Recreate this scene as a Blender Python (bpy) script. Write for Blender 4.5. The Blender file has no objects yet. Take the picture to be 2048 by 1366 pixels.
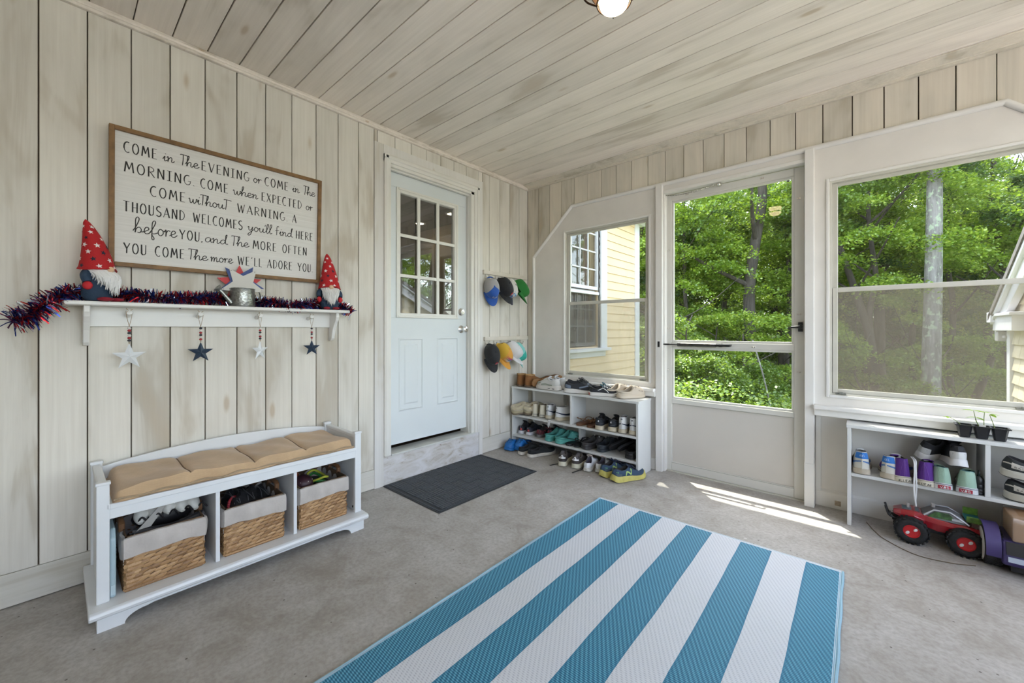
import bpy, bmesh, math, random
import numpy as np
from mathutils import Vector, Matrix
random.seed(7)
R = math.radians
PI = math.pi
scn = bpy.context.scene
COL = scn.collection

# ---------------------------------------------------------------- camera
cam_data = bpy.data.cameras.new('camera')
cam_data.sensor_width = 36.0
cam_data.lens = 36.0 * 800.0 / 2048.0
cam_data.shift_y = -24.0 / 2048.0
cam_data.clip_start = 0.02
cam_data.clip_end = 300
cam = bpy.data.objects.new('camera', cam_data)
COL.objects.link(cam)
cam.location = (2.582, -3.167, 1.12)
cam.rotation_euler = (R(90), 0, R(41.43))
scn.camera = cam

# ---------------------------------------------------------------- world, sun, exposure
W = bpy.data.worlds.new('world'); scn.world = W; W.use_nodes = True
wn, wl = W.node_tree.nodes, W.node_tree.links
bg = wn['Background']
sky = wn.new('ShaderNodeTexSky')
sky.sky_type = 'NISHITA'; sky.sun_disc = False
sky.sun_elevation = R(66); sky.sun_rotation = R(-44)
sky.air_density = 1.0; sky.dust_density = 1.5; sky.ozone_density = 1.0
hs = wn.new('ShaderNodeHueSaturation'); hs.inputs['Saturation'].default_value = 0.55
wl.new(sky.outputs[0], hs.inputs['Color']); wl.new(hs.outputs[0], bg.inputs['Color'])
bg.inputs['Strength'].default_value = 0.50

sun_d = bpy.data.lights.new('sun', 'SUN'); sun_d.energy = 4.2; sun_d.angle = R(0.55)
sun_d.color = (1.0, 0.95, 0.86)
sun = bpy.data.objects.new('sun', sun_d); COL.objects.link(sun)
sun.rotation_euler = Vector((0.24, -0.25, -0.94)).to_track_quat('-Z', 'Y').to_euler()
sun.location = (-2, 4, 12)

vs = scn.view_settings
vs.view_transform = 'Standard'; vs.look = 'None'; vs.gamma = 1.0; vs.use_curve_mapping = False
vs.exposure = 1.72
scn.cycles.use_denoising = True
scn.cycles.max_bounces = 10; scn.cycles.diffuse_bounces = 6
scn.cycles.transparent_max_bounces = 16
scn.cycles.sample_clamp_indirect = 8.0

# ---------------------------------------------------------------- mesh helpers
def lerp(a, b, t): return a + (b - a) * t
def smooth(t): t = max(0., min(1., t)); return t*t*(3-2*t)
def interp(x, pts):
    if x <= pts[0][0]: return pts[0][1]
    for (a, u), (b, v) in zip(pts, pts[1:]):
        if x <= b: return u + (v-u)*(x-a)/(b-a) if b > a else v
    return pts[-1][1]
def catmull(pts, n=6, closed=False):
    pts = [Vector(p) for p in pts]; N = len(pts); out = []
    if N < 3: return pts
    m = N if closed else N-1
    for i in range(m):
        p0 = pts[(i-1) % N] if closed or i > 0 else pts[0]*2-pts[1]
        p1, p2 = pts[i], pts[(i+1) % N]
        p3 = pts[(i+2) % N] if closed or i+2 < N else pts[-1]*2-pts[-2]
        for k in range(n):
            t = k/n
            out.append(.5*((2*p1)+(p2-p0)*t+(2*p0-5*p1+4*p2-p3)*t*t+(3*p1-p0-3*p2+p3)*t**3))
    if not closed: out.append(pts[-1])
    return out

class MB:
    def __init__(s): s.v = []; s.f = []; s.m = []; s.s = []
    def add(s, v, f, mi=0, sm=False, M=None):
        o = len(s.v)
        for p in v:
            p = Vector(p)
            s.v.append(M @ p if M is not None else p)
        for q in f:
            s.f.append([i+o for i in q]); s.m.append(mi); s.s.append(sm)
        return s
    def box(s, a, b, mi=0, M=None):
        x0, y0, z0 = a; x1, y1, z1 = b
        if x1 < x0: x0, x1 = x1, x0
        if y1 < y0: y0, y1 = y1, y0
        if z1 < z0: z0, z1 = z1, z0
        v = [(x0,y0,z0),(x1,y0,z0),(x1,y1,z0),(x0,y1,z0),(x0,y0,z1),(x1,y0,z1),(x1,y1,z1),(x0,y1,z1)]
        return s.add(v, [(3,2,1,0),(4,5,6,7),(0,1,5,4),(1,2,6,5),(2,3,7,6),(3,0,4,7)], mi, False, M)
    def prism(s, poly, ax, lo, hi, mi=0, M=None, sm=False):
        # polygon in the two other axes (in cyclic order ax+1, ax+2), extruded along ax
        def P(p, h):
            r = [0,0,0]; r[ax] = h; r[(ax+1)%3] = p[0]; r[(ax+2)%3] = p[1]; return r
        n = len(poly); area = sum(poly[i][0]*poly[(i+1)%n][1]-poly[(i+1)%n][0]*poly[i][1] for i in range(n))
        if area < 0: poly = list(reversed(poly))
        v = [P(p, lo) for p in poly]+[P(p, hi) for p in poly]
        f = [list(range(n))[::-1], list(range(n, 2*n))]+[(i,(i+1)%n,n+(i+1)%n,n+i) for i in range(n)]
        s.add(v, f[:2], mi, False, M)
        o = len(s.v)-2*n
        for q in f[2:]:
            s.f.append([i+o for i in q]); s.m.append(mi); s.s.append(sm)
        return s
    def loft(s, rings, caps=True, closed=True, mi=0, sm=True, M=None):
        n = len(rings[0]); v = [p for r in rings for p in r]; f = []
        for a in range(len(rings)-1):
            for i in range(n if closed else n-1):
                j = (i+1) % n
                f.append((a*n+i, a*n+j, (a+1)*n+j, (a+1)*n+i))
        if caps and closed:
            f.append(list(range(n))[::-1]); f.append([(len(rings)-1)*n+i for i in range(n)])
        return s.add(v, f, mi, sm, M)
    def lathe(s, prof, n=24, mi=0, M=None, sm=True, caps=True):
        rings = [[(r*math.cos(2*PI*i/n), r*math.sin(2*PI*i/n), z) for i in range(n)] for r, z in prof]
        return s.loft(rings, caps, True, mi, sm, M)
    def tube(s, pts, r, n=8, mi=0, closed=False, M=None, flat=1.0):
        pts = [Vector(p) for p in pts]; N = len(pts)
        if N < 2: return s
        rr = r if isinstance(r, (list, tuple)) else [r]*N
        rings = []; up = None
        for i in range(N):
            t = (pts[(i+1) % N]-pts[i-1]) if closed else (pts[min(i+1, N-1)]-pts[max(i-1, 0)])
            if t.length < 1e-9: t = Vector((0,0,1))
            t.normalize()
            if up is None:
                up = Vector((0,0,1)) if abs(t.z) < .9 else Vector((1,0,0))
            a = t.cross(up)
            if a.length < 1e-6: a = t.cross(Vector((0,1,0)))
            a.normalize(); b = a.cross(t).normalized(); up = b
            rings.append([pts[i]+a*(rr[i]*math.cos(2*PI*k/n))+b*(rr[i]*flat*math.sin(2*PI*k/n)) for k in range(n)])
        if closed: rings.append(rings[0])
        return s.loft(rings, not closed, True, mi, True, M)
    def ball(s, c, r, n=12, m=8, mi=0, M=None):
        rx, ry, rz = r if isinstance(r, (tuple, list)) else (r, r, r)
        rings = []
        for j in range(1, m):
            ph = -PI/2+PI*j/m
            rings.append([(c[0]+rx*math.cos(ph)*math.cos(2*PI*i/n), c[1]+ry*math.cos(ph)*math.sin(2*PI*i/n), c[2]+rz*math.sin(ph)) for i in range(n)])
        o = len(s.v); s.loft(rings, False, True, mi, True, M)
        v = [(c[0],c[1],c[2]-rz),(c[0],c[1],c[2]+rz)]
        b = len(s.v)
        s.add(v, [], mi, True, M)
        L = (m-2)*n
        for i in range(n):
            j = (i+1) % n
            s.f.append([b, o+j, o+i]); s.m.append(mi); s.s.append(True)
            s.f.append([b+1, o+L+i, o+L+j]); s.m.append(mi); s.s.append(True)
        return s
    def sheet(s, grid, mi=0, sm=True, thick=0.0, M=None, flip=False):
        # grid[i][j] points -> surface (optionally with thickness along averaged normals)
        n, m = len(grid), len(grid[0])
        v = [Vector(p) for r in grid for p in r]
        f = [(i*m+j, i*m+j+1, (i+1)*m+j+1, (i+1)*m+j) for i in range(n-1) for j in range(m-1)]
        if flip: f = [q[::-1] for q in f]
        if thick:
            nr = [Vector() for _ in v]
            for q in f:
                k = (v[q[2]]-v[q[0]]).cross(v[q[3]]-v[q[1]])
                for i in q: nr[i] += k
            nr = [k.normalized() if k.length > 1e-12 else Vector((0,0,1)) for k in nr]
            N = len(v); v2 = [a-b*thick for a, b in zip(v, nr)]
            ff = f+[tuple(i+N for i in q[::-1]) for q in f]
            edge = [i for i in range(m)]+[i*m+m-1 for i in range(1, n)]+[(n-1)*m+j for j in range(m-2, -1, -1)]+[i*m for i in range(n-2, 0, -1)]
            for a, b in zip(edge, edge[1:]+edge[:1]):
                q = (b, a, a+N, b+N)
                ff.append(q if not flip else q[::-1])
            return s.add(v+v2, ff, mi, sm, M)
        return s.add(v, f, mi, sm, M)
    def mesh(s, name, mats, off=(0,0,0), sharp=40):
        me = bpy.data.meshes.new(name); o = Vector(off)
        me.from_pydata([tuple(p-o) for p in s.v], [], s.f); me.validate()
        if not isinstance(mats, (list, tuple)): mats = [mats]
        for m in mats: me.materials.append(m)
        if len(me.polygons) == len(s.f):
            me.polygons.foreach_set('material_index', s.m)
            me.polygons.foreach_set('use_smooth', s.s)
        if any(s.s): me.set_sharp_from_angle(angle=R(sharp))
        me.update(); return me
    def build(s, name, mats, parent=None, bevel=0, seg=2, off=None, sharp=40, sub=0):
        if off is None:
            off = parent.get('_org', (0,0,0)) if parent is not None else (0,0,0)
        o = bpy.data.objects.new(name, s.mesh(name, mats, off, sharp)); COL.objects.link(o)
        if parent is not None:
            o.parent = parent
            if '_org' in parent: o['_org'] = parent['_org']
        if sub:
            md = o.modifiers.new('s', 'SUBSURF'); md.levels = sub; md.render_levels = sub
        if bevel:
            md = o.modifiers.new('b', 'BEVEL'); md.width = bevel; md.segments = seg; md.limit_method = 'ANGLE'; md.angle_limit = R(40)
        return o

def tag(o, label=None, cat=None, group=None, kind=None):
    if label: o['label'] = label
    if cat: o['category'] = cat
    if group: o['group'] = group
    if kind: o['kind'] = kind
    return o
def thing(name, label, cat, loc=(0,0,0), rot=(0,0,0), group=None, kind=None, world=False):
    # an Empty at the thing's base; with world=True its parts are authored in world coordinates
    o = bpy.data.objects.new(name, None); COL.objects.link(o); o.empty_display_size = .05
    o.location = loc; o.rotation_euler = rot
    if world: o['_org'] = tuple(loc)
    return tag(o, label, cat, group, kind)
def dup(o, parent=None):
    c = o.copy(); COL.objects.link(c)
    if parent is not None: c.parent = parent
    for ch in list(o.children): dup(ch, c)
    return c

# ---------------------------------------------------------------- material helpers
_mc = {}
def nodes(m):
    m.use_nodes = True
    return m.node_tree.nodes, m.node_tree.links, m.node_tree.nodes['Principled BSDF']
def mat(name, col, rough=.5, metal=0., var=None, bump=None, spec=.5, sheen=0, coat=0, coord='Object'):
    """plain principled; var=(scale, amount) mottling, bump=(scale, strength)"""
    if name in _mc: return _mc[name]
    m = bpy.data.materials.new(name); n, l, b = nodes(m)
    b.inputs['Base Color'].default_value = (*col, 1); b.inputs['Roughness'].default_value = rough
    b.inputs['Metallic'].default_value = metal; b.inputs['Specular IOR Level'].default_value = spec
    if sheen: b.inputs['Sheen Weight'].default_value = sheen
    if coat: b.inputs['Coat Weight'].default_value = coat
    if var or bump:
        tc = n.new('ShaderNodeTexCoord')
    if var:
        t = n.new('ShaderNodeTexNoise'); t.inputs['Scale'].default_value = var[0]; t.inputs['Detail'].default_value = 5
        l.new(tc.outputs[coord], t.inputs['Vector'])
        r = n.new('ShaderNodeValToRGB'); a = var[1]
        r.color_ramp.elements[0].position = .3; r.color_ramp.elements[1].position = .7
        r.color_ramp.elements[0].color = (*[c*(1-a) for c in col], 1); r.color_ramp.elements[1].color = (*[min(1, c*(1+a)) for c in col], 1)
        l.new(t.outputs['Fac'], r.inputs['Fac']); l.new(r.outputs['Color'], b.inputs['Base Color'])
    if bump:
        t = n.new('ShaderNodeTexNoise'); t.inputs['Scale'].default_value = bump[0]; t.inputs['Detail'].default_value = 3
        l.new(tc.outputs[coord], t.inputs['Vector'])
        k = n.new('ShaderNodeBump'); k.inputs['Strength'].default_value = bump[1]; k.inputs['Distance'].default_value = .01
        l.new(t.outputs['Fac'], k.inputs['Height']); l.new(k.outputs['Normal'], b.inputs['Normal'])
    _mc[name] = m; return m
def glow(name, col, strength):
    m = bpy.data.materials.new(name); n, l, b = nodes(m)
    b.inputs['Base Color'].default_value = (.01, .01, .01, 1)
    b.inputs['Emission Color'].default_value = (*col, 1); b.inputs['Emission Strength'].default_value = strength
    return m
def mnode(n, l, op, a, b=None, c=None):
    k = n.new('ShaderNodeMath'); k.operation = op
    for i, x in enumerate((a, b, c)):
        if x is None: continue
        if isinstance(x, (int, float)): k.inputs[i].default_value = x
        else: l.new(x, k.inputs[i])
    return k.outputs[0]
def mixc(n, l, f, a, b, mode='MIX'):
    k = n.new('ShaderNodeMix'); k.data_type = 'RGBA'; k.blend_type = mode
    if isinstance(f, (int, float)): k.inputs[0].default_value = f
    else: l.new(f, k.inputs[0])
    for i, x in ((6, a), (7, b)):
        if isinstance(x, tuple): k.inputs[i].default_value = (*x, 1)
        else: l.new(x, k.inputs[i])
    return k.outputs[2]
def ramp(n, l, f, stops):
    r = n.new('ShaderNodeValToRGB'); e = r.color_ramp.elements
    while len(e) < len(stops): e.new(.5)
    for k, (p, c) in zip(e, stops):
        k.position = p; k.color = (*c, 1) if isinstance(c, tuple) else (c, c, c, 1)
    l.new(f, r.inputs['Fac']); return r.outputs['Color']
def noise_tex(n, l, vec, scale, detail=4, rough=.5, dist=0):
    t = n.new('ShaderNodeTexNoise'); t.inputs['Scale'].default_value = scale; t.inputs['Detail'].default_value = detail
    t.inputs['Roughness'].default_value = rough; t.inputs['Distortion'].default_value = dist
    l.new(vec, t.inputs['Vector']); return t.outputs['Fac']
def mapping(n, l, vec, scale=(1,1,1), loc=None):
    k = n.new('ShaderNodeMapping'); k.inputs['Scale'].default_value = scale
    l.new(vec, k.inputs['Vector'])
    if loc is not None: l.new(loc, k.inputs['Location'])
    return k.outputs[0]
def bump(n, l, b, h, strength=.3, dist=.003):
    k = n.new('ShaderNodeBump'); k.inputs['Strength'].default_value = strength; k.inputs['Distance'].default_value = dist
    l.new(h, k.inputs['Height']); l.new(k.outputs['Normal'], b.inputs['Normal'])

def whitewash(name, axis, wash=(.70,.66,.58), wood=(.47,.40,.30), grey=(.50,.49,.43), amt=.5):
    """whitewashed pine boards, grain along axis; every board (mesh island) differs"""
    m = bpy.data.materials.new(name); n, l, b = nodes(m)
    g = n.new('ShaderNodeNewGeometry'); rp = g.outputs['Random Per Island']
    off = n.new('ShaderNodeCombineXYZ')
    for i in range(3): l.new(mnode(n, l, 'MULTIPLY', rp, 37.0+11*i), off.inputs[i])
    sc = [9., 9., 9.]; sc[axis] = .9
    v1 = mapping(n, l, g.outputs['Position'], sc, off.outputs[0])
    sc2 = [70., 70., 70.]; sc2[axis] = 1.6
    v2 = mapping(n, l, g.outputs['Position'], sc2, off.outputs[0])
    sc3 = [3.2, 3.2, 3.2]; sc3[axis] = 1.1
    v3 = mapping(n, l, g.outputs['Position'], sc3, off.outputs[0])
    big = noise_tex(n, l, v3, 1.3, 3, .55, .6)
    mid = noise_tex(n, l, v1, 1.0, 4, .6, .8)
    fine = noise_tex(n, l, v2, 1.0, 3, .6)
    f = mnode(n, l, 'ADD', mnode(n, l, 'MULTIPLY', big, .62), mnode(n, l, 'MULTIPLY', mid, .38))
    f = mnode(n, l, 'ADD', f, mnode(n, l, 'MULTIPLY', mnode(n, l, 'SUBTRACT', rp, .5), .07))
    c = ramp(n, l, f, [(.30, wood), (.385, tuple(lerp(a, b2, .55) for a, b2 in zip(wood, grey))), (.45, tuple(lerp(a, b2, .6) for a, b2 in zip(grey, wash))), (.57, wash)])
    c = mixc(n, l, ramp(n, l, fine, [(.35, .0), (.75, .20)]), c, tuple(x*.78 for x in wood))
    # knots
    sk = [5.5, 5.5, 5.5]; sk[axis] = 1.7
    vk = n.new('ShaderNodeTexVoronoi'); vk.inputs['Scale'].default_value = 1.0
    l.new(mapping(n, l, g.outputs['Position'], sk, off.outputs[0]), vk.inputs['Vector'])
    kn = ramp(n, l, vk.outputs['Distance'], [(.05, .55), (.085, .15), (.11, 0.)])
    c = mixc(n, l, kn, c, (.42,.30,.17))
    v = mnode(n, l, 'ADD', .93, mnode(n, l, 'MULTIPLY', rp, .12))
    hsv = n.new('ShaderNodeHueSaturation'); l.new(c, hsv.inputs['Color']); l.new(v, hsv.inputs['Value'])
    l.new(hsv.outputs[0], b.inputs['Base Color'])
    b.inputs['Roughness'].default_value = .62; b.inputs['Specular IOR Level'].default_value = .3
    bump(n, l, b, fine, .25, .002)
    return m

def glass_mat(name, tint=(1,1,1), refl=1.0):
    """thin pane: see-through with a fresnel mirror coat"""
    m = bpy.data.materials.new(name); m.use_nodes = True
    n, l = m.node_tree.nodes, m.node_tree.links; n.remove(n['Principled BSDF'])
    t = n.new('ShaderNodeBsdfTransparent'); t.inputs['Color'].default_value = (*tint, 1)
    g = n.new('ShaderNodeBsdfGlossy'); g.inputs['Roughness'].default_value = 0.0
    g.inputs['Color'].default_value = (1, 1, 1, 1)
    fr = n.new('ShaderNodeFresnel'); fr.inputs['IOR'].default_value = 1.5
    mx = n.new('ShaderNodeMixShader')
    ge = n.new('ShaderNodeNewGeometry')
    f1 = mnode(n, l, 'MULTIPLY', fr.outputs[0], refl)
    l.new(mnode(n, l, 'MULTIPLY', f1, mnode(n, l, 'SUBTRACT', 1.0, ge.outputs['Backfacing'])), mx.inputs[0])
    l.new(t.outputs[0], mx.inputs[1]); l.new(g.outputs[0], mx.inputs[2])
    l.new(mx.outputs[0], n['Material Output'].inputs['Surface'])
    return m
def haze_mat(name, col, alpha):
    """woven insect screen / dusty film: part see-through, part grey diffuse"""
    m = bpy.data.materials.new(name); m.use_nodes = True
    n, l = m.node_tree.nodes, m.node_tree.links; n.remove(n['Principled BSDF'])
    t = n.new('ShaderNodeBsdfTransparent'); d = n.new('ShaderNodeBsdfDiffuse'); d.inputs['Color'].default_value = (*col, 1)
    tr = n.new('ShaderNodeBsdfTranslucent'); tr.inputs['Color'].default_value = (*col, 1)
    ad = n.new('ShaderNodeMixShader'); ad.inputs[0].default_value = .5
    l.new(d.outputs[0], ad.inputs[1]); l.new(tr.outputs[0], ad.inputs[2])
    mx = n.new('ShaderNodeMixShader'); mx.inputs[0].default_value = alpha
    l.new(t.outputs[0], mx.inputs[1]); l.new(ad.outputs[0], mx.inputs[2])
    l.new(mx.outputs[0], n['Material Output'].inputs['Surface'])
    return m
# ================================================================ ROOM SHELL
ZC = 2.566; PW = 0.1405
X1, Y0 = 4.25, -4.5                       # room extent, right side kept wide and open for daylight: x 0..X1, y Y0..0
M_wall = whitewash('whitewashed_boards_v', 2, wash=(.75,.715,.645), wood=(.53,.465,.37), grey=(.58,.55,.485))
M_wallb = whitewash('whitewashed_boards_back', 2, wash=(.72,.66,.56), wood=(.54,.46,.34))
M_ceil = whitewash('whitewashed_boards_c', 0, wash=(.86,.79,.715), wood=(.62,.54,.45), grey=(.66,.61,.545), amt=.5)
M_base = whitewash('whitewashed_boards_h', 1, wash=(.66,.63,.57), wood=(.50,.44,.34))
M_dark = mat('joint_dark', (.09,.065,.045), .9)
M_white = mat('white_paint', (.73,.70,.655), .42, var=(6, .04))
M_trimw = mat('white_trim_paint', (.77,.75,.715), .35, var=(5, .04))
M_alu = mat('almond_aluminium', (.58,.56,.49), .38, var=(9, .05))
M_track = mat('window_track_grey', (.20,.20,.17), .5)
M_doorblue = mat('door_paint', (.70,.74,.75), .35, var=(3, .02))
M_black = mat('black_plastic', (.012,.012,.013), .4)
M_chrome = mat('satin_chrome', (.75,.73,.70), .22, metal=1)
M_glass = glass_mat('pane_glass', (.97,.99,.97), 1.0)
M_screen = haze_mat('insect_screen', (.20,.175,.155), .33)
M_dglass = glass_mat('coated_door_glass', (.80,.82,.80), 4.5)
M_film = haze_mat('dusty_film', (.60,.62,.60), .05)

def concrete():
    m = bpy.data.materials.new('concrete'); n, l, b = nodes(m)
    g = n.new('ShaderNodeNewGeometry'); p = g.outputs['Position']
    a = noise_tex(n, l, p, 1.3, 6, .6, .4); c2 = noise_tex(n, l, p, 6.5, 6, .65, .5); fine = noise_tex(n, l, p, 60, 4, .6)
    f = mnode(n, l, 'ADD', mnode(n, l, 'MULTIPLY', a, .38), mnode(n, l, 'MULTIPLY', c2, .62))
    c = ramp(n, l, f, [(.34, (.30,.27,.235)), (.47, (.40,.375,.345)), (.60, (.475,.455,.43))])
    c = mixc(n, l, ramp(n, l, fine, [(.3, .5), (.6, 0.)]), c, (.25,.22,.19))
    v = n.new('ShaderNodeTexVoronoi'); v.inputs['Scale'].default_value = 16; v.inputs['Randomness'].default_value = 1
    l.new(p, v.inputs['Vector'])
    c = mixc(n, l, ramp(n, l, v.outputs['Distance'], [(.045, .85), (.07, 0.)]), c, (.10,.085,.07))
    v2 = n.new('ShaderNodeTexVoronoi'); v2.inputs['Scale'].default_value = 4.3; l.new(p, v2.inputs['Vector'])
    c = mixc(n, l, ramp(n, l, v2.outputs['Distance'], [(.03, .7), (.045, 0.)]), c, (.62,.61,.60))
    l.new(c, b.inputs['Base Color'])
    b.inputs['Roughness'].default_value = .72; b.inputs['Specular IOR Level'].default_value = .35
    bump(n, l, b, fine, .18, .003)
    return m
b = MB(); b.box((-.25, Y0-.2, -.12), (X1+.15, .12, 0)); tag(b.build('floor', concrete()), 'grey stained concrete porch floor', 'floor', kind='structure')

# ---- left wall: vertical boards on a dark backing, door hole y -1.70..-0.645
b = MB()
DL, DR, DT = -1.703, -.645, 2.445
b.box((-.10, Y0, 0), (-.014, DL+.01, ZC), 1); b.box((-.10, DR-.01, 0), (-.014, .02, ZC), 1); b.box((-.10, DL, DT-.03), (-.014, DR, ZC), 1)
y = -.132; ys = [.0]
while y > Y0: ys.append(y); y -= PW
ys.append(Y0)
rr = random.Random(3)
for hi, lo in zip(ys, ys[1:]):
    g = .0016 + rr.random()*.0012
    for a, c in ([(lo, hi)] if lo >= DR or hi <= DL else ([(lo, DL), (DR, hi)] if False else [(lo, hi)])):
        z0, z1 = .139, 2.55
        if a >= DR - .02 or c <= DL + .02 or (a < DL and c > DL) or (a < DR and c > DR):
            a2, c2 = a, c
            if a < DL < c: c2 = DL
            if a < DR < c: a2 = DR
            zz = .139 if c <= DL+.001 or a2 >= DR-.001 else z0
            b.box((-.014, a2+g, zz), (0, c2-g, z1), 0)
            if a < DL < c: b.box((-.014, DL+.002, DT), (0, c-g, z1), 0)
            if a < DR < c: b.box((-.014, a+g, DT), (0, DR-.002, z1), 0)
        else:
            b.box((-.014, a+g, DT), (0, c-g, z1), 0)
tag(b.build('wall_left', [M_wall, M_dark], bevel=.0012, seg=1), 'whitewashed vertical pine boards of the long wall behind the bench', 'wall', kind='structure')
b = MB(); b.box((-.014, Y0, .004), (.001, DL+.005, .137))
b.box((-.014, DR+.002, .004), (.001, -.001, .137))
tag(b.build('baseboard_left', M_base, bevel=.0012, seg=1), 'flush horizontal whitewashed board along the foot of the board wall', 'baseboard', kind='structure')

# ---- back wall: short boards above the arched white panels
def zlow(x):                      # underside of the boards = arch outline
    return interp(x, [(0, 0), (.086, 0), (.0861, 1.842), (.535, 2.267), (3.113, 2.267), (3.56, 1.842), (3.561, 0), (9, 0)])
b = MB()
b.box((-.05, .014, 2.2), (X1+.1, .12, ZC+.03), 1); b.box((-.05, .014, 0), (.09, .12, 2.3), 1); b.box((3.55, .014, 0), (X1+.1, .12, 2.3), 1)
b.prism([(2.3, .09), (1.85, .09), (2.3, .54)], 1, .014, .1, 1)
b.prism([(2.3, 3.56), (1.85, 3.56), (2.3, 3.11)], 1, .014, .1, 1)
xs = [0.0]+[.136+PW*k for k in range(40) if .136+PW*k < X1]+[X1]
for lo, hi in zip(xs, xs[1:]):
    g = .0016+rr.random()*.0014
    a, c = lo+g, hi-g
    cuts = [a]+[k for k in (.086, .535, 3.113, 3.56) if a < k < c]+[c]
    for p, q in zip(cuts, cuts[1:]):
        zp, zq = zlow(p+1e-5), zlow(q-1e-5)
        b.prism([(zp, p), (zq, q), (2.55, q), (2.55, p)], 1, 0, .014, 0)
tag(b.build('wall_back', [M_wallb, M_dark]), 'short whitewashed boards above the arched window wall', 'wall', kind='structure')

# white infill panels under the arch
b = MB(); y0, y1 = -.004, .10
def pp(poly): b.prism([(z, x) for x, z in poly], 1, y0, y1, 0)
pp([(.086,0),(.44,0),(.44,2.177),(.086,1.842)]); pp([(.44,2.045),(1.284,2.045),(1.284,2.267),(.535,2.267),(.44,2.177)])
pp([(.44,.60),(1.284,.60),(1.284,.68),(.44,.68)]); pp([(1.284,0),(1.336,0),(1.336,2.267),(1.284,2.267)])
pp([(1.384,2.197),(2.298,2.197),(2.298,2.267),(1.384,2.267)])
pp([(2.34,.60),(2.40,.60),(2.40,2.267),(2.34,2.267)]); pp([(2.40,2.055),(3.245,2.055),(3.245,2.141),(3.113,2.267),(2.40,2.267)])
pp([(2.40,.60),(3.245,.60),(3.245,.70),(2.40,.70)]); pp([(3.245,.60),(3.56,.60),(3.56,1.842),(3.245,2.141)])
y0 = .055; pp([(.44,0),(1.284,0),(1.284,.60),(.44,.60)]); pp([(2.34,0),(3.56,0),(3.56,.60),(2.34,.60)])
tag(b.build('wall_panel', M_white), 'smooth white painted panels filling the arched openings', 'wall', kind='structure')
# moulded bead following the arch
b = MB()
for pts in ([(.086,0),(.086,1.842),(.535,2.267),(3.113,2.267),(3.56,1.842),(3.56,0)],):
    for p, q in zip(pts, pts[1:]):
        b.tube([(p[0],-.008,p[1]),(q[0],-.008,q[1])], .016, 10); b.ball((q[0],-.008,q[1]), .016, 10, 6)
tag(b.build('trim_1', M_trimw), 'rounded white bead trim along the clipped arch', 'trim', kind='structure')
b = MB()
b.box((1.334,-.032,0), (1.386,.10,2.262)); tag(b.build('trim_2', M_trimw, bevel=.003), 'white post between the small window and the storm door', 'trim', kind='structure')
b = MB()
b.box((2.294,-.032,.10), (2.342,.10,2.262)); b.box((2.292,-.034,0), (2.344,.10,.275))
tag(b.build('trim_3', M_trimw, bevel=.003), 'white post between the storm door and the wide window', 'trim', kind='structure')
# storm door header stops
b = MB(); b.box((1.386,-.012,2.19), (2.294,.05,2.215)); b.box((1.386,.0,0), (1.398,.05,2.19)); 
tag(b.build('trim_4', M_trimw, bevel=.004), 'white stop bead around the storm door head', 'trim', kind='structure')
# window stools (sills) and aprons, lower wall mouldings
def sill(n, xa, xb, lab):
    b = MB(); b.box((xa,-.075,.628), (xb,.02,.652)); b.box((xa,-.045,.585), (xb,.06,.628))
    tag(b.build(n, M_trimw, bevel=.005), lab, 'sill', kind='structure')
sill('trim_5', .44, 1.334, 'white painted sill under the small window'); sill('trim_6', 2.342, 3.3, 'white painted sill under the wide window')
b = MB(); b.box((2.345,.042,0), (3.56,.056,.094)); b.prism([(.042,.094),(.056,.094),(.056,.108)], 0, 2.345, 3.56)
b.box((2.345,.040,.094), (2.372,.056,.585))
tag(b.build('baseboard_back', M_trimw, bevel=.002), 'white baseboard under the wide window', 'baseboard', kind='structure')
b = MB(); b.box((.09,-.016,0), (1.334,0,.09)); tag(b.build('baseboard_back', M_trimw, bevel=.003), 'white baseboard behind the shoe rack', 'baseboard', kind='structure')

# ---- ceiling boards run along x
b = MB(); b.box((-.1, Y0-.1, ZC+.014), (X1+.3, .12, ZC+.05), 1)
y = .024
while y > Y0:
    g = .0016+rr.random()*.0012
    b.box((0, max(y-PW, Y0)+g, ZC), (X1+.25, min(y, .0)-g, ZC+.014), 0); y -= .1410
tag(b.build('ceiling', [M_ceil, M_dark], bevel=.0012, seg=1), 'whitewashed tongue and groove board ceiling', 'ceiling', kind='structure')
b = MB(); b.box((0, Y0, 2.527), (.02, 0, ZC)); b.box((.0, Y0, 2.54), (.024, 0, 2.553))
tag(b.build('trim_7', M_ceil, bevel=.003), 'whitewashed cornice strip above the board wall', 'trim', kind='structure')
b = MB(); b.box((.02, -.02, 2.527), (X1, 0, ZC)); b.box((.02, -.024, 2.54), (X1, 0, 2.553))
b.prism([(-.02, ZC-.001),(-.10, ZC-.001),(-.10, ZC-.009),(-.05, ZC-.016),(-.02, ZC-.022)], 0, .024, X1)
tag(b.build('trim_8', M_wallb, bevel=.002), 'whitewashed cornice strips above the window wall', 'trim', kind='structure')

# ---- unseen sides: right kept open over a low wall to admit daylight, rear closed
b = MB()
b.box((X1, Y0, 0), (X1+.1, .0, .62)); b.box((X1, Y0, 2.25), (X1+.1, 0, ZC+.05))
for yy in (-.12, -1.55, -2.98, -4.44): b.box((X1, yy-.06, .62), (X1+.1, yy+.06, 2.25))
tag(b.build('wall_right', M_white), 'white low wall and posts of the unseen right side, kept open for daylight', 'wall', kind='structure')
b = MB()
xx = -.1
while xx < X1+.1: b.box((xx+.002, Y0-.1, 0), (min(xx+PW, X1+.1)-.002, Y0, ZC+.05)); xx += PW
b.box((-.1, Y0-.12, 0), (X1+.1, Y0-.08, ZC+.05))
tag(b.build('wall_rear', M_wallb), 'whitewashed board wall at the rear end of the porch', 'wall', kind='structure')
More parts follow.
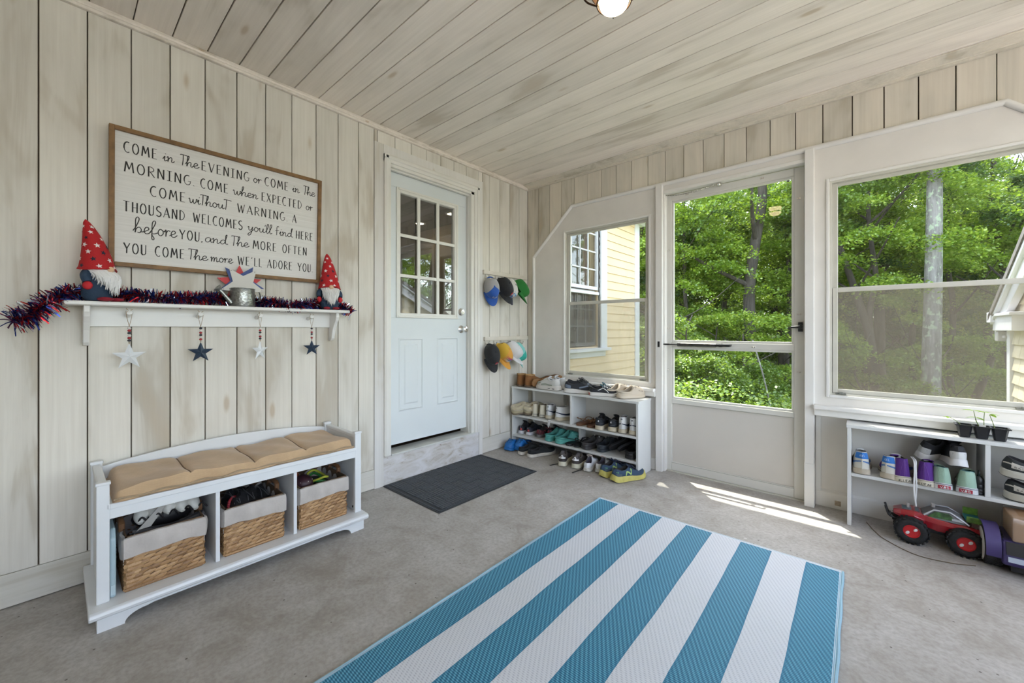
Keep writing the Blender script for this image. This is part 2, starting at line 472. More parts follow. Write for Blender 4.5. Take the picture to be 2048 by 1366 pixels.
# porch roof above with its eave
b = MB(); b.box((-.0, Y0-.35, ZC+.06), (X1+.45, .335, ZC+.16)); b.box((0, .31, 2.45), (X1+.45, .335, ZC+.1)); b.box((0, .10, 2.60), (X1+.45, .33, 2.626))
tag(b.build('roof', M_white), 'white eave and roof deck of the porch', 'roof', kind='structure')

# ---- window_1, window_2 : aluminium double storm windows
def storm_window(name, xa, xb, za, zb, label, screened):
    w = thing(name, label, 'window', ((xa+xb)/2, 0, za), kind='structure', world=True)
    zr = 1.366                                          # meeting rail
    b = MB()                                            # outer white casing bead
    for r in (((xa,-.012,za),(xa+.016,.08,zb)), ((xb-.016,-.012,za),(xb,.08,zb)), ((xa+.016,-.012,zb-.016),(xb-.016,.08,zb)), ((xa+.016,-.012,za),(xb-.016,.08,za+.016))): b.box(*r)
    b.build('casing', M_trimw, w, bevel=.003)
    b = MB(); xi, xo = xa+.016, xb-.016; zi, zo = za+.016, zb-.016
    for k, yy in enumerate((.006, .024, .042)):         # three nested track fins
        d = .012+.004*k
        b.box((xi,yy,zi), (xi+d,yy+.007,zo)); b.box((xo-d,yy,zi), (xo,yy+.007,zo))
        b.box((xi+d,yy,zo-d), (xo-d,yy+.007,zo)); b.box((xi+d,yy,zi), (xo-d,yy+.007,zi+d))
    b.build('track', M_alu, w, bevel=.001, seg=1)
    b = MB(); b.box((xi,.050,zi), (xi+.006,.07,zo)); b.box((xo-.006,.050,zi), (xo,.07,zo)); b.box((xi,.012,zi-.001), (xo,.05,zi+.002)); b.box((xi,.012,zo-.002), (xo,.05,zo+.001))
    b.box((xi-.001,.012,zi), (xi+.002,.05,zo)); b.box((xo-.002,.012,zi), (xo+.001,.05,zo))
    b.build('track_groove', M_track, w)
    s = .026
    def sash(nm, z0, z1, yy, rail, glassname, gm, extra=None):
        b = MB(); l, r = xi+.014, xo-.014
        b.box((l,yy,z0), (l+s,yy+.014,z1)); b.box((r-s,yy,z0), (r,yy+.014,z1)); b.box((l+s,yy,z1-rail[1]), (r-s,yy+.014,z1)); b.box((l+s,yy,z0), (r-s,yy+.014,z0+rail[0]))
        f = b.build(nm, M_alu, w, bevel=.0025)
        g = MB(); g.box((l+s-.004,yy+.006,z0+rail[0]-.004), (r-s+.004,yy+.009,z1-rail[1]+.004)); g.build(glassname, gm, f)
        return f
    sash('upper_sash', zr-.012, zo-.008, .028, (.024, .024), 'pane', M_glass)
    sash('lower_sash', zi+.012, zr+.012, .012, (.026, .028), 'pane', M_glass)
    if screened:
        g = MB(); g.box((xi+.02,.047,zi+.01), (xo-.02,.0485,zr)); g.build('screen', M_screen, w)
    for xx in (xi+.055, xo-.055):
        b = MB(); b.box((xx-.026,.000,zi+.004), (xx+.026,.012,zi+.016)); b.box((xx-.008,-.004,zi+.008), (xx+.012,.004,zi+.02)); b.build('sash_clip', M_track, w, bevel=.002)
    return w
storm_window('window_1', .440, 1.284, .680, 2.050, 'smaller storm window above the crowded shoe rack, yellow siding outside', True)
storm_window('window_2', 2.400, 3.245, .700, 2.055, 'wide storm window with screened lower sash above the right cubby', True)

# ---- door_2 : white aluminium storm door
d2 = thing('door_2', 'white storm door with two panes and a solid kick panel', 'door', (1.83,.07,0), kind='structure', world=True)
M_storm = mat('storm_door_enamel', (.66,.645,.60), .35, var=(4,.03)); M_kick = mat('kick_panel', (.62,.585,.535), .45, var=(2.5,.04), bump=(300,.05))
xa, xb, zt = 1.376, 2.286, 2.188; st = .056
b = MB()
b.box((xa,.05,.006), (xa+st,.085,zt)); b.box((xb-st,.05,.006), (xb,.085,zt)); b.box((xa+st,.05,zt-.052), (xb-st,.085,zt)); b.box((xa+st,.05,.006), (xb-st,.085,.072))
b.box((xa+st,.05,.978), (xb-st,.085,1.022)); b.box((xa+st,.05,.535), (xb-st,.085,.572))
b.build('frame', M_storm, d2, bevel=.004)
b = MB(); b.box((xa+st-.004,.066,.066), (xb-st+.004,.072,.54)); b.build('kick_panel', M_kick, d2)
def pane(z0, z1):
    b = MB(); l, r, s = xa+st, xb-st, .014
    b.box((l,.056,z0), (l+s,.078,z1)); b.box((r-s,.056,z0), (r,.078,z1)); b.box((l+s,.056,z1-s), (r-s,.078,z1)); b.box((l+s,.056,z0), (r-s,.078,z0+s))
    f = b.build('glazing_frame', M_storm, d2, bevel=.002)
    g = MB(); g.box((l+s-.003,.065,z0+s-.003), (r-s+.003,.068,z1-s+.003)); g.build('pane', M_glass, f)
pane(.572, .978); pane(1.022, zt-.052)
b = MB()                                               # seams at the mitred rails
b.box((xa+st,.0495,.066), (xb-st,.0505,.068)); b.box((xa+st,.0495,.534), (xb-st,.0505,.5352))
b.build('seam', M_track, d2)
b = MB(); b.box((2.254,.028,1.106), (2.279,.052,1.168)); b.tube([(2.268,.022,1.137),(2.215,.020,1.135)], [.010,.007], 8); b.ball((2.266,.026,1.137), .015)
b.build('latch_handle', M_black, d2, bevel=.003)
cl = MB(); cl.tube([(1.492,.012,1.003),(1.765,.012,1.003)], .0145, 14); cyl = cl.build('door_closer', mat('closer_grey', (.10,.095,.09), .25, metal=.7), d2)
b = MB(); b.tube([(1.362,-.005,1.004),(1.492,.012,1.003)], .004, 8); b.box((1.352,-.034,.982), (1.368,.0,1.026)); b.box((1.40,-.006,.999), (1.43,.008,1.009)); b.build('closer_rod', M_black, cyl)
b = MB(); b.box((1.765,.004,.995), (1.86,.02,1.012)); b.box((1.78,.018,.992), (1.80,.05,1.014)); b.box((1.845,.018,.998), (1.86,.05,1.012)); b.build('closer_bracket', M_black, cyl, bevel=.002)
# chain and spring at the head
b = MB()
pts = [Vector((1.384,.02,2.186))+(Vector((1.60,.012,2.164))-Vector((1.384,.02,2.186)))*(i/22)+Vector((0,0,-.010*math.sin(PI*i/22))) for i in range(23)]
for i in range(22): b.tube([pts[i], pts[i].lerp(pts[i+1], .8)], .0028 if i % 2 else .0018, 6)
ch = b.build('safety_chain', M_track, d2)
b = MB(); pts = []
for i in range(180):
    t = i/179; c = Vector((1.60,.012,2.164)).lerp(Vector((1.76,.010,2.180)), t); a = i*2*PI/10
    pts.append(c+Vector((0, .0085*math.cos(a), .0085*math.sin(a))))
b.tube(pts, .0016, 5); b.build('chain_spring', M_chrome, ch)
b = MB(); b.box((1.765,.0,2.165), (1.80,.03,2.186)); b.ball((1.785,.004,2.176), .012); b.build('chain_bracket', M_chrome, ch, bevel=.002)
for (x, z) in ((1.405,1.75),(1.405,1.13),(1.405,.80),(2.258,1.98),(2.258,1.22),(2.258,.84),(2.05,2.165),(1.55,2.165),(2.0,.996)):
    b = MB(); b.box((x-.012,.044,z-.005), (x+.010,.051,z+.005)); b.ball((x-.004,.044,z), .004, 8, 6); b.build('pane_clip', M_chrome, d2, bevel=.001)
b = MB(); b.box((1.386,.03,0), (2.294,.12,.006)); tag(b.build('trim_9', M_alu), 'low metal threshold of the storm door', 'trim', kind='structure')

# ---- door_1 : house door with nine lites, set back in its jamb
b = MB()                                               # flat boards around the casing
b.box((-.012, DL, 0), (.006, -1.632, DT)); b.box((-.012, -1.632, 2.378), (.006, DR, DT)); b.box((-.012, -.692, 0), (.006, DR, 2.378))
tag(b.build('trim_10', whitewash('whitewashed_casing', 2, wash=(.74,.72,.69), wood=(.62,.57,.49), grey=(.65,.63,.58)), bevel=.002), 'flat whitewashed boards around the house door', 'trim', kind='structure')
def step_mat():
    m = bpy.data.materials.new('scuffed_white_board'); n, l, bb = nodes(m); g = n.new('ShaderNodeNewGeometry')
    p = mapping(n, l, g.outputs['Position'], (6, 5, 14)); a = noise_tex(n, l, p, 1, 7, .7, .8); f2 = noise_tex(n, l, mapping(n, l, g.outputs['Position'], (20, 14, 40)), 1, 5, .7, .3)
    c = ramp(n, l, a, [(.33, (.42,.36,.29)), (.44, (.60,.57,.54)), (.6, (.70,.68,.68))])
    c = mixc(n, l, ramp(n, l, f2, [(.30, .8), (.36, 0.)]), c, (.24,.15,.10))
    l.new(c, bb.inputs['Base Color']); bb.inputs['Roughness'].default_value = .6; return m
b = MB(); b.box((-.012, -1.632, .004), (.004, -.694, .213)); tag(b.build('trim_11', step_mat(), bevel=.002), 'scuffed whitewashed riser board under the house door', 'trim', kind='structure')
b = MB(); b.box((-.14, -1.60, .15), (-.012, -.73, .213)); b.box((-.012, -1.572, .203), (.012, -.735, .216))
tag(b.build('trim_12', mat('sill_paint', (.60,.60,.56), .5, var=(8,.15)), bevel=.002), 'worn white threshold of the house door', 'trim', kind='structure')
b = MB()                                               # moulded casing (stepped profile)
CP = [(.0,.0),(.018,.0),(.026,.012),(.026,.030),(.018,.036),(.014,.055),(.0,.058)]
def mould_v(y, sgn, z0, z1): b.prism([(p[0], y+sgn*p[1]) for p in CP], 2, z0, z1)
def mould_h(z, y0_, y1_): b.prism([(z-p[1], p[0]) for p in CP], 1, y0_, y1_)
mould_v(-1.632, 1, .213, 2.378); mould_v(-.692, -1, .213, 2.378); mould_h(2.380, -1.632, -.692)
b.box((-.14,-1.60,.21), (.004,-1.578,2.33)); b.box((-.14,-.782,.21), (.004,-.745,2.33)); b.box((-.14,-1.60,2.303), (.004,-.745,2.33))
b.box((-.045,-1.578,.21), (-.02,-1.566,2.303)); b.box((-.045,-.784,.21), (-.03,-.770,2.303)); b.box((-.045,-1.578,2.292), (-.02,-.77,2.303))
tag(b.build('trim_13', mat('casing_paint', (.76,.74,.69), .45, var=(4,.04)), bevel=.0015), 'moulded cream casing of the house door', 'trim', kind='structure')

d1 = thing('door_1', 'pale house door with nine window lites over two raised panels', 'door', (-.08,-1.19,.213), kind='structure', world=True)
ya, yb, z0, z1 = -1.598, -.785, .258, 2.298; xf, xk = -.06, -.10
gy0, gy1, gz0, gz1 = -1.49, -.886, 1.21, 2.193
b = MB()
b.box((xk,ya,z0), (xf,yb,gz0)); b.box((xk,ya,gz1), (xf,yb,z1)); b.box((xk,ya,gz0), (xf,gy0,gz1)); b.box((xk,gy1,gz0), (xf,yb,gz1))
b.build('slab', M_doorblue, d1, bevel=.002)
b = MB()                                               # lite frame + muntins
def fr(y0_, y1_, z0_, z1_, w, x0_, x1_):
    b.box((x0_,y0_,z0_), (x1_,y0_+w,z1_)); b.box((x0_,y1_-w,z0_), (x1_,y1_,z1_)); b.box((x0_,y0_+w,z1_-w), (x1_,y1_-w,z1_)); b.box((x0_,y0_+w,z0_), (x1_,y1_-w,z0_+w))
fr(gy0, gy1, gz0, gz1, .016, xk, xf+.012); fr(gy0+.012, gy1-.012, gz0+.012, gz1-.012, .024, xk, xf+.006)
lf = b.build('lite_frame', mat('lite_frame_paint', (.76,.75,.70), .4), d1, bevel=.003)
b = MB()
for yy in (-1.286, -1.098): b.box((xf-.012,yy-.013,gz0+.03), (xf+.004,yy+.013,gz1-.03))
for zz in (1.531, 1.838): b.box((xf-.011,gy0+.03,zz-.012), (xf+.0025,gy1-.03,zz+.012))
b.build('muntins', mat('lite_frame_paint', (.76,.75,.70), .4), lf, bevel=.002)
b = MB(); b.box((xf-.024,gy0+.03,gz0+.03), (xf-.018,gy1-.03,gz1-.03)); b.build('glass', M_dglass, lf)
for (pa, pb) in ((-1.469,-1.246), (-1.107,-.88)):
    q0, q1 = .50, 1.054
    b = MB(); y_, z_ = (pa, pb), (q0, q1); rings = []
    for ins, dx in ((0,.0005), (.010,.007), (.022,-.006), (.036,-.006), (.058,.007)):
        rings.append([(xf+dx,pa+ins,q0+ins), (xf+dx,pb-ins,q0+ins), (xf+dx,pb-ins,q1-ins), (xf+dx,pa+ins,q1-ins)])
    b.loft(rings, True, True, 0, False); b.build('raised_panel', M_doorblue, d1)
def knob(z, r, prof, nm, extra):
    b = MB(); Mx = Matrix.Translation((xf,-.846,z)) @ Matrix.Rotation(R(90), 4, 'Y'); b.lathe(prof, 24, 0, Mx); o = b.build(nm, M_chrome, d1)
    if extra: e = MB(); extra(e, Mx); e.build('keyhole', M_black, o)
knob(1.272, .03, [(.033,0),(.033,.006),(.026,.014),(.022,.022),(.020,.026),(0.0001,.027)], 'deadbolt', lambda e, Mx: e.box((-.0045,-.0012,.0265), (.0045,.0012,.0285), 0, Mx))
knob(1.122, .03, [(.034,0),(.033,.005),(.022,.012),(.014,.018),(.013,.034),(.022,.042),(.027,.054),(.025,.066),(.014,.072),(.0001,.073)], 'knob', lambda e, Mx: e.ball((0,0,.0725), (.006,.006,.002), 10, 6, 0, Mx))
# dim interior of the house seen through the lites, with its two recessed lamps
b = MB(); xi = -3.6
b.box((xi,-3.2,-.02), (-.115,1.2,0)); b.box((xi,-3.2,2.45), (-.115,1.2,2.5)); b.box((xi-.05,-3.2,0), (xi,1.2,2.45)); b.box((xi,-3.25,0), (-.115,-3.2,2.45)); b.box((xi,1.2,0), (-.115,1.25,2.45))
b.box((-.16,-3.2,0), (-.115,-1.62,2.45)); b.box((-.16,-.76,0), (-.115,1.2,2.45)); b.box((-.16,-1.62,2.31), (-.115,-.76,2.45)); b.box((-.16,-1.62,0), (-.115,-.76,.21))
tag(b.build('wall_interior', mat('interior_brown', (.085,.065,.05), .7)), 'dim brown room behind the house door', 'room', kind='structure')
M_recess = glow('recessed_bulb', (1,.86,.62), 7); M_ring = mat('recess_ring', (.55,.52,.48), .5)
for k, (x, yv) in enumerate(((-1.59,-.18), (-.97,-.19))):
    t = thing('recessed_light', ('recessed ceiling lamp showing in the middle upper lite of the house door', 'recessed ceiling lamp showing in the right upper lite of the house door')[k], 'lamp', (x,yv,2.45), group='recessed lamps inside the house')
    b = MB(); b.lathe([(.05,0),(.075,-.002),(.072,-.008),(.05,-.010)], 24, caps=False); b.build('ring', M_ring, t)
    b = MB(); b.lathe([(.0001,-.006),(.05,-.006),(.0001,-.02)], 20); b.build('bulb', M_recess, t)
# ================================================================ OUTSIDE
def forest_floor():
    m = bpy.data.materials.new('forest_floor'); n, l, b = nodes(m); g = n.new('ShaderNodeNewGeometry')
    a = noise_tex(n, l, g.outputs['Position'], 1.1, 8, .7); c2 = noise_tex(n, l, g.outputs['Position'], 9, 5, .7)
    c = ramp(n, l, a, [(.35, (.07,.055,.035)), (.5, (.05,.085,.02)), (.65, (.09,.14,.035))])
    c = mixc(n, l, ramp(n, l, c2, [(.4, 0.), (.7, .6)]), c, (.12,.10,.06)); l.new(c, b.inputs['Base Color']); b.inputs['Roughness'].default_value = .95
    return m
def gz(x, y):                       # lie of the land: falls away behind the porch, rises again in the woods
    d = max(0, y-1.0)
    return -.13 - .9*smooth(d/9) + 2.6*smooth((d-10)/30) + .08*math.sin(x*.9)*math.sin(y*.7)*min(1, d/3)
b = MB(); gx = [-60+k*2.4 for k in range(51)]; gy = [-40+k*2.2 for k in range(50)]
b.sheet([[(x, y, gz(x, y)) for x in gx] for y in gy], flip=False)
o = b.build('ground', forest_floor()); tag(o, 'forest floor sloping away behind the porch', 'ground', kind='structure')
b = MB(); b.box((X1+.3, -14, -.14), (14, -.5, -.10)); b.box((-.2, -14, -.14), (X1+.3, -4.7, -.1))  # unseen paving, made pale to bounce sunlight up to the ceiling
tag(b.build('path', mat('driveway', (.50,.47,.43), .85, var=(3,.2))), 'unseen driveway beside the porch, made pale to bounce sunlight inside', 'driveway', kind='structure')

# ---- house wing with yellow clapboards, seen through the small window
M_clap = mat('yellow_clapboard', (.78,.60,.38), .55, var=(2.2,.05)); M_wtrim = mat('wing_white_trim', (.72,.72,.74), .5)
wing = thing('house_wing', 'wing of the house in yellow clapboards with a white cornered sash window', 'house', (0,1.4,-.3), world=True)
b = MB(); pitch, zb = .1085, -.4
wy0, wy1, wz0, wz1 = .64, 1.467, .90, 2.62
z = zb
while z < 2.9:
    for a, c in ((.10, 2.515),):
        segs = [(a, c)] if (z+pitch < wz0 or z > wz1) else [(a, wy0), (wy1, c)]
        for p, q in segs: b.prism([(-.012, z), (.012, z), (.0, z+pitch+.004), (-.012, z+pitch+.004)][::1] and [(z, -.012), (z, .012), (z+pitch+.003, .0), (z+pitch+.003, -.012)], 1, p, q, 0)
    z += pitch
b.build('siding', M_clap, wing)
b = MB(); b.box((-4,.1,zb), (-.02,wy0,2.9)); b.box((-4,wy1,zb), (-.02,2.6,2.9)); b.box((-4,wy0,zb), (-.02,wy1,wz0)); b.box((-4,wy0,wz1), (-.02,wy1,2.9)); b.box((-4.0,wy0,wz0), (-.6,wy1,wz1))
b.build('wall', M_clap, wing)
b = MB(); b.box((-.03,2.510,zb), (.022,2.657,2.72)); b.box((-.18,2.62,zb), (-.03,2.657,2.72)); b.box((-.03,2.46,2.70), (.05,2.80,2.80)); b.build('corner_board', M_wtrim, wing, bevel=.004)
b = MB(); b.box((-4.2,.1,2.80), (.30,2.95,2.86)); b.box((.26,.1,2.72), (.30,2.95,2.90)); b.prism([(2.86,.34),(4.3,-2.2),(4.36,-2.2),(2.93,.36)], 1, .05, 3.0); b.build('eave', M_wtrim, wing)
ww = MB()
ww.box((-.02,wy1,.86), (.030,1.627,2.76)); ww.box((-.02,.48,.86), (.030,wy0,2.76)); ww.box((-.02,wy0,wz1), (.03,wy1,2.76))
wf = ww.build('window_casing', M_wtrim, wing, bevel=.004)
ww = MB(); ww.box((-.08,.45,.848), (.075,1.66,.885)); ww.box((-.01,.5,.775), (.022,1.60,.848)); ww.build('window_sill', M_wtrim, wf, bevel=.004)
ww = MB()                                            # upper sash with muntins, lower sash with screen
def sash2(za, zb_, x, cols, rows, w=.03, mw=.012):
    ww.box((x,wy0,za), (x+.03,wy0+w,zb_)); ww.box((x,wy1-w,za), (x+.03,wy1,zb_)); ww.box((x,wy0+w,zb_-w), (x+.03,wy1-w,zb_)); ww.box((x,wy0+w,za), (x+.03,wy1-w,za+w*1.3))
    for k in range(1, cols): yy = wy0+w+(wy1-wy0-2*w)*k/cols; ww.box((x+.005,yy-mw/2,za+w), (x+.02,yy+mw/2,zb_-w))
    for k in range(1, rows): zz = za+w+(zb_-za-2*w)*k/rows; ww.box((x+.005,wy0+w,zz-mw/2), (x+.02,wy1-w,zz+mw/2))
sash2(1.63, 2.60, -.05, 4, 4, .03, .016)
ww.box((-.055,wy0,1.565), (.0,wy1,1.60)); ww.build('upper_sash', M_wtrim, wf)
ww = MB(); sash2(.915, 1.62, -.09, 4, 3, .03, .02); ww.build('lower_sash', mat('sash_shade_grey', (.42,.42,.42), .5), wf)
ww = MB(); ww.box((-.058,wy0+.01,1.64), (-.055,wy1-.01,2.6)); ww.box((-.10,wy0,.92), (-.097,wy1,1.62)); ww.build('pane', M_glass, wf)
ww = MB(); ww.box((-.040,wy0+.005,.92), (-.039,wy1-.005,1.57)); ww.build('screen', M_screen, wf)
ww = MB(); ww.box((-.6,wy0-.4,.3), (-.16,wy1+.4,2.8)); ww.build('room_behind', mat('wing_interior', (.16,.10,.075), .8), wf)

# ---- gabled outbuilding close to the right, its gable wall facing the house (plane x = 3.5)
gar = thing('outbuilding', 'white gabled outbuilding with pale shingles at the right edge of the wide window', 'building', (4.6,1.2,-.2), world=True)
M_shing = mat('cream_shingle', (.66,.58,.43), .7, var=(5,.12)); M_gtrim = mat('outbuilding_white', (.70,.70,.74), .5); M_roofs = mat('roof_shingle', (.13,.12,.115), .9, var=(20,.3))
gwx, gy0_, gy1_, ez, sl = 3.50, .40, 2.04, 1.20, .54
def gtop(y): return ez+sl*(gy1_-y)
b = MB(); rg = random.Random(5); z = -1.2
while z < gtop(gy0_):
    y = gy0_-rg.random()*.1; ymax = min(gy1_, gy1_-(z-ez)/sl) if z > ez else gy1_
    while y < ymax:
        w = .11+rg.random()*.09; a, c = max(y, gy0_), min(y+w-.004, ymax)
        if c-a > .012: b.prism([(gwx-.024, z-.004), (gwx, z-.004), (gwx, z+.118), (gwx-.006, z+.118)][::1] and [(z-.004, gwx-.024), (z-.004, gwx), (z+.118, gwx), (z+.118, gwx-.006)], 1, a, c, 0)
        y += w
    z += .105
b.build('shingle_wall', M_shing, gar)
b = MB(); b.prism([(gy0_,-1.4),(gy1_,-1.4),(gy1_,ez),(gy0_,gtop(gy0_))], 0, gwx, 7.0); b.build('wall', M_gtrim, gar)
b = MB(); b.box((gwx-.034, gy1_-.075, -1.4), (gwx+.06, gy1_+.02, ez-.01)); b.build('corner_board', M_gtrim, gar, bevel=.003)
b = MB(); b.prism([(gy0_,gtop(gy0_)+.10),(gy1_+.20,gtop(gy1_+.20)+.10),(gy1_+.20,gtop(gy1_+.20)+.15),(gy0_,gtop(gy0_)+.15)], 0, gwx-.11, 7.1); b.build('roof', M_roofs, gar)
b = MB(); b.prism([(gy0_,gtop(gy0_)-.10),(gy1_+.17,gtop(gy1_+.17)-.03),(gy1_+.18,gtop(gy1_+.18)+.10),(gy0_,gtop(gy0_)+.10)], 0, gwx-.075, gwx-.03)
b.prism([(gy0_,gtop(gy0_)+.06),(gy1_+.18,gtop(gy1_+.18)+.06),(gy1_+.18,gtop(gy1_+.18)+.10),(gy0_,gtop(gy0_)+.10)], 0, gwx-.10, gwx)
b.box((gwx-.085, gy1_-.42, ez-.09), (gwx+.02, gy1_+.17, ez+.03)); b.box((gwx-.10, gy1_-.44, ez+.03), (gwx+.02, gy1_+.20, ez+.055)); b.box((gwx-.11, gy1_+.10, ez-.02), (6.9, gy1_+.24, ez+.07)); b.build('eave_return', M_gtrim, gar, bevel=.004)
b = MB(); b.box((gwx-.05, gy1_+.0, 1.045), (gwx, gy1_+.10, 1.07)); b.box((gwx-.075, gy1_+.07, 1.02), (gwx-.015, gy1_+.17, 1.10)); b.build('security_light', mat('grey_fixture', (.42,.42,.42), .5), gar, bevel=.008)

# ---- trees
def leaf_mat(name, cols, trans=.45):
    m = bpy.data.materials.new(name); m.use_nodes = True; n, l = m.node_tree.nodes, m.node_tree.links; n.remove(n['Principled BSDF'])
    g = n.new('ShaderNodeNewGeometry'); oi = n.new('ShaderNodeObjectInfo')
    f = mnode(n, l, 'ADD', mnode(n, l, 'MULTIPLY', g.outputs['Random Per Island'], .75), mnode(n, l, 'MULTIPLY', oi.outputs['Random'], .25))
    c = ramp(n, l, f, cols)
    d = n.new('ShaderNodeBsdfDiffuse'); t = n.new('ShaderNodeBsdfTranslucent'); gl = n.new('ShaderNodeBsdfGlossy'); gl.inputs['Roughness'].default_value = .45
    l.new(c, d.inputs['Color']); l.new(mixc(n, l, .45, c, (.30,.42,.02)), t.inputs['Color'])
    mx = n.new('ShaderNodeMixShader'); mx.inputs[0].default_value = trans; l.new(d.outputs[0], mx.inputs[1]); l.new(t.outputs[0], mx.inputs[2])
    m2 = n.new('ShaderNodeMixShader'); m2.inputs[0].default_value = .06; l.new(mx.outputs[0], m2.inputs[1]); l.new(gl.outputs[0], m2.inputs[2])
    l.new(m2.outputs[0], n['Material Output'].inputs['Surface']); return m
M_leaf = leaf_mat('leaves_mid', [(.0, (.05,.11,.018)), (.5, (.13,.23,.03)), (.85, (.25,.34,.045)), (1., (.40,.45,.06))])
M_leafl = leaf_mat('leaves_light', [(.0, (.08,.17,.018)), (.5, (.20,.33,.03)), (.85, (.36,.47,.05)), (1., (.52,.56,.07))], .5)
M_leafd = leaf_mat('leaves_dark', [(.0, (.025,.07,.03)), (.5, (.055,.14,.045)), (.9, (.11,.22,.06)), (1., (.18,.29,.07))], .35)

def leaves_mesh(name, centers, per, spread, size, material, seed):
    """many small real leaf blades (bent lozenges) in clumps; one mesh"""
    rs = np.random.default_rng(seed); C = np.repeat(np.array(centers, float), per, axis=0); N = len(C)
    sp = np.array(spread if hasattr(spread, '__len__') else (spread,)*3)
    P = C+rs.normal(0, 1, (N, 3))*sp
    a = rs.normal(0, 1, (N, 3)); a[:, 2] *= .5; a /= np.linalg.norm(a, axis=1)[:, None]
    nn = rs.normal(0, .55, (N, 3)); nn[:, 2] += 1; bb = np.cross(a, nn); bb /= np.linalg.norm(bb, axis=1)[:, None]; nz = np.cross(bb, a)
    s = (size*(.6+.8*rs.random(N)))[:, None]
    V = np.stack([P-a*s*.5, P+bb*s*.36+nz*s*.08, P+a*s*.55, P-bb*s*.36+nz*s*.08], 1).reshape(-1, 3)
    me = bpy.data.meshes.new(name); me.vertices.add(4*N); me.vertices.foreach_set('co', V.ravel())
    me.loops.add(4*N); me.loops.foreach_set('vertex_index', np.arange(4*N, dtype=np.int32))
    me.polygons.add(N); me.polygons.foreach_set('loop_start', np.arange(0, 4*N, 4, dtype=np.int32)); me.polygons.foreach_set('loop_total', np.full(N, 4, dtype=np.int32))
    me.materials.append(material); me.update(calc_edges=True); return me
def sprays(seed, n, rx, rz, zc, per, R_, lo=.35, taper=0.):
    """crown made of flat drooping leaf sprays with open gaps between them -> leaf positions"""
    rs = np.random.default_rng(seed); out = []
    for _ in range(n):
        while True:
            p = rs.uniform(-1, 1, 3); r = np.linalg.norm(p)
            if lo < r < 1: break
        k = 1-taper*(p[2]*.5+.5); c = np.array((p[0]*rx*k, p[1]*rx*k, zc+p[2]*rz)); Rr = R_*rs.uniform(.55, 1.1)*(.6+.4*k); m = int(per*rs.uniform(.7, 1.3))
        a = rs.uniform(0, 2*PI, m); q = Rr*np.sqrt(rs.random(m))*(.8+.35*np.sin(a*rs.integers(2, 5)+rs.uniform(0, 6))); o = np.array((p[0], p[1])); o = o/(np.linalg.norm(o)+1e-6)
        x, y = q*np.cos(a), q*np.sin(a); z = -.30*q*q/Rr-.22*(x*o[0]+y*o[1])+rs.normal(0, .035+.04*R_, m)
        out.append(np.stack([c[0]+x, c[1]+y, c[2]+z], 1))
    return np.concatenate(out)
CR = [leaves_mesh('crown_a', sprays(1, 40, 2.3, 3.3, 5.2, 900, .85), 1, .01, .062, M_leaf, 1),
      leaves_mesh('crown_b', sprays(2, 42, 2.2, 3.0, 4.4, 900, .80), 1, .01, .060, M_leafl, 2),
      leaves_mesh('crown_c', sprays(3, 46, 2.1, 3.9, 6.0, 900, .80, .3, .35), 1, .01, .062, M_leafd, 3),
      leaves_mesh('crown_low', sprays(4, 22, 1.5, 1.5, 1.9, 800, .60), 1, .01, .058, M_leafl, 4),
      leaves_mesh('crown_lowdark', sprays(5, 22, 1.6, 1.3, 1.6, 800, .60), 1, .01, .058, M_leaf, 5),
      leaves_mesh('crown_far', sprays(6, 60, 2.2, 3.6, 3.8, 620, .75), 1, .01, .085, M_leafd, 6),
      leaves_mesh('crown_far_light', sprays(7, 60, 2.3, 3.2, 3.4, 620, .75), 1, .01, .085, M_leaf, 7)]
def bark(name, dark, light, lichen=0):
    m = bpy.data.materials.new(name); n, l, b = nodes(m); g = n.new('ShaderNodeTexCoord')
    v = mapping(n, l, g.outputs['Object'], (14, 14, 2.2)); a = noise_tex(n, l, v, 1, 6, .7, .5); c = ramp(n, l, a, [(.35, dark), (.65, light)])
    if lichen:
        q = noise_tex(n, l, mapping(n, l, g.outputs['Object'], (13, 13, 9)), 1, 4, .6); c = mixc(n, l, ramp(n, l, q, [(.55, 0.), (.60, lichen)]), c, (.30,.36,.25))
    l.new(c, b.inputs['Base Color']); b.inputs['Roughness'].default_value = .9; bump(n, l, b, a, .5, .02); return m
M_bark = bark('bark_dark', (.030,.024,.020), (.085,.07,.06)); M_lichen = bark('bark_lichen', (.10,.09,.085), (.24,.225,.215), .8)
def trunk_mb(h, r, lean, rnd, branches=4, crook=.12):
    if r == .165: branches, crook = 0, .03
    b = MB(); pts = []; x = y = 0
    for i in range(9):
        t = i/8; x += rnd.uniform(-crook, crook)+lean[0]/8; y += rnd.uniform(-crook, crook)+lean[1]/8
        pts.append((x if i else 0, y if i else 0, h*t-.15))
    pts = catmull(pts, 3); n = len(pts)
    b.tube(pts, [r*(1.25 if i == 0 else 1)*(1-.6*i/n) for i in range(n)], 10)
    for _ in range(branches):
        k = rnd.randrange(n//3, n-4); a = rnd.uniform(0, 2*PI); L = rnd.uniform(.9, 2.0)
        p = pts[k]; d = Vector((math.cos(a), math.sin(a), rnd.uniform(.35, 1.0)))
        br = catmull([p, p+d*L*.5+Vector((0,0,.05)), p+d*L+Vector((rnd.uniform(-.2,.2), rnd.uniform(-.2,.2), .25))], 5)
        b.tube(br, [r*.38*(1-.75*i/len(br)) for i in range(len(br))], 6)
    return b
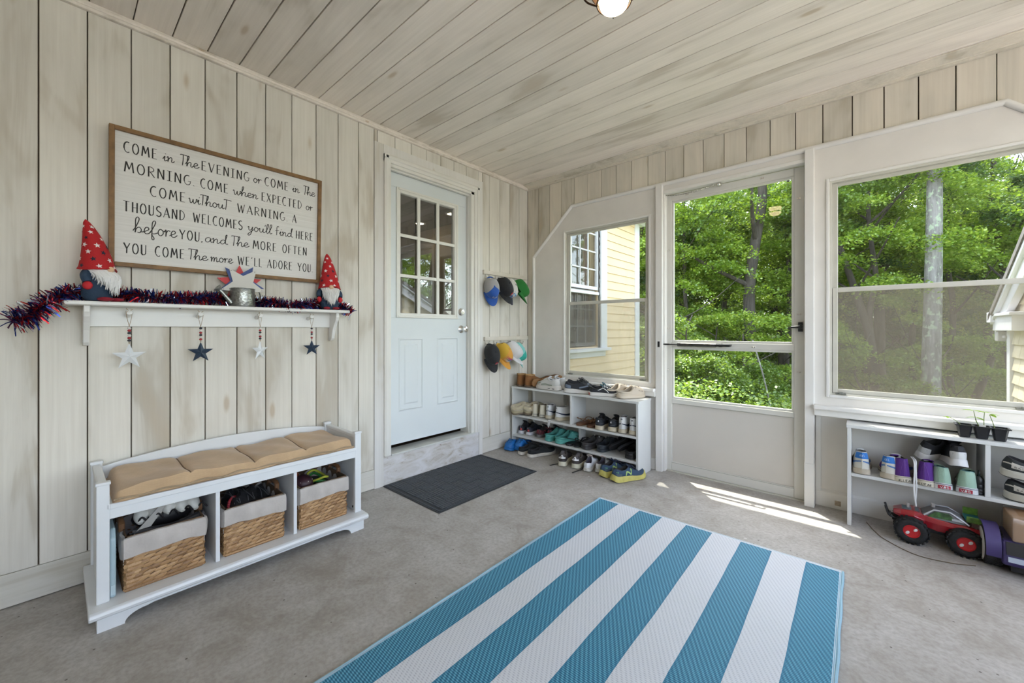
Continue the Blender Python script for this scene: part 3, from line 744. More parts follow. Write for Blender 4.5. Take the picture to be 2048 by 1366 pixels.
def tree(nm, label, cat, x, y, crown, s, rz, h, r, lean=(0,0), seed=0, group=None, barkm=None, sz=None, crown_dz=0):
    t = thing(nm, label, cat, (x, y, gz(x, y)), group=group); rnd = random.Random(seed)
    trunk_mb(h, r, lean, rnd).build('trunk', barkm or M_bark, t)
    c = bpy.data.objects.new('crown', CR[crown]); COL.objects.link(c); c.parent = t
    c.location = (lean[0]*.6, lean[1]*.6, crown_dz); c.rotation_euler = (0, 0, rz); c.scale = (s, s, sz or s); return t
def at(px, depth):                 # ground point at a bearing of the photograph, for laying out the woods
    k = (px-1024)/800.; cx, sx = math.cos(R(41.43)), math.sin(R(41.43))
    return 2.582+depth*(-sx+cx*k), -3.167+depth*(cx+sx*k)
rt = random.Random(21)
# big lichen-spotted trunk right of the wide window's middle
x, y = at(1860, 8.2)
tree('lichen_tree', 'tall straight grey tree trunk spotted with pale green lichen', 'tree', x, y, 2, 1.15, 1., 11, .165, (.05,0), 2, barkm=M_lichen, crown_dz=3.6)
rows = [  # bearing px, depth, crown kind, scale, trunk height, trunk r, crown lift, place
 (1512,10.2,0,1.0,9,.165001,1.6,'middle of the storm door glass, with thick trunk'),
 (1405,11.0,1,.95,6.5,.07,.0,'left part of the storm door glass'),
 (1462,12.6,1,1.05,7,.09,.2,'storm door glass left of the thick dark trunk'),
 (1572,11.8,1,1.0,7,.08,.1,'right edge of the storm door glass'),
 (1350,12.8,2,1.0,9,.12,.6,'left edge of the storm door glass'),
 (1430,9.4,3,.85,2.4,.03,-.3,'lower left of the storm door glass'),
 (1555,9.8,3,.9,2.4,.03,-.3,'lower right of the storm door glass'),
 (1385,8.6,4,.8,2.2,.03,-.5,'bottom left corner of the storm door glass'),
 (1500,8.8,4,.7,2.0,.03,-.6,'bottom of the storm door glass'),
 (1690,11.6,2,1.0,8,.11,1.0,'left part of the wide window'),
 (1735,9.8,1,.9,7,.08,.8,'wide window left of the forked trunk'),
 (1770,12.4,0,1.0,8,.17,1.4,'wide window, with thick trunk left of the lichen-spotted one'),
 (1830,13.5,1,1.1,8,.10,.2,'wide window behind the lichen-spotted trunk'),
 (1915,11.0,1,1.0,8,.08,.6,'wide window right of the lichen-spotted trunk'),
 (1965,12.6,2,1.1,8,.12,.4,'wide window farther right of the lichen-spotted trunk'),
 (2040,10.8,1,1.0,8,.10,.8,'wide window just beyond the outbuilding roof'),
 (1720,8.8,4,.8,2.2,.03,-.4,'lower left of the wide window'),
 (1900,9.0,3,.8,2.2,.03,-.4,'lower right of the wide window'),
 (1655,14.,1,1.1,8,.12,.2,'gap between storm door and wide window'),
 (1285,11.4,1,1.0,7,.10,-.2,'right strip of the small window'),
 (1240,14.,2,1.2,9,.13,.2,'corner of the yellow wing in the small window'),
 (1300,9.2,4,.9,2.2,.04,-.3,'lower right corner of the small window')]
kind_lab = {0: ('broadleaf_tree', 'mid green broadleaf tree in the'), 1: ('maple_tree', 'bright yellow-green maple in the'), 2: ('shade_tree', 'tall dark green tree in the'), 3: ('sapling', 'low light green sapling in the'), 4: ('sapling', 'low mid green sapling in the')}
for i, (px, d, k, s, h, r, dz, wh) in enumerate(rows):
    x, y = at(px, d)
    tree(kind_lab[k][0], kind_lab[k][1]+' '+wh, 'tree', x, y, k, s, rt.uniform(0, 6), h, r, (rt.uniform(-.3,.3), rt.uniform(-.2,.2)), 30+i, 'trees behind the porch', crown_dz=dz)
x, y = at(1795, 9.2); tree('forked_tree', 'dark leaning forked trunk left of the lichen-spotted trunk', 'tree', x, y, 0, .8, 2.2, 7.0, .10, (-.9,.2), 71, crown_dz=3.0)
x, y = at(1905, 9.6); tree('leaning_tree', 'slim dark trunk leaning right, right of the lichen-spotted trunk', 'tree', x, y, 2, .8, .4, 6.5, .08, (1.5,.2), 72, crown_dz=2.6)
# far rows closing the woods
bk = 0
for d, n_, s, zs_ in ((16.5, 17, .95, 1.0), (21, 18, 1.1, 1.15), (27, 16, 1.35, 1.35)):
    for i in range(n_):
        px = 980+1250*(i+rt.uniform(-.25,.25))/n_; x, y = at(px, d+rt.uniform(-1.5,1.5)); k = rt.choice((5,5,6))
        tree('forest_tree', 'tree in the far green wall of the woods, trunk mostly hidden by nearer leaves', 'tree', x, y, k, s*rt.uniform(.9,1.1), rt.uniform(0,6), 9*s*.75, .15, (rt.uniform(-.4,.4),0), 100+bk, 'far trees of the woods', sz=s*zs_*rt.uniform(.8,1.15)); bk += 1
# a few trees on the unseen sides, mirrored in the door glass and shading the open bays
for x, y, k, s in ((13,9,1,1.2),(15,5,0,1.3),(17,11,2,1.5),(11,12,1,1.3),(20,7,0,1.6)):
    tree('yard_tree', 'tree mirrored in the glass of the house door', 'tree', x, y, k, s, x, 7, .15, (0,0), int(x*7), 'trees mirrored in the door glass')
# understorey: brush nobody could count
cs = []
for i in range(620):
    px = rt.uniform(1000, 2250); d = rt.uniform(6.6, 19); x, y = at(px, d)
    if y < 2.9 or (x > 3.0 and y < 2.8): continue
    cs.append((x, y, gz(x, y)+rt.uniform(.05, .40)*(1+d*.05)))
me = leaves_mesh('undergrowth', cs, 260, (.36,.36,.07), .055, M_leaf, 9)
o = bpy.data.objects.new('undergrowth', me); COL.objects.link(o); tag(o, 'leafy brush covering the forest floor outside', 'undergrowth', kind='stuff')
# fallen pale stem and pink blossoming branch behind the storm door's lower pane
x, y = at(1505, 7.6); t = thing('fallen_stem', 'thin pale stem leaning across the lower pane of the storm door', 'branch', (x, y, gz(x, y)))
x2, y2 = at(1550, 7.3); b = MB(); b.tube(catmull([(0,0,1.35+.2), ((x2-x)*.5,(y2-y)*.5,.72+.15), (x2-x,y2-y,-.05)], 6), .014, 6); b.build('stem', M_lichen, t)
# ================================================================ BENCH WITH BASKETS
M_fw = mat('bench_paint', (.72,.74,.76), .33, var=(5,.03))
B0 = (.02, -2.555, 0)
bench = thing('storage_bench', 'white storage bench with open cubbies against the board wall', 'bench', B0, world=True)
ya, yb = -3.075, -2.030
b = MB()                                             # moulded base top with rounded nose
prof = [(.03,.058),(.485,.058),(.497,.066),(.500,.076),(.496,.086),(.485,.090),(.03,.090)]
b.prism([(p[1], p[0]) for p in prof], 1, ya-.022, yb+.012); b.build('bottom_board', M_fw, bench, bevel=.004, seg=3)
def plinth(xp, y0_, y1_, t):
    pts = [(y0_, 0), (y0_+.075, 0)]
    for k in range(9): a = PI/2*k/8; pts.append((y0_+.075+.062*(1-math.cos(a)), .036*math.sin(a)))
    pts += [(y0_+.16,.040)]
    q = [(y1_-(p[0]-y0_), p[1]) for p in reversed(pts)]
    b = MB(); b.prism(pts+q+[(y1_,.058),(y0_,.058)], 0, xp, xp+t); return b
plinth(.447, ya, yb, .020).build('front_plinth', M_fw, bench, bevel=.002)
for yy in (ya, yb-.02):
    b = MB(); b.box((.035, yy, 0), (.11, yy+.02, .058)); b.box((.11, yy, .03), (.38, yy+.02, .058)); b.box((.38, yy, 0), (.447, yy+.02, .058)); b.build('side_plinth', M_fw, bench, bevel=.002)
for y0_, nm in ((ya, 'end_panel'), (yb-.036, 'end_panel')):
    b = MB(); b.box((.05, y0_+.008, .09), (.42, y0_+.028, .515)); b.build('end_panel', M_fw, bench, bevel=.003)
    for x0_, ht in ((.412, .540), (.028, .535)):
        b = MB(); b.box((x0_, y0_, .09), (x0_+.024, y0_+.036, ht)); b.box((x0_-.002, y0_-.003, ht-.008), (x0_+.026, y0_+.039, ht+.004)); b.build('post', M_fw, bench, bevel=.003)
    b = MB(); b.box((.052, y0_+.004, .506), (.412, y0_+.032, .527)); b.build('arm_rail', M_fw, bench, bevel=.005)
b = MB(); n = 24; top = [(lerp(yb-.036, ya+.036, k/n), .512+.044*math.sin(PI*k/n)**.8) for k in range(n+1)]
b.prism([(ya+.036,.09),(yb-.036,.09)]+top, 0, .032, .048); b.build('back_panel', M_fw, bench, bevel=.003)
b = MB(); b.box((.048, ya+.03, .438), (.44, yb-.03, .458)); b.build('seat', M_fw, bench, bevel=.004)
b = MB(); b.box((.418, ya+.034, .400), (.436, yb-.034, .440)); b.box((.42, ya+.036, .438), (.441, yb-.036, .4585)); b.build('apron', M_fw, bench, bevel=.003)
for yy in (-2.708, -2.386):
    b = MB(); b.box((.05, yy, .09), (.430, yy+.016, .438)); b.build('divider', M_fw, bench, bevel=.002)
b = MB(); b.tube([(.40, yb-.0285, .115),(.40, yb-.034, .115)], .006, 10); b.build('screw_cap', M_black, bench)

# seat cushion: burlap pad in four tufted panels, lying on the seat
def burlap(name, col, sc=420, wr=.35):
    m = bpy.data.materials.new(name); n, l, bb = nodes(m); tc = n.new('ShaderNodeTexCoord'); p = tc.outputs['Object']
    w1 = n.new('ShaderNodeTexWave'); w1.bands_direction = 'X'; w1.inputs['Scale'].default_value = sc/6; w1.inputs['Distortion'].default_value = 1.2; l.new(p, w1.inputs['Vector'])
    w2 = n.new('ShaderNodeTexWave'); w2.bands_direction = 'Y'; w2.inputs['Scale'].default_value = sc/6; w2.inputs['Distortion'].default_value = 1.2; l.new(p, w2.inputs['Vector'])
    a = noise_tex(n, l, p, 5, 5, .65, .4); f = mnode(n, l, 'MULTIPLY', w1.outputs['Fac'], w2.outputs['Fac'])
    c = ramp(n, l, a, [(.3, tuple(x*.78 for x in col)), (.62, col), (.8, tuple(min(1,x*1.18) for x in col))])
    c = mixc(n, l, mnode(n, l, 'MULTIPLY', mnode(n, l, 'SUBTRACT', 1, f), .14), c, tuple(x*.5 for x in col)); l.new(c, bb.inputs['Base Color'])
    bb.inputs['Roughness'].default_value = .9; bb.inputs['Sheen Weight'].default_value = .25; bb.inputs['Specular IOR Level'].default_value = .15
    bump(n, l, bb, f, wr, .002); return m
M_burlap = burlap('burlap', (.60,.42,.255), 420, .10)
cu = thing('seat_cushion', 'tan burlap bench pad with four stitched panels, creased and slightly stained', 'cushion', (.24,-2.55,.4585), world=True)
NX, NY = 16, 97
def cush_top(i, j):
    u, v = i/(NX-1), j/(NY-1); y = lerp(ya+.047, yb-.047, v); x = lerp(.060, .434, u)
    d = min(abs(v-k) for k in (.25,.5,.75)); seam = math.exp(-(d/.010)**2)
    e = min(u, 1-u)/.10; ev = min(v, 1-v)/.028
    rnd_ = (1-(1-min(1, e))**2)**.5*(1-(1-min(1, ev))**2)**.5
    puff = .90+.10*math.sin(PI*((v*4) % 1))**.5
    z = .4625+.046*rnd_*puff-.009*seam*rnd_+.004*math.sin(17*v+4*u)*rnd_+.0025*math.sin(41*v-9*u)*rnd_+.004*math.sin(6*u+2.2*math.sin(9*v))*rnd_
    x += .006*math.sin(v*39)*(u > .8)+.005*math.sin(v*14+1)
    return (x, y, z)
b = MB(); b.sheet([[cush_top(i, j) for j in range(NY)] for i in range(NX)], 0, True, 0, flip=True)
b.sheet([[(lerp(.060,.434,i/3), lerp(ya+.047, yb-.047, j/24), .4600) for j in range(25)] for i in range(4)], 0, True, 0)
def edge_wall(pts_top):
    b.sheet([[ (p[0], p[1], .4595) for p in pts_top], [(p[0]+q[0], p[1]+q[1], lerp(.4595, p[2], .5)) for p, q in zip(pts_top, [pts_off]*len(pts_top))], pts_top], 0, True)
pts_off = (.006, 0); edge_wall([cush_top(NX-1, j) for j in range(NY)])
pts_off = (-.004, 0); edge_wall([cush_top(0, j) for j in range(NY)][::-1])
pts_off = (0, -.004); edge_wall([cush_top(i, 0) for i in range(NX)])
pts_off = (0, .004); edge_wall([cush_top(i, NY-1) for i in range(NX)][::-1])
b.build('pad', M_burlap, cu)
b = MB()
for v in (.25,.5,.75):
    j = round(v*(NY-1)); pts = [Vector(cush_top(i, j))+Vector((0,0,.0015)) for i in range(1, NX-1)]; b.tube(pts, .0022, 5)
b.build('stitching', mat('seam_thread', (.20,.13,.08), .9), cu)
b = MB(); b.tube([Vector((.437+.006*math.sin(v*39/(NY-1)*1.0)+.004*math.sin(v*.23), cush_top(NX-1, v)[1], .470+.003*math.sin(v*.5))) for v in range(NY)], .0035, 6); b.build('piping', burlap('piping_burlap', (.44,.33,.21)), cu)

# wicker baskets with linen liners
M_liner = mat('linen_liner', (.50,.46,.43), .9, var=(14,.10), bump=(120,.12), sheen=.2); M_hand = mat('wood_handle', (.17,.08,.035), .5)
def wicker():
    m = bpy.data.materials.new('wicker'); n, l, bb = nodes(m); g = n.new('ShaderNodeNewGeometry'); tc = n.new('ShaderNodeTexCoord')
    a = noise_tex(n, l, mapping(n, l, tc.outputs['Object'], (60,160,220)), 1, 3); rp = g.outputs['Random Per Island']
    c = ramp(n, l, mnode(n, l, 'ADD', mnode(n, l, 'MULTIPLY', rp, .6), mnode(n, l, 'MULTIPLY', a, .4)), [(.1, (.19,.095,.035)), (.45, (.36,.20,.085)), (.8, (.50,.31,.15))])
    l.new(c, bb.inputs['Base Color']); bb.inputs['Roughness'].default_value = .5; bump(n, l, bb, a, .4, .002); return m
M_wick = wicker()
def basket(label, y0_, y1_, contents):
    # local: x depth (front +), y width
    w, d, h, lh = y1_-y0_, .33, .205, .07
    t = thing('wicker_basket', label, 'basket', (.415-d/2, (y0_+y1_)/2, .0905), group='wicker baskets in the bench')
    rnd = random.Random(int(y0_*1000)); cr = .028
    def perim(s, ins=0):                             # rounded rectangle perimeter, s in metres from the front-left corner
        a, c = d/2-ins, w/2-ins; L = 2*(2*a+2*c); s = s % L
        if s < 2*c: p, nrm, tg = (a, -c+s), (1,0), (0,1)
        elif s < 2*c+2*a: p, nrm, tg = (a-(s-2*c), c), (0,1), (-1,0)
        elif s < 4*c+2*a: p, nrm, tg = (-a, c-(s-2*c-2*a)), (-1,0), (0,-1)
        else: p, nrm, tg = (-a+(s-4*c-2*a), -c), (0,-1), (1,0)
        return p, nrm, tg
    b = MB(); L = 2*(d+w); rows = 9; rh = (h-lh*.75-.010)/rows; cnt = int(L/.034)
    for r in range(rows):
        for k in range(cnt):
            s = (k+.5*(r % 2)+rnd.uniform(-.06,.06))*L/cnt; p, nr, tg = perim(s, .006); zc = .010+(r+.5)*rh
            le, th, ht = L/cnt*.64, .0065*rnd.uniform(.85,1.15), rh*.60*rnd.uniform(.92,1.08); tilt = .30
            rings = []
            for q in range(6):
                u = -1+2*q/5; e = max(.12, (1-u*u)**.6); p, nr, tg = perim(s+u*le, .006); cx = (p[0], p[1], zc+u*le*tilt*.5)
                rings.append([(cx[0]+nr[0]*th*e*math.cos(a), cx[1]+nr[1]*th*e*math.cos(a), cx[2]+ht*e*math.sin(a)) for a in [2*PI*i/6 for i in range(6)]])
            b.loft(rings, True)
    b.box((-d/2+.004,-w/2+.004,.002), (d/2-.004,w/2-.004,.008))
    for pts in ([perim(s, .004) for s in np.linspace(0, L, 60)],):
        b.tube([(q[0][0], q[0][1], .006) for q in pts[:-1]], .006, 6, closed=True)
    b.build('weave', M_wick, t)
    b = MB(); b.box((-d/2+.007,-w/2+.007,.006), (d/2-.007,w/2-.007,.012))
    for s0, s1 in (((-d/2+.006,-w/2+.006),(-d/2+.010,w/2-.006)), ((d/2-.010,-w/2+.006),(d/2-.006,w/2-.006)), ((-d/2+.006,-w/2+.006),(d/2-.006,-w/2+.010)), ((-d/2+.006,w/2-.010),(d/2-.006,w/2-.006))): b.box((*s0,.008), (*s1,h+.01))
    b.build('inner_wall', mat('basket_inner', (.13,.075,.04), .8), t)
    # liner folded over the rim, wrinkled hem; cut down at the handle ends
    b = MB(); N = 96; rings = []
    for zz, off in ((h-lh,.0065),(h-lh*.6,.009),(h-.014,.008),(h+.004,.004),(h+.006,-.004),(h-.02,-.011),(h-.10,-.012)):
        ring = []
        for i in range(N):
            s = L*i/N; p, nr, tg = perim(s); wav = (.0035*math.sin(s*17+y0_*9)+.0025*math.sin(s*41)) if zz < h-.05 and off > 0 else 0
            k = .0025*math.sin(s*90+zz*40)
            ring.append((p[0]+nr[0]*(off+k), p[1]+nr[1]*(off+k), zz+wav+.004*math.sin(s*15)))
        rings.append(ring)
    b.loft(rings, False); b.build('liner', M_liner, t)
    for sg in (-1, 1):
        b = MB(); yy = sg*(w/2-.002); b.tube([(-.055,yy,h+.0),(-.055,yy,h+.028),(-.045,yy,h+.034),(.045,yy,h+.034),(.055,yy,h+.028),(.055,yy,h+.0)], .011, 8); b.build('handle', M_hand, t)
    return t
basket('wicker basket in the left cubby of the bench, holding a sports glove', -3.000, -2.740, 0)
basket('wicker basket with linen liner in the middle cubby of the bench', -2.674, -2.420, 1)
basket('wicker basket with linen liner in the right cubby, colourful cords inside', -2.352, -2.098, 2)
# contents (each rests in its basket)
M_glove = mat('glove_cream', (.62,.60,.55), .6, var=(30,.1)); M_gblk = mat('glove_black', (.02,.018,.02), .5)
g = thing('baseball_glove', 'black and cream fingered sports glove lying on top in the left basket', 'glove', (.25,-2.85,.27))
b = MB()
for k in range(5):
    a = R(-60+k*32); pts = [(.07*math.sin(a)*q*.9-.02, .075*math.sin(a)*(.4+q), .03+.085*math.sin(PI*.16+q*1.5)) for q in (0,.3,.6,.9,1.1)]
    pts = [(-.05+.13*q, (-.085+.042*k)*(.75+.35*q), .035+.05*math.sin(q*PI*.85)-.006*abs(k-2)) for q in (0,.25,.5,.75,1.0)]
    b.tube(catmull(pts, 4), [.027]*13+[.025,.022,.017,.008], 10)
b.build('fingers', M_glove, g)
b = MB(); b.ball((-.06,0,.02), (.07,.11,.055), 16, 10); b.tube(catmull([(.08,-.115,.018),(.11,0,.010),(.09,.115,.022)], 6), .016, 8); b.build('palm', M_gblk, g)
b = MB()
for k in range(4): yy = -.064+.043*k; b.tube(catmull([(-.05,yy*.8,.06),(.01,yy,.088),(.08,yy*1.1,.05)], 5), .004, 5)
for k in range(5): b.tube(catmull([(.07,-.1+.05*k,.05),(.1,-.09+.05*k,.075),(.08,-.07+.05*k,.045)], 4), .004, 5)
b.build('lacing', M_gblk, g)
t = thing('paper_sleeve', 'grey flat sleeve standing slanted at the left inside the first basket', 'folder', (.345,0,0))
b = MB(); b.prism([(-.16,.0),(.16,.0),(.16,.235),(-.05,.235),(-.16,.12)], 1, -.004, .004) if False else b.prism([(-2.968,.280),(-2.925,.280),(-2.862,.376),(-2.884,.376)], 0, -.002, .002); b.build('cover', mat('sleeve_grey', (.38,.36,.33), .6), t)
bx = thing('plastic_case', 'pale blue flat plastic case standing between bench end and left basket', 'case', (.37,-3.0275,.0905))
b = MB(); b.prism([(-.07,0),(.07,0),(.07,.235),(.045,.26),(-.07,.26)], 1, -.011, .006) if False else b.prism([(.001,-.30),(.001,.05),(.225,.05),(.258,.02),(.258,-.30)], 1, -.011, .007); b.build('shell', mat('pale_blue_plastic', (.36,.47,.52), .35), bx, bevel=.006)
b = MB(); b.box((.0505,-.009,.012), (.053,.005,.05)); b.build('clasp', mat('clasp_blue', (.44,.55,.60), .35), bx, bevel=.001)
M_mesh = mat('black_mesh', (.014,.014,.016), .45, bump=(60,.3)); M_red = mat('cord_red', (.30,.02,.03), .5)
t = thing('mesh_bag', 'crumpled black mesh bag filling the middle basket', 'bag', (.24,-2.54,.20))
b = MB(); rnd = random.Random(4); G = []
for i in range(12):
    row = []
    for j in range(16):
        u, v = i/11*2-1, j/15*2-1; q = max(0, 1-u**4)*max(0, 1-v**4); row.append((.135*u, .115*v, .03+.075*q+.018*q*math.sin(7*u+3*v)+.014*q*math.sin(13*v-4*u)))
    G.append(row)
b.sheet(G, 0, True, .004, flip=True); b.build('mesh_fabric', M_mesh, t)
b = MB()
for k in range(9):
    pts = [(.12-.24*q, -.08+.02*k+.01*math.sin(k*2+q*6), .075+.07*math.sin(PI*q)*.5+.004) for q in np.linspace(.1,.8,7)]; b.tube(pts, .0012, 4)
b.build('netting', mat('netting_grey', (.16,.16,.17), .5), t)
t = thing('jump_rope', 'red beaded cord curling over the black mesh in the middle basket', 'rope', (.33,-2.63,.27))
b = MB()
for k in range(13): q = k/12; b.ball((.055-.14*q, -.02+.06*q**1.5, .005+.03*math.sin(q*2.5)), .0065, 8, 6)
b.build('cord', M_red, t)
t = thing('marker_pen', 'blue capped pen with pink end in the middle basket', 'pen', (.345,-2.575,.262), (0, R(-25), R(20)))
b = MB(); b.tube([(-.03,0,.0),(.03,0,0)], .010, 10); b.build('barrel', mat('pen_blue', (.05,.30,.55), .4), t)
b = MB(); b.tube([(.03,0,0),(.05,0,0)], .0105, 10); b.build('end_cap', mat('pen_pink', (.6,.05,.22), .4), t)
t = thing('grip_ball', 'dark maroon patterned ball with white marks in the right basket', 'ball', (.32,-2.30,.275)); b = MB(); b.ball((0,0,.02), (.055,.05,.045), 18, 12)
b.build('ball', mat('maroon_ball', (.035,.008,.015), .5), t); b = MB()
for k in range(7): a = k*.9; b.tube([(.05*math.cos(a),.045*math.sin(a),.03+.01*math.sin(k)),(.048*math.cos(a+.25),.043*math.sin(a+.25),.04)], .0022, 4)
b.build('marks', M_glove, t)
for nm, lab, col, off in (('climbing_cord', 'yellow looped cord in the right basket', (.36,.38,.04), 0), ('green_cord', 'green looped cord in the right basket', (.02,.16,.03), 1), ('braided_cord', 'red and yellow braided cord at the left of the right basket', (.33,.06,.02), 2)):
    t = thing(nm, lab, 'cord', (.28,-2.24 if off < 2 else -2.33,.30-.016*off if off < 2 else .300)); b = MB()
    pts = [(.06*math.cos(a*1.0)+.03*math.sin(2*a), (.075-.015*off)*math.sin(a), .012*math.sin(3*a+off)) for a in np.linspace(0, 2*PI, 14)[:-1]] if off < 2 else [(.06-.12*q, -.02+.06*q, .01+.025*math.sin(q*3)) for q in np.linspace(0,1,6)]
    b.tube(catmull(pts, 5, closed=off < 2), .0065 if off < 2 else .009, 7, closed=off < 2); b.build('loop', mat(nm+'_mat', col, .5), t)
t = thing('dark_pouch', 'dark grey cloth pouch lying in the right basket', 'pouch', (.24,-2.22,.175)); b = MB(); b.ball((0,0,.05), (.12,.10,.055), 18, 10); b.build('cloth', mat('dark_cloth', (.03,.032,.035), .8, bump=(30,.4)), t)
# ================================================================ WALL SHELF, SIGN, ORNAMENTS
M_sh = mat('shelf_paint', (.76,.75,.72), .4, var=(5,.03))
sh = thing('peg_shelf', 'white wall shelf with four pegs under the framed sign', 'shelf', (0,-2.55,1.14), world=True)
b = MB(); b.box((.001,-3.155,1.223), (.135,-1.945,1.241)); b.build('top_board', M_sh, sh, bevel=.005, seg=3)
b = MB(); b.box((.001,-3.095,1.133), (.018,-2.005,1.224)); b.build('back_rail', M_sh, sh, bevel=.003)
for yy in (-3.098, -2.022):
    pts = [(.001,1.224),(.110,1.224),(.108,1.196),(.100,1.176),(.078,1.150),(.060,1.118),(.050,1.085),(.044,1.064),(.030,1.050),(.001,1.048)]
    b = MB(); b.prism([(p[1], p[0]) for p in pts], 1, yy, yy+.020); b.build('bracket', M_sh, sh, bevel=.003)
PEGY = (-2.955, -2.694, -2.430, -2.155)
for yy in PEGY:
    b = MB(); b.lathe([(.011,0),(.009,.006),(.007,.02),(.007,.036),(.011,.046),(.0135,.054),(.011,.061),(.0001,.063)], 14, 0, Matrix.Translation((.018,yy,1.186)) @ Matrix.Rotation(R(78), 4, 'Y')); b.build('peg', M_sh, sh)

def star_pts(r, ri, n=5, rot=PI/2): return [((r if k % 2 == 0 else ri)*math.cos(rot+PI*k/n), (r if k % 2 == 0 else ri)*math.sin(rot+PI*k/n)) for k in range(2*n)]
M_sw = mat('star_white', (.72,.74,.76), .4); M_sn = mat('star_navy', (.02,.04,.075), .4); M_str = mat('twine', (.36,.25,.14), .9)
M_bred = mat('bead_red', (.36,.02,.03), .45); M_bwh = mat('bead_white', (.74,.70,.66), .5); M_bnv = mat('bead_navy', (.02,.02,.035), .5)
def ornament(yy, white, r, rot, label):
    px_ = .018+.055*math.sin(R(78))
    o = thing('star_ornament', label, 'ornament', (px_+.002, yy, 1.186), (0,0,R(rot)), group='star ornaments hanging from the pegs')
    b = MB(); b.tube(catmull([(0,-.010,.004),(.004,-.009,.014),(0,.0,.017),(-.004,.009,.014),(0,.010,.004)], 3), .0012, 5)
    b.tube([(0,-.010,.006),(0,-.008,-.012),(0,0,-.052)], .001, 5); b.tube([(0,.010,.006),(0,.008,-.012),(0,0,-.052)], .001, 5); b.tube([(0,0,-.052),(0,0,-.135)], .0012, 5)
    b.tube([(0,.0,.016),(.006,-.012,.030)], .0012, 5); b.tube([(0,.0,.016),(.006,.010,.026)], .0012, 5); b.build('twine_loop', M_str, o)
    cols = [M_bwh, M_bred, M_bnv, M_bwh, M_bred, M_bnv] if white else [M_bnv, M_bwh, M_bred, M_bnv, M_bwh, M_bred]; z = -.060
    for m in cols:
        b = MB(); b.ball((0,0,z), (.0068,.0068,.0055), 10, 8); b.build('bead', m, o); z -= .0112
    zc = -.127-r; sp = star_pts(r, r*.40); b = MB(); f = .011
    v = [(f,0,zc),(-.004,0,zc)]+[(0,p[0],zc+p[1]) for p in sp]
    b.add(v, [(0,2+k,2+(k+1)%10) for k in range(10)]+[(1,2+(k+1)%10,2+k) for k in range(10)]); b.build('star', M_sw if white else M_sn, o)
    b = MB(); b.tube([(0,.003,-.125),(0,0,-.122),(0,-.003,-.125),(0,0,-.130)], .0008, 5, closed=True); b.build('ring', M_track, o)
ornament(PEGY[0], True, .062, 10, 'white metal star with red and navy beads on the first peg from the left')
ornament(PEGY[1], False, .054, -6, 'navy metal star with beads on the second peg, left of the watering can')
ornament(PEGY[2], True, .056, 30, 'white metal star with beads on the third peg, below the watering can')
ornament(PEGY[3], False, .050, -4, 'small navy metal star with beads on the rightmost peg')

# ---- framed sign with painted text
SG = thing('framed_sign', 'framed white wooden sign with black hand lettering above the shelf', 'sign', (.012,-2.555,1.41), (0, R(2.2), 0))
hw, hh_ = .4645, .63
M_frame = mat('stained_frame', (.20,.105,.035), .55, var=(26,.25), bump=(60,.2)); 
def sign_board():
    m = bpy.data.materials.new('sign_board'); n, l, bb = nodes(m); tc = n.new('ShaderNodeTexCoord'); a = noise_tex(n, l, mapping(n, l, tc.outputs['Object'], (2, 2, 160)), 1, 4, .6)
    c = ramp(n, l, a, [(.3, (.65,.635,.60)), (.65, (.73,.715,.685))]); l.new(c, bb.inputs['Base Color']); bb.inputs['Roughness'].default_value = .6; bump(n, l, bb, a, .2, .001); return m
b = MB(); b.box((.004,-hw+.01,.01), (.014,hw-.01,hh_-.01)); b.build('board', sign_board(), SG)
b = MB(); fw = .019
for a, c in (((0,-hw,0),(.03,-hw+fw,hh_)), ((0,hw-fw,0),(.03,hw,hh_)), ((0,-hw+fw,hh_-fw),(.03,hw-fw,hh_)), ((0,-hw+fw,0),(.03,hw-fw,fw))): b.box(a, c)
b.build('frame', M_frame, SG, bevel=.0015)

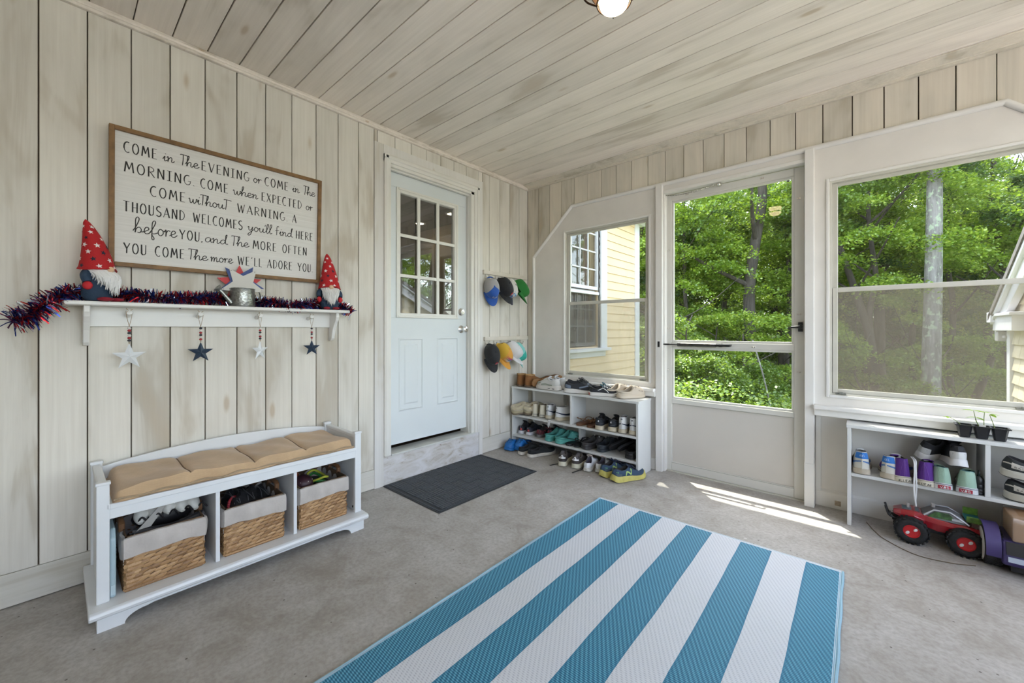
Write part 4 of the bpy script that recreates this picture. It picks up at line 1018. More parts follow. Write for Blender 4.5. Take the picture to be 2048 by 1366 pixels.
# stroke alphabet: capitals (x 0..w, y 0..1) with heavy/light strokes; cursive minuscules on x-height .5
def arc(cx, cy, rx, ry, a0, a1, n=10): return [(cx+rx*math.cos(R(lerp(a0, a1, k/n))), cy+ry*math.sin(R(lerp(a0, a1, k/n)))) for k in range(n+1)]
H, T = .135, .06
CAPS = {
 'A': (.55, [(H,[(.27,1),(.52,0)]), (T,[(.29,1),(.02,0)]), (T,[(.08,.33),(.46,.36)])]),
 'C': (.46, [(H*.85,arc(.28,.5,.25,.5,60,200)), (T*1.2,arc(.28,.5,.25,.5,200,305))]),
 'D': (.48, [(H,[(.07,1),(.07,0)]), (T*1.1,[(.03,1)]+arc(.08,.5,.38,.5,80,-80)+[(.03,0)])]),
 'E': (.42, [(H,[(.07,1),(.07,0)]), (T,[(.05,.97),(.40,1)]), (T,[(.05,.52),(.33,.54)]), (T,[(.05,.03),(.40,0)])]),
 'F': (.42, [(H,[(.07,1),(.07,0)]), (T,[(.05,.97),(.42,1)]), (T,[(.05,.54),(.34,.56)])]),
 'G': (.50, [(H*.8,arc(.28,.5,.25,.5,60,200)), (T*1.1,arc(.28,.5,.25,.5,200,320)), (T,[(.30,.40),(.54,.40)]), (T*1.1,[(.47,.40),(.47,.14)])]),
 'H': (.48, [(H,[(.07,1),(.07,0)]), (H,[(.43,.98),(.42,0)]), (T,[(.02,.45),(.50,.50)])]),
 'I': (.34, [(H,[(.17,1),(.17,0)]), (T,[(.0,.99),(.34,1)]), (T,[(.0,.0),(.34,.01)])]),
 'L': (.36, [(H*.8,[(.07,1),(.07,0)]), (T,[(.05,.02),(.36,.0)])]),
 'M': (.64, [(H,[(.14,1),(.05,0)]), (H,[(.15,1),(.33,.28)]), (T*1.2,[(.33,.28),(.50,1)]), (H,[(.51,1),(.60,0)])]),
 'N': (.50, [(H,[(.07,1),(.06,0)]), (H*.9,[(.09,1),(.42,.02)]), (H,[(.44,1),(.44,0)])]),
 'O': (.52, [(H*.75,arc(.26,.5,.22,.5,90,270)), (H*.75,arc(.26,.5,.22,.5,-90,90))]),
 'P': (.44, [(H,[(.07,1),(.07,0)]), (T*1.1,[(.03,.98)]+arc(.10,.74,.31,.26,80,-85)+[(.06,.46)])]),
 'R': (.46, [(H,[(.07,1),(.07,0)]), (T*1.1,[(.03,.98)]+arc(.10,.74,.31,.26,80,-85)+[(.08,.46)]), (H*.7,[(.18,.47),(.46,0)])]),
 'S': (.44, [(H*.8,arc(.23,.75,.19,.25,50,200,7)+[(.14,.56),(.30,.44)]+arc(.21,.26,.20,.26,30,-150,8))]),
 'T': (.50, [(H,[(.25,.98),(.25,0)]), (T,[(.0,1),(.50,.97)])]),
 'U': (.46, [(H,[(.06,1),(.07,.25)]+arc(.22,.2,.155,.2,180,270,5)), (T*1.3,arc(.22,.2,.18,.2,270,360,5)+[(.41,1)])]),
 'V': (.50, [(H,[(.02,1),(.25,0)]), (T*1.2,[(.48,1),(.26,0)])]),
 'W': (.66, [(H,[(.02,1),(.17,0)]), (T*1.2,[(.17,0),(.33,.80)]), (H,[(.33,.85),(.47,0)]), (T*1.3,[(.47,0),(.63,1)])]),
 'X': (.48, [(H,[(.04,1),(.46,0)]), (T*1.2,[(.44,1),(.02,0)])]),
 'Y': (.52, [(H,[(.02,1),(.26,.46)]), (T*1.4,[(.50,1),(.27,.48),(.24,.0)]), (H*.8,[(.26,.46),(.25,0)])]),
 'B': (.46, [(H,[(.07,1),(.07,0)]), (T*1.2,[(.03,.98)]+arc(.10,.75,.26,.24,80,-85)+[(.08,.50)]+arc(.10,.26,.32,.25,85,-85)+[(.03,.02)])]),
 'K': (.48, [(H,[(.07,1),(.07,0)]), (T*1.4,[(.44,1),(.09,.48)]), (H*.8,[(.16,.55),(.46,0)])]),
 '.': (.14, [(H,[(.05,.02),(.08,.06)])]), ',': (.14, [(H*.8,[(.08,.08),(.02,-.08)])]), "'": (.16, [(H*.8,[(.11,1.0),(.04,.86)])]), ' ': (.34, []),
}
LW = .055
MIN = {
 'a': (.50, [[(.40,.40),(.28,.50),(.10,.38),(.06,.15),(.16,.02),(.32,.12),(.42,.42),(.40,.20),(.44,.04),(.56,.10)]]),
 'b': (.52, [[(-.08,.12),(.10,.45),(.28,.95),(.20,1.12),(.08,.95),(.07,.40),(.05,.02),(.12,.30),(.30,.42),(.42,.24),(.32,.04),(.18,.06)],[(.36,.08),(.56,.16)]]),
 'd': (.54, [[(.38,.38),(.26,.46),(.10,.34),(.07,.12),(.18,.02),(.34,.18),(.46,.75),(.50,1.02),(.42,.92),(.40,.40),(.42,.08),(.58,.06)]]),
 'e': (.42, [[(-.04,.10),(.14,.20),(.34,.34),(.30,.48),(.16,.46),(.07,.24),(.14,.04),(.32,.05),(.48,.20)]]),
 'f': (.40, [[(.34,.92),(.26,1.02),(.16,.88),(.15,.40),(.13,-.02)],[(.0,.50),(.34,.56)]]),
 'F': (.44, [[(-.06,.06),(.14,.40),(.34,.88),(.26,1.02),(.14,.82),(.12,.20),(.12,-.28),(.22,-.34),(.24,-.20),(.10,.04),(.30,.10),(.50,.20)]]),
 'h': (.50, [[(-.04,.20),(.14,.60),(.22,.98),(.14,1.0),(.09,.60),(.06,.0),(.14,.30),(.28,.46),(.36,.36),(.34,.10),(.42,.02),(.54,.12)]]),
 'i': (.24, [[(-.02,.16),(.12,.46),(.09,.12),(.14,.02),(.28,.14)],[(.15,.66),(.17,.72)]]),
 'l': (.28, [[(-.02,.12),(.16,.55),(.25,.95),(.18,1.04),(.10,.80),(.09,.16),(.16,.01),(.30,.14)]]),
 'm': (.70, [[(.0,.36),(.08,.48),(.07,.0),(.14,.30),(.26,.46),(.31,.36),(.29,.0),(.36,.30),(.48,.46),(.54,.34),(.52,.08),(.58,.02),(.72,.14)]]),
 'n': (.50, [[(.0,.36),(.10,.48),(.08,.0),(.14,.28),(.28,.46),(.35,.34),(.33,.08),(.40,.02),(.54,.16)]]),
 'o': (.46, [[(.34,.42),(.20,.48),(.07,.30),(.10,.08),(.24,.02),(.38,.18),(.36,.38),(.28,.44),(.40,.36),(.52,.40)]]),
 'p': (.48, [[(.0,.30),(.09,.48),(.07,-.42)],[(.08,.30),(.24,.47),(.40,.30),(.30,.06),(.10,.06)],[(.34,.06),(.50,.18)]]),
 'k': (.46, [[(.08,.98),(.07,.0)],[(.08,.20),(.30,.46),(.32,.34),(.12,.24),(.34,.02),(.48,.14)]]),
 'H': (.62, [[(.10,.98),(.06,.0)],[(.48,1.0),(.44,.0)],[(.02,.46),(.52,.52)]]),
 'r': (.36, [[(.0,.30),(.10,.50),(.09,.0),(.13,.28),(.24,.46),(.38,.42)]]),
 't': (.34, [[(.22,1.0),(.17,.60),(.13,.10),(.20,-.02),(.32,.12)]]),
 'u': (.50, [[(-.02,.30),(.08,.46),(.08,.14),(.16,.02),(.30,.14),(.38,.46),(.37,.14),(.44,.02),(.56,.14)]]),
 'w': (.62, [[(-.02,.40),(.06,.46),(.10,.10),(.18,.02),(.28,.22),(.32,.42),(.34,.12),(.42,.02),(.54,.24),(.56,.46),(.66,.40)]]),
 'y': (.48, [[(-.02,.34),(.08,.46),(.08,.16),(.16,.05),(.30,.18),(.40,.46),(.34,.0),(.20,-.42),(.04,-.50),(.02,-.36),(.24,-.10),(.52,.20)]]),
 "'": (.10, [[(.07,.92),(.02,.72)]]), 'T': (.40, [[(.20,1.0),(.19,.50),(.14,-.02)],[(-.02,.98),(.10,1.04),(.62,1.0)]]),
}
def ribbon(mb, pts, w, f, mi=0, w2=None):
    """flat brush stroke along 2D pts, mapped by f(x, y) -> 3D"""
    P = [Vector((p[0], p[1])) for p in pts]; n = len(P)
    if n < 2: return
    q = []
    for i in range(n):
        t = P[min(i+1, n-1)]-P[max(i-1, 0)]
        if t.length < 1e-9: t = Vector((1, 0))
        t.normalize(); nn = Vector((-t.y, t.x)); ww = (w if w2 is None else lerp(w, w2, i/(n-1)))/2
        if i in (0, n-1): ww *= .88
        q.append((P[i]+nn*ww, P[i]-nn*ww))
    v = [f(*p) for pr in q for p in pr]
    mb.add(v, [(2*i, 2*i+1, 2*i+3, 2*i+2) for i in range(n-1)], mi)
def caps_width(s, gap): return sum(CAPS[c][0]+gap for c in s)-gap
def caps(mb, s, x0_, x1_, y, h, f, bold=1.0, mi=0, slope=0):
    gap = .17 if len(s) > 1 else 0; W_ = caps_width(s, gap); sx = (x1_-x0_)/W_; x = x0_
    for c in s:
        wd, st = CAPS[c]
        for w, pts in st:
            pp_ = [(x+p[0]*sx, y+p[1]*h+slope*(x+p[0]*sx-x0_)) for p in (pts if len(pts) < 3 else pts)]
            ribbon(mb, pp_, w*h*.62*bold, f, mi)
        x += (wd+gap)*sx
def script(mb, s, x0_, x1_, y, h, f, lw=LW, mi=0, slope=0):
    W_ = sum(MIN[c][0] for c in s); sx = (x1_-x0_)/W_; x = x0_
    for c in s:
        wd, st = MIN[c]
        for pts in st:
            cp = catmull([(p[0], p[1], 0) for p in pts], 5) if len(pts) > 2 else [Vector((*p, 0)) for p in pts]
            ribbon(mb, [(x+p.x*sx, y+p.y*h+slope*(x+p.x*sx-x0_)) for p in cp], lw*h, f, mi)
        x += wd*sx
b = MB()
SF = lambda x, y: (.0146, -hw+x, y)           # sign coordinates: x from the left edge, y up from the bottom edge
SIGN = [
 (.523, [('C','COME',.048,.163),('s','in',.185,.226),('s','The',.250,.322),('C','EVENING',.333,.544),('s','or',.563,.603),('C','COME',.620,.742),('s','in',.766,.804),('s','The',.828,.893)]),
 (.434, [('C','MORNING.',.049,.307),('C','COME',.330,.448),('s','when',.471,.587),('C','EXPECTED',.605,.817),('s','or',.841,.882)]),
 (.345, [('C','COME',.139,.270),('s','wiThouT',.284,.452),('C','WARNING.',.491,.742),('C','A',.766,.790)]),
 (.254, [('C','THOUSAND',.047,.268),('C','WELCOMES',.302,.515),('s',"you'll",.541,.660),('s','find',.677,.770),('C','HERE',.788,.885)]),
 (.160, [('s','beFore',.085,.237),('C','YOU,',.248,.342),('s','and',.349,.448),('s','The',.466,.546),('C','MORE',.565,.684),('C','OFTEN',.716,.851)]),
 (.063, [('C','YOU',.049,.127),('C','COME',.158,.268),('s','The',.284,.362),('s','more',.375,.472),('C',"WE'LL",.496,.611),('C','ADORE',.637,.770),('C','YOU.',.801,.889)])]
for yb_, ws in SIGN:
    for kind_, s_, a_, c_ in ws:
        if kind_ == 'C': caps(b, s_, a_, c_, yb_, .047, SF, 1.55)
        else: script(b, s_, a_, c_, yb_+.002, .050 if s_ != 'beFore' else .066, SF, .074 if s_ != 'beFore' else .058)
b.build('lettering', mat('sign_ink', (.018,.014,.012), .6), SG)

# ---- gnomes
M_hat = mat('hat_red', (.44,.010,.014), .8, bump=(160,.15)); M_hatn = mat('hat_star_navy', (.015,.012,.03), .7); M_hatw = mat('hat_star_white', (.78,.70,.70), .7)
M_gb = mat('gnome_denim', (.022,.045,.085), .85, bump=(220,.2)); M_skin = mat('gnome_nose', (.72,.47,.30), .7); M_beard = mat('beard_fleece', (.74,.73,.72), .9, sheen=.4); M_mit = mat('gnome_red', (.55,.02,.03), .75); M_foot = mat('gnome_foot', (.30,.012,.03), .8)
def gnome(x, y, rz, label, bend, s=1.0):
    g = thing('gnome_figurine', label, 'gnome', (x, y, 1.2415), (0,0,R(rz)), group='gnomes on the shelf ends')
    b = MB(); prof = [(.001,0),(.040,.003),(.053,.02),(.055,.045),(.049,.08),(.040,.115),(.034,.14),(.001,.142)]
    b.lathe([(r*s, z) for r, z in prof], 24, 0, Matrix.Scale(.85, 4, (1,0,0))); b.build('body', M_gb, g)
    def hc(t): return Vector((bend[0]*t*t, bend[1]*t*t+0, .135+.215*t))
    def hr(t): return (.050*(1-t)**.62+.010*(1-t)+.002)*(1 if t < .97 else .6)
    b = MB(); rings = []
    for k in range(19):
        t = k/18; c = hc(t); r = hr(t)*(1.06 if k == 0 else 1); rings.append([(c.x+r*math.cos(a)*.92, c.y+r*math.sin(a), c.z+(.006*math.cos(a*2) if k == 0 else 0)) for a in [2*PI*i/26 for i in range(26)]])
    b.loft(rings, True); hat = b.build('hat', M_hat, g)
    rnd = random.Random(int(y*100)); st = {0: MB(), 1: MB()}
    i = 0
    for t in (.06,.2,.34,.48,.62,.74,.85):
        for a0 in range(6 if t < .5 else 4):
            a = 2*PI*(a0/(6 if t < .5 else 4))+t*5.2; r = hr(t); q = .0115 if t < .6 else .009
            f = lambda u, w, t=t, a=a: (lambda tt, aa: (hc(tt).x+(hr(tt)+.0012)*math.cos(aa)*.92, hc(tt).y+(hr(tt)+.0012)*math.sin(aa), hc(tt).z))(min(.99, max(.0, t+w/.215)), a+u/max(.012, r))
            pts = star_pts(q, q*.42, 5, PI/2+rnd.uniform(-.5,.5)); m = st[i % 3 == 1]; i += 1
            v = [f(0,0)]+[f(*p) for p in pts]; m.add(v, [(0,1+k,1+(k+1)%10) for k in range(10)])
    st[0].build('white_stars', M_hatw, hat); st[1].build('navy_stars', M_hatn, hat)
    b = MB(); b.ball((.050,0,.139), (.014,.015,.013), 14, 10); b.build('nose', M_skin, g)
    b = MB()                                          # beard of tapering locks
    for k in range(230):
        a = rnd.gauss(0, .75); top = Vector((.036*math.cos(a)+.006, .050*math.sin(a), .138+rnd.uniform(-.012,.0)))
        L = rnd.uniform(.06,.112)*(1-.35*abs(a)); out = .016+rnd.uniform(0,.018)
        end = top+Vector((out*math.cos(a*.7), (out*.4)*math.sin(a)-top.y*.45+rnd.gauss(0,.006), -L)); mid = top.lerp(end, .5)+Vector((.012+rnd.uniform(0,.006),rnd.gauss(0,.003),0))
        b.tube(catmull([top, mid, end], 3), [.0042,.0046,.0044,.004,.003,.0018,.0005], 4)
    b.ball((.036,0,.10), (.026,.036,.038), 14, 10); b.build('beard', M_beard, g)
    for sg in (-1, 1):
        b = MB(); b.tube(catmull([(-.005,sg*.036,.128),(.002,sg*.058,.105),(.010,sg*.060,.080)], 4), [.017]*5+[.016,.0155,.015,.0145], 10); arm = b.build('arm', M_gb, g)
        b = MB(); b.ball((.012,sg*.060,.064), (.017,.014,.018), 12, 8); b.build('mitten', M_mit, arm)
        b = MB(); b.ball((.052,sg*.026,.009), (.030,.019,.009), 14, 8); b.build('foot', M_foot, g)
    return g
gnome(.084, -3.056, 48, 'gnome with bent red star hat at the left end of the shelf', (-.028,-.022), 1.0)
gnome(.078, -2.050, -12, 'gnome with pointed red star hat at the right end, beside the sign corner', (-.004,-.014), .98)

# ---- watering can with star cut-outs
M_galv = bpy.data.materials.new('galvanised'); n_, l_, bb_ = nodes(M_galv); tc_ = n_.new('ShaderNodeTexCoord')
vo_ = n_.new('ShaderNodeTexVoronoi'); vo_.inputs['Scale'].default_value = 90; l_.new(tc_.outputs['Object'], vo_.inputs['Vector'])
l_.new(ramp(n_, l_, vo_.outputs['Distance'], [(0., (.24,.25,.24)), (.9, (.42,.43,.41))]), bb_.inputs['Base Color']); bb_.inputs['Metallic'].default_value = .9; bb_.inputs['Roughness'].default_value = .34; bump(n_, l_, bb_, vo_.outputs['Distance'], .35, .003)
wc = thing('watering_can', 'small galvanised watering can standing on the shelf edge', 'watering can', (.078,-2.515,1.2415))
b = MB(); b.lathe([(.0001,0),(.056,0),(.058,.004),(.0575,.05),(.0565,.092),(.0585,.096),(.0555,.098),(.0545,.05),(.0545,.01),(.0001,.008)], 32); b.build('can', M_galv, wc)
b = MB(); b.tube([(.012,-.052,.018),(.012,-.085,.060),(.012,-.104,.084)], [.012,.009,.008], 12); sp_ = b.build('spout', M_galv, wc)
b = MB(); Mx = Matrix.Translation((.012,-.106,.086)) @ Matrix.Rotation(R(50), 4, 'X'); b.lathe([(.007,-.006),(.020,.010),(.021,.013),(.0001,.017)], 18, 0, Mx); b.build('rose', M_galv, sp_)
b = MB(); b.tube(catmull([(0,.054,.086),(0,.074,.088),(0,.083,.066),(0,.074,.036),(0,.056,.030)], 5), .0055, 8, flat=.5); b.build('handle', M_galv, wc)
def star_pick(label, col, r, loc, rot, mname, zc, sr=-90):
    star_pts = lambda r, q: [(r*(1 if k % 2 == 0 else .46)*math.cos(R(sr)+PI*k/5), r*(1 if k % 2 == 0 else .46)*math.sin(R(sr)+PI*k/5)) for k in range(10)]
    if True: pass
    o = thing('star_cutout', label, 'star', loc, rot, group='star cut-outs in the watering can'); b = MB(); b.prism([(p[0], p[1]+zc) for p in star_pts(r, r*.46)], 0, -.002, .002); s_ = b.build('star', mat(mname, col, .55), o)
    b = MB(); b.tube([(-.004,0,-.06),(-.004,0,zc)], .0025, 6); b.build('stick', M_str, o)
    b = MB()
    for p in star_pts(r, r*.46)[2:9:2][:4]: b.tube([(.0018,p[0]*.86,zc+p[1]*.86),(.0030,p[0]*.86,zc+p[1]*.86)], .0018, 8)
    b.build('nail_hole', M_black, s_)
star_pick('white wooden star in front, standing in the watering can', (.62,.60,.56), .104, (.080,-2.512,1.33), (0,R(-5),R(-10)), 'star_cut_white', .030)
star_pick('blue wooden star behind the white star in the watering can', (.035,.07,.24), .108, (.062,-2.516,1.33), (0,0,R(-8)), 'star_cut_blue', .038, -84)
star_pick('red wooden star behind the blue star in the watering can', (.55,.03,.035), .106, (.046,-2.518,1.33), (0,R(2),R(-4)), 'star_cut_red', .032, 92)

# ---- tinsel garland draped along the shelf
def tinsel():
    path = catmull([(.16,-3.285,1.150),(.145,-3.235,1.185),(.13,-3.185,1.232),(.10,-3.15,1.272),(.045,-3.09,1.282),(.030,-2.98,1.282),(.085,-2.90,1.272),(.105,-2.82,1.268),(.09,-2.74,1.272),(.055,-2.66,1.283),(.035,-2.56,1.28),(.040,-2.43,1.275),(.085,-2.36,1.268),(.112,-2.28,1.258),(.075,-2.19,1.272),(.035,-2.10,1.275),(.030,-2.0,1.275),(.085,-1.955,1.258),(.12,-1.930,1.225)], 12)
    rnd = random.Random(12); b = MB(); L = [0]
    for p, q in zip(path, path[1:]): L.append(L[-1]+(q-p).length)
    N = 4200
    for k in range(N):
        s = L[-1]*k/N; i = max(j for j in range(0, len(L), 1) if L[j] <= s+1e-9) if False else min(len(path)-2, int(np.searchsorted(L, s, side='right'))-1)
        t = (s-L[i])/max(1e-6, L[i+1]-L[i]); c = path[i].lerp(path[i+1], t); d = (path[i+1]-path[i]).normalized()
        a = Vector((rnd.gauss(0,1), rnd.gauss(0,1), rnd.gauss(0,1))); a = (a-d*a.dot(d)*.75).normalized(); le = rnd.uniform(.024,.048)*(1.35 if s < .14 else 1)
        w = a.cross(Vector((rnd.gauss(0,1), rnd.gauss(0,1), rnd.gauss(0,1)))).normalized()*.0026
        e = c+a*le+Vector((0,0,-.004)); m = c+a*le*.55+Vector((0,0,.001))
        for p_ in (m, e):
            if p_.x < .004: p_.x = .004+rnd.random()*.004
            if -3.155 < p_.y < -1.945 and 1.22 < p_.z < 1.243 and p_.x < .135: p_.z = 1.2435
        mi = rnd.choices((0,1,2,3), (3.2,3.6,1.9,1.8))[0]
        b.add([c-w, c+w, m+w, m-w, e+w*.7, e-w*.7], [(0,1,2,3),(3,2,4,5)], mi)
    b.tube(path, .0022, 5, 3)
    o = b.build('tinsel_garland', [mat('tinsel_red', (.50,.015,.02), .28, metal=.8), mat('tinsel_navy', (.025,.05,.26), .25, metal=.8), mat('tinsel_silver', (.66,.74,.88), .18, metal=1), mat('tinsel_dark', (.06,.012,.06), .3, metal=.7)])
    tag(o, 'red, silver and blue tinsel garland draped along the shelf', 'garland')
tinsel()
# ================================================================ RUG, DOORMAT, LAMP
def rug_mat():
    m = bpy.data.materials.new('striped_rug'); n, l, bb = nodes(m); tc = n.new('ShaderNodeTexCoord'); sx = n.new('ShaderNodeSeparateXYZ'); l.new(tc.outputs['Object'], sx.inputs[0]); x, y = sx.outputs[0], sx.outputs[1]
    wob = mnode(n, l, 'MULTIPLY', mnode(n, l, 'SUBTRACT', noise_tex(n, l, mapping(n, l, tc.outputs['Object'], (1,2.2,1)), 1, 2), .5), .012)
    xx = mnode(n, l, 'ADD', x, wob); st = mnode(n, l, 'FRACT', mnode(n, l, 'DIVIDE', xx, .2756)); blue = mnode(n, l, 'LESS_THAN', st, .4985)
    # yarn weave: fine cross lines (along x) broken by rows (along y)
    wy = mnode(n, l, 'SINE', mnode(n, l, 'MULTIPLY', y, 2*PI/.0075)); wx = mnode(n, l, 'SINE', mnode(n, l, 'ADD', mnode(n, l, 'MULTIPLY', x, 2*PI/.0170), mnode(n, l, 'MULTIPLY', y, 2*PI/.03)))
    wv = mnode(n, l, 'ADD', mnode(n, l, 'MULTIPLY', wy, .6), mnode(n, l, 'MULTIPLY', wx, .4))
    fb = mnode(n, l, 'ADD', mnode(n, l, 'MULTIPLY', wv, .5), .5); big = noise_tex(n, l, tc.outputs['Object'], 4, 3)
    cb = ramp(n, l, fb, [(.15, (.012,.100,.190)), (.5, (.035,.215,.350)), (.88, (.155,.430,.590))])
    # stripe borders are paler / tighter
    e = mnode(n, l, 'ABSOLUTE', mnode(n, l, 'SUBTRACT', st, .25)); edge = ramp(n, l, e, [(.205, 0.), (.24, .5)])
    cb = mixc(n, l, edge, cb, (.022,.165,.30))
    cw = ramp(n, l, fb, [(.08, (.46,.48,.54)), (.3, (.62,.65,.70)), (.9, (.69,.71,.76))])
    c = mixc(n, l, blue, cw, cb)
    ed = mnode(n, l, 'MAXIMUM', mnode(n, l, 'LESS_THAN', x, .012), mnode(n, l, 'GREATER_THAN', x, 1.226)); c = mixc(n, l, ed, c, ramp(n, l, mnode(n, l, 'FRACT', mnode(n, l, 'DIVIDE', x, .0045)), [(.3, (.16,.36,.50)), (.6, (.55,.68,.78))]))
    ey = mnode(n, l, 'GREATER_THAN', y, -.012); c = mixc(n, l, ey, c, (.60,.66,.72))
    l.new(c, bb.inputs['Base Color']); bb.inputs['Roughness'].default_value = .5; bb.inputs['Specular IOR Level'].default_value = .4; bump(n, l, bb, fb, .35, .003); return m
b = MB(); W_, L_ = 1.238, 1.86
NXr, NYr = 24, 40
def rz_(x, y): return .0045+.0025*math.sin(y*2.4+x*1.3)**2*min(1, -y*2)+.004*math.exp(-((y+.9+.2*x)/.05)**2)*(x > .6)*min(1,(x-.6)*4)
b.sheet([[(W_*i/NXr, -L_*j/NYr, rz_(W_*i/NXr, -L_*j/NYr)) for j in range(NYr+1)] for i in range(NXr+1)], 0, True, .0035, flip=True)
rg_ = thing('striped_rug', 'blue and white striped woven outdoor rug in the foreground', 'rug', (1.268,-.800,.001), (0,0,R(.6)))
b.build('woven_panel', rug_mat(), rg_)
for xb_ in (0, W_):
    b = MB(); b.tube([(xb_+.0015*math.sin(k*.7),-L_*k/60,.006) for k in range(61)], .005, 6); b.build('side_binding', mat('rug_binding', (.30,.50,.62), .6), rg_)
b = MB(); b.tube([(W_*k/30,.002,.006) for k in range(31)], .004, 6); b.build('end_binding', mat('rug_end_binding', (.60,.66,.72), .6), rg_)

dm = thing('doormat', 'charcoal ribbed doormat with parquet pattern below the house door', 'doormat', (.010,-1.640,.001))
b = MB(); w_, h_ = .635, .965
b.box((0,0,0), (w_,h_,.005)); b.build('rubber_base', mat('mat_rubber', (.022,.024,.028), .6), dm, bevel=.004)
b = MB(); cs_ = .098; ny_, nx_ = 9, 6; M_pile = mat('mat_pile', (.050,.056,.068), .95, var=(260,.5), bump=(300,.3), sheen=.1)
ox_, oy_ = (w_-nx_*cs_)/2, (h_-ny_*cs_)/2
for i in range(nx_):
    for j in range(ny_):
        for k in range(5):
            u0, u1 = (k+.08)*cs_/5, (k+.80)*cs_/5; a0, a1 = .003, cs_-.003
            if (i+j) % 2: b.box((ox_+i*cs_+u0, oy_+j*cs_+a0, .004), (ox_+i*cs_+u1, oy_+j*cs_+a1, .0085))
            else: b.box((ox_+i*cs_+a0, oy_+j*cs_+u0, .004), (ox_+i*cs_+a1, oy_+j*cs_+u1, .0085))
b.build('ribbed_pile', M_pile, dm)
b = MB()
for q in (.008,): b.box((.012,.012,.004), (w_-.012,.020,.0075)); b.box((.012,h_-.020,.004), (w_-.012,h_-.012,.0075)); b.box((.012,.02,.004), (.020,h_-.02,.0075)); b.box((w_-.020,.02,.004), (w_-.012,h_-.02,.0075))
b.build('border_rib', M_pile, dm)

# ---- caged ceiling lamp (its lower end shows at the top of the picture) and its twin farther back
M_brz = mat('oil_rubbed_bronze', (.055,.032,.020), .4, metal=.8); M_globe = glow('lit_globe', (1.0,.76,.46), 4.5)
def lamp(x, y, label, power):
    t = thing('ceiling_lamp', label, 'lamp', (x,y,ZC))
    b = MB(); b.lathe([(.0001,0),(.075,0),(.078,-.012),(.055,-.03),(.040,-.045),(.044,-.06),(.070,-.085),(.084,-.12),(.088,-.150),(.084,-.152),(.080,-.12),(.066,-.09),(.03,-.07),(.0001,-.07)], 36); b.build('housing', M_brz, t)
    b = MB(); b.lathe([(.0001,-.10),(.052,-.11),(.058,-.15),(.058,-.185),(.050,-.212),(.030,-.228),(.0001,-.234)], 32); b.build('glass_globe', M_globe, t)
    for a in range(4):
        b = MB(); an = a*PI/2+.5; c_, s_ = math.cos(an), math.sin(an)
        b.tube(catmull([(.078*c_,.078*s_,-.10),(.108*c_,.108*s_,-.112),(.118*c_,.118*s_,-.145),(.100*c_,.100*s_,-.178),(.060*c_,.060*s_,-.20)], 5), .0035, 6); b.build('cage_wire', M_brz, t)
    b = MB(); b.tube([(.0635*math.cos(2*PI*k/28),.0635*math.sin(2*PI*k/28),-.196) for k in range(28)], .0035, 6, closed=True); b.build('cage_ring', M_brz, t)
lamp(1.862, -1.762, 'lit caged bronze lamp on the ceiling', 4.5)
# ================================================================ SHOES
WPTS = [(0,0),(.015,.30),(.05,.50),(.10,.60),(.20,.66),(.36,.66),(.50,.76),(.64,.95),(.74,1.0),(.83,.95),(.91,.76),(.965,.50),(.99,.27),(1,0)]
HW2 = [(0,0),(.015,.38),(.05,.60),(.10,.72),(.20,.78),(.36,.78),(.50,.84),(.64,.96),(.74,1.0),(.83,.95),(.91,.76),(.965,.50),(.99,.27),(1,0)]
def shoe_fn(P):
    L, Wd = P['L'], P['W']/2
    sc0, th, tin = .035, P.get('th', .50), .955
    wpts = P.get('wpts', WPTS)
    def hw(s): return Wd*interp(s, wpts)
    def cy(s): return P.get('curve', .008)*math.sin(PI*s*.9)*(1 if s < .95 else .9)
    def z0(s): return P.get('spring', .012)*max(0, (s-.78)/.22)**2+P.get('hspring', .004)*max(0, (.10-s)/.10)**2
    def zs(s): return z0(s)+lerp(P['sh'], P['sf'], smooth((s-.15)/.6))
    prof = P['prof']                 # collar/ridge heights over the sole: list (s, z)
    def rimz(s): return interp(s, prof)
    cw = P.get('cw', .62)
    def rim(s, side):
        if s < th:
            u = (max(s, sc0)-sc0)/(th-sc0); w = Wd*cw*max(0, 1-abs(2*u-1)**3.2)**.5*(1-.25*u)
            return Vector((max(s, sc0)*L, cy(s)+side*w, rimz(s)))
        x = th+(s-th)*(tin-th)/(1-th); return Vector((x*L, cy(x), rimz(x)+z0(x)))
    def surf(t, v):                  # t in -1..1 around (0 heel, |1| toe), v 0 at sole .. 1 at collar / ridge
        side = 1 if t >= 0 else -1; s = (1-math.cos(PI*min(1, abs(t))))/2
        a = Vector((s*L, cy(s)+side*hw(s), zs(s))); r = rim(s, side); k = smooth((s-th*.6)/.35); p_, q_ = lerp(.95, .55, k), lerp(1.0, .80, k)
        ch = max(0, math.cos(v*PI/2))**p_; cv = lerp(v, math.sin(v*PI/2)**q_, lerp(.15, 1, k))
        ch = lerp(1-v, ch, lerp(.35, 1, k)); bul = P.get('bulge', .004)*math.sin(PI*v)*(1-k)
        x = lerp(r.x, a.x, ch); y = lerp(r.y, a.y, ch); z = lerp(a.z, r.z, cv)
        n = Vector((a.x-r.x, a.y-r.y)); n = n.normalized() if n.length > 1e-6 else Vector((0, side)); 
        return Vector((x+n.x*bul, y+n.y*bul, z))
    return surf, rim, hw, cy, z0, zs, rimz, th, sc0
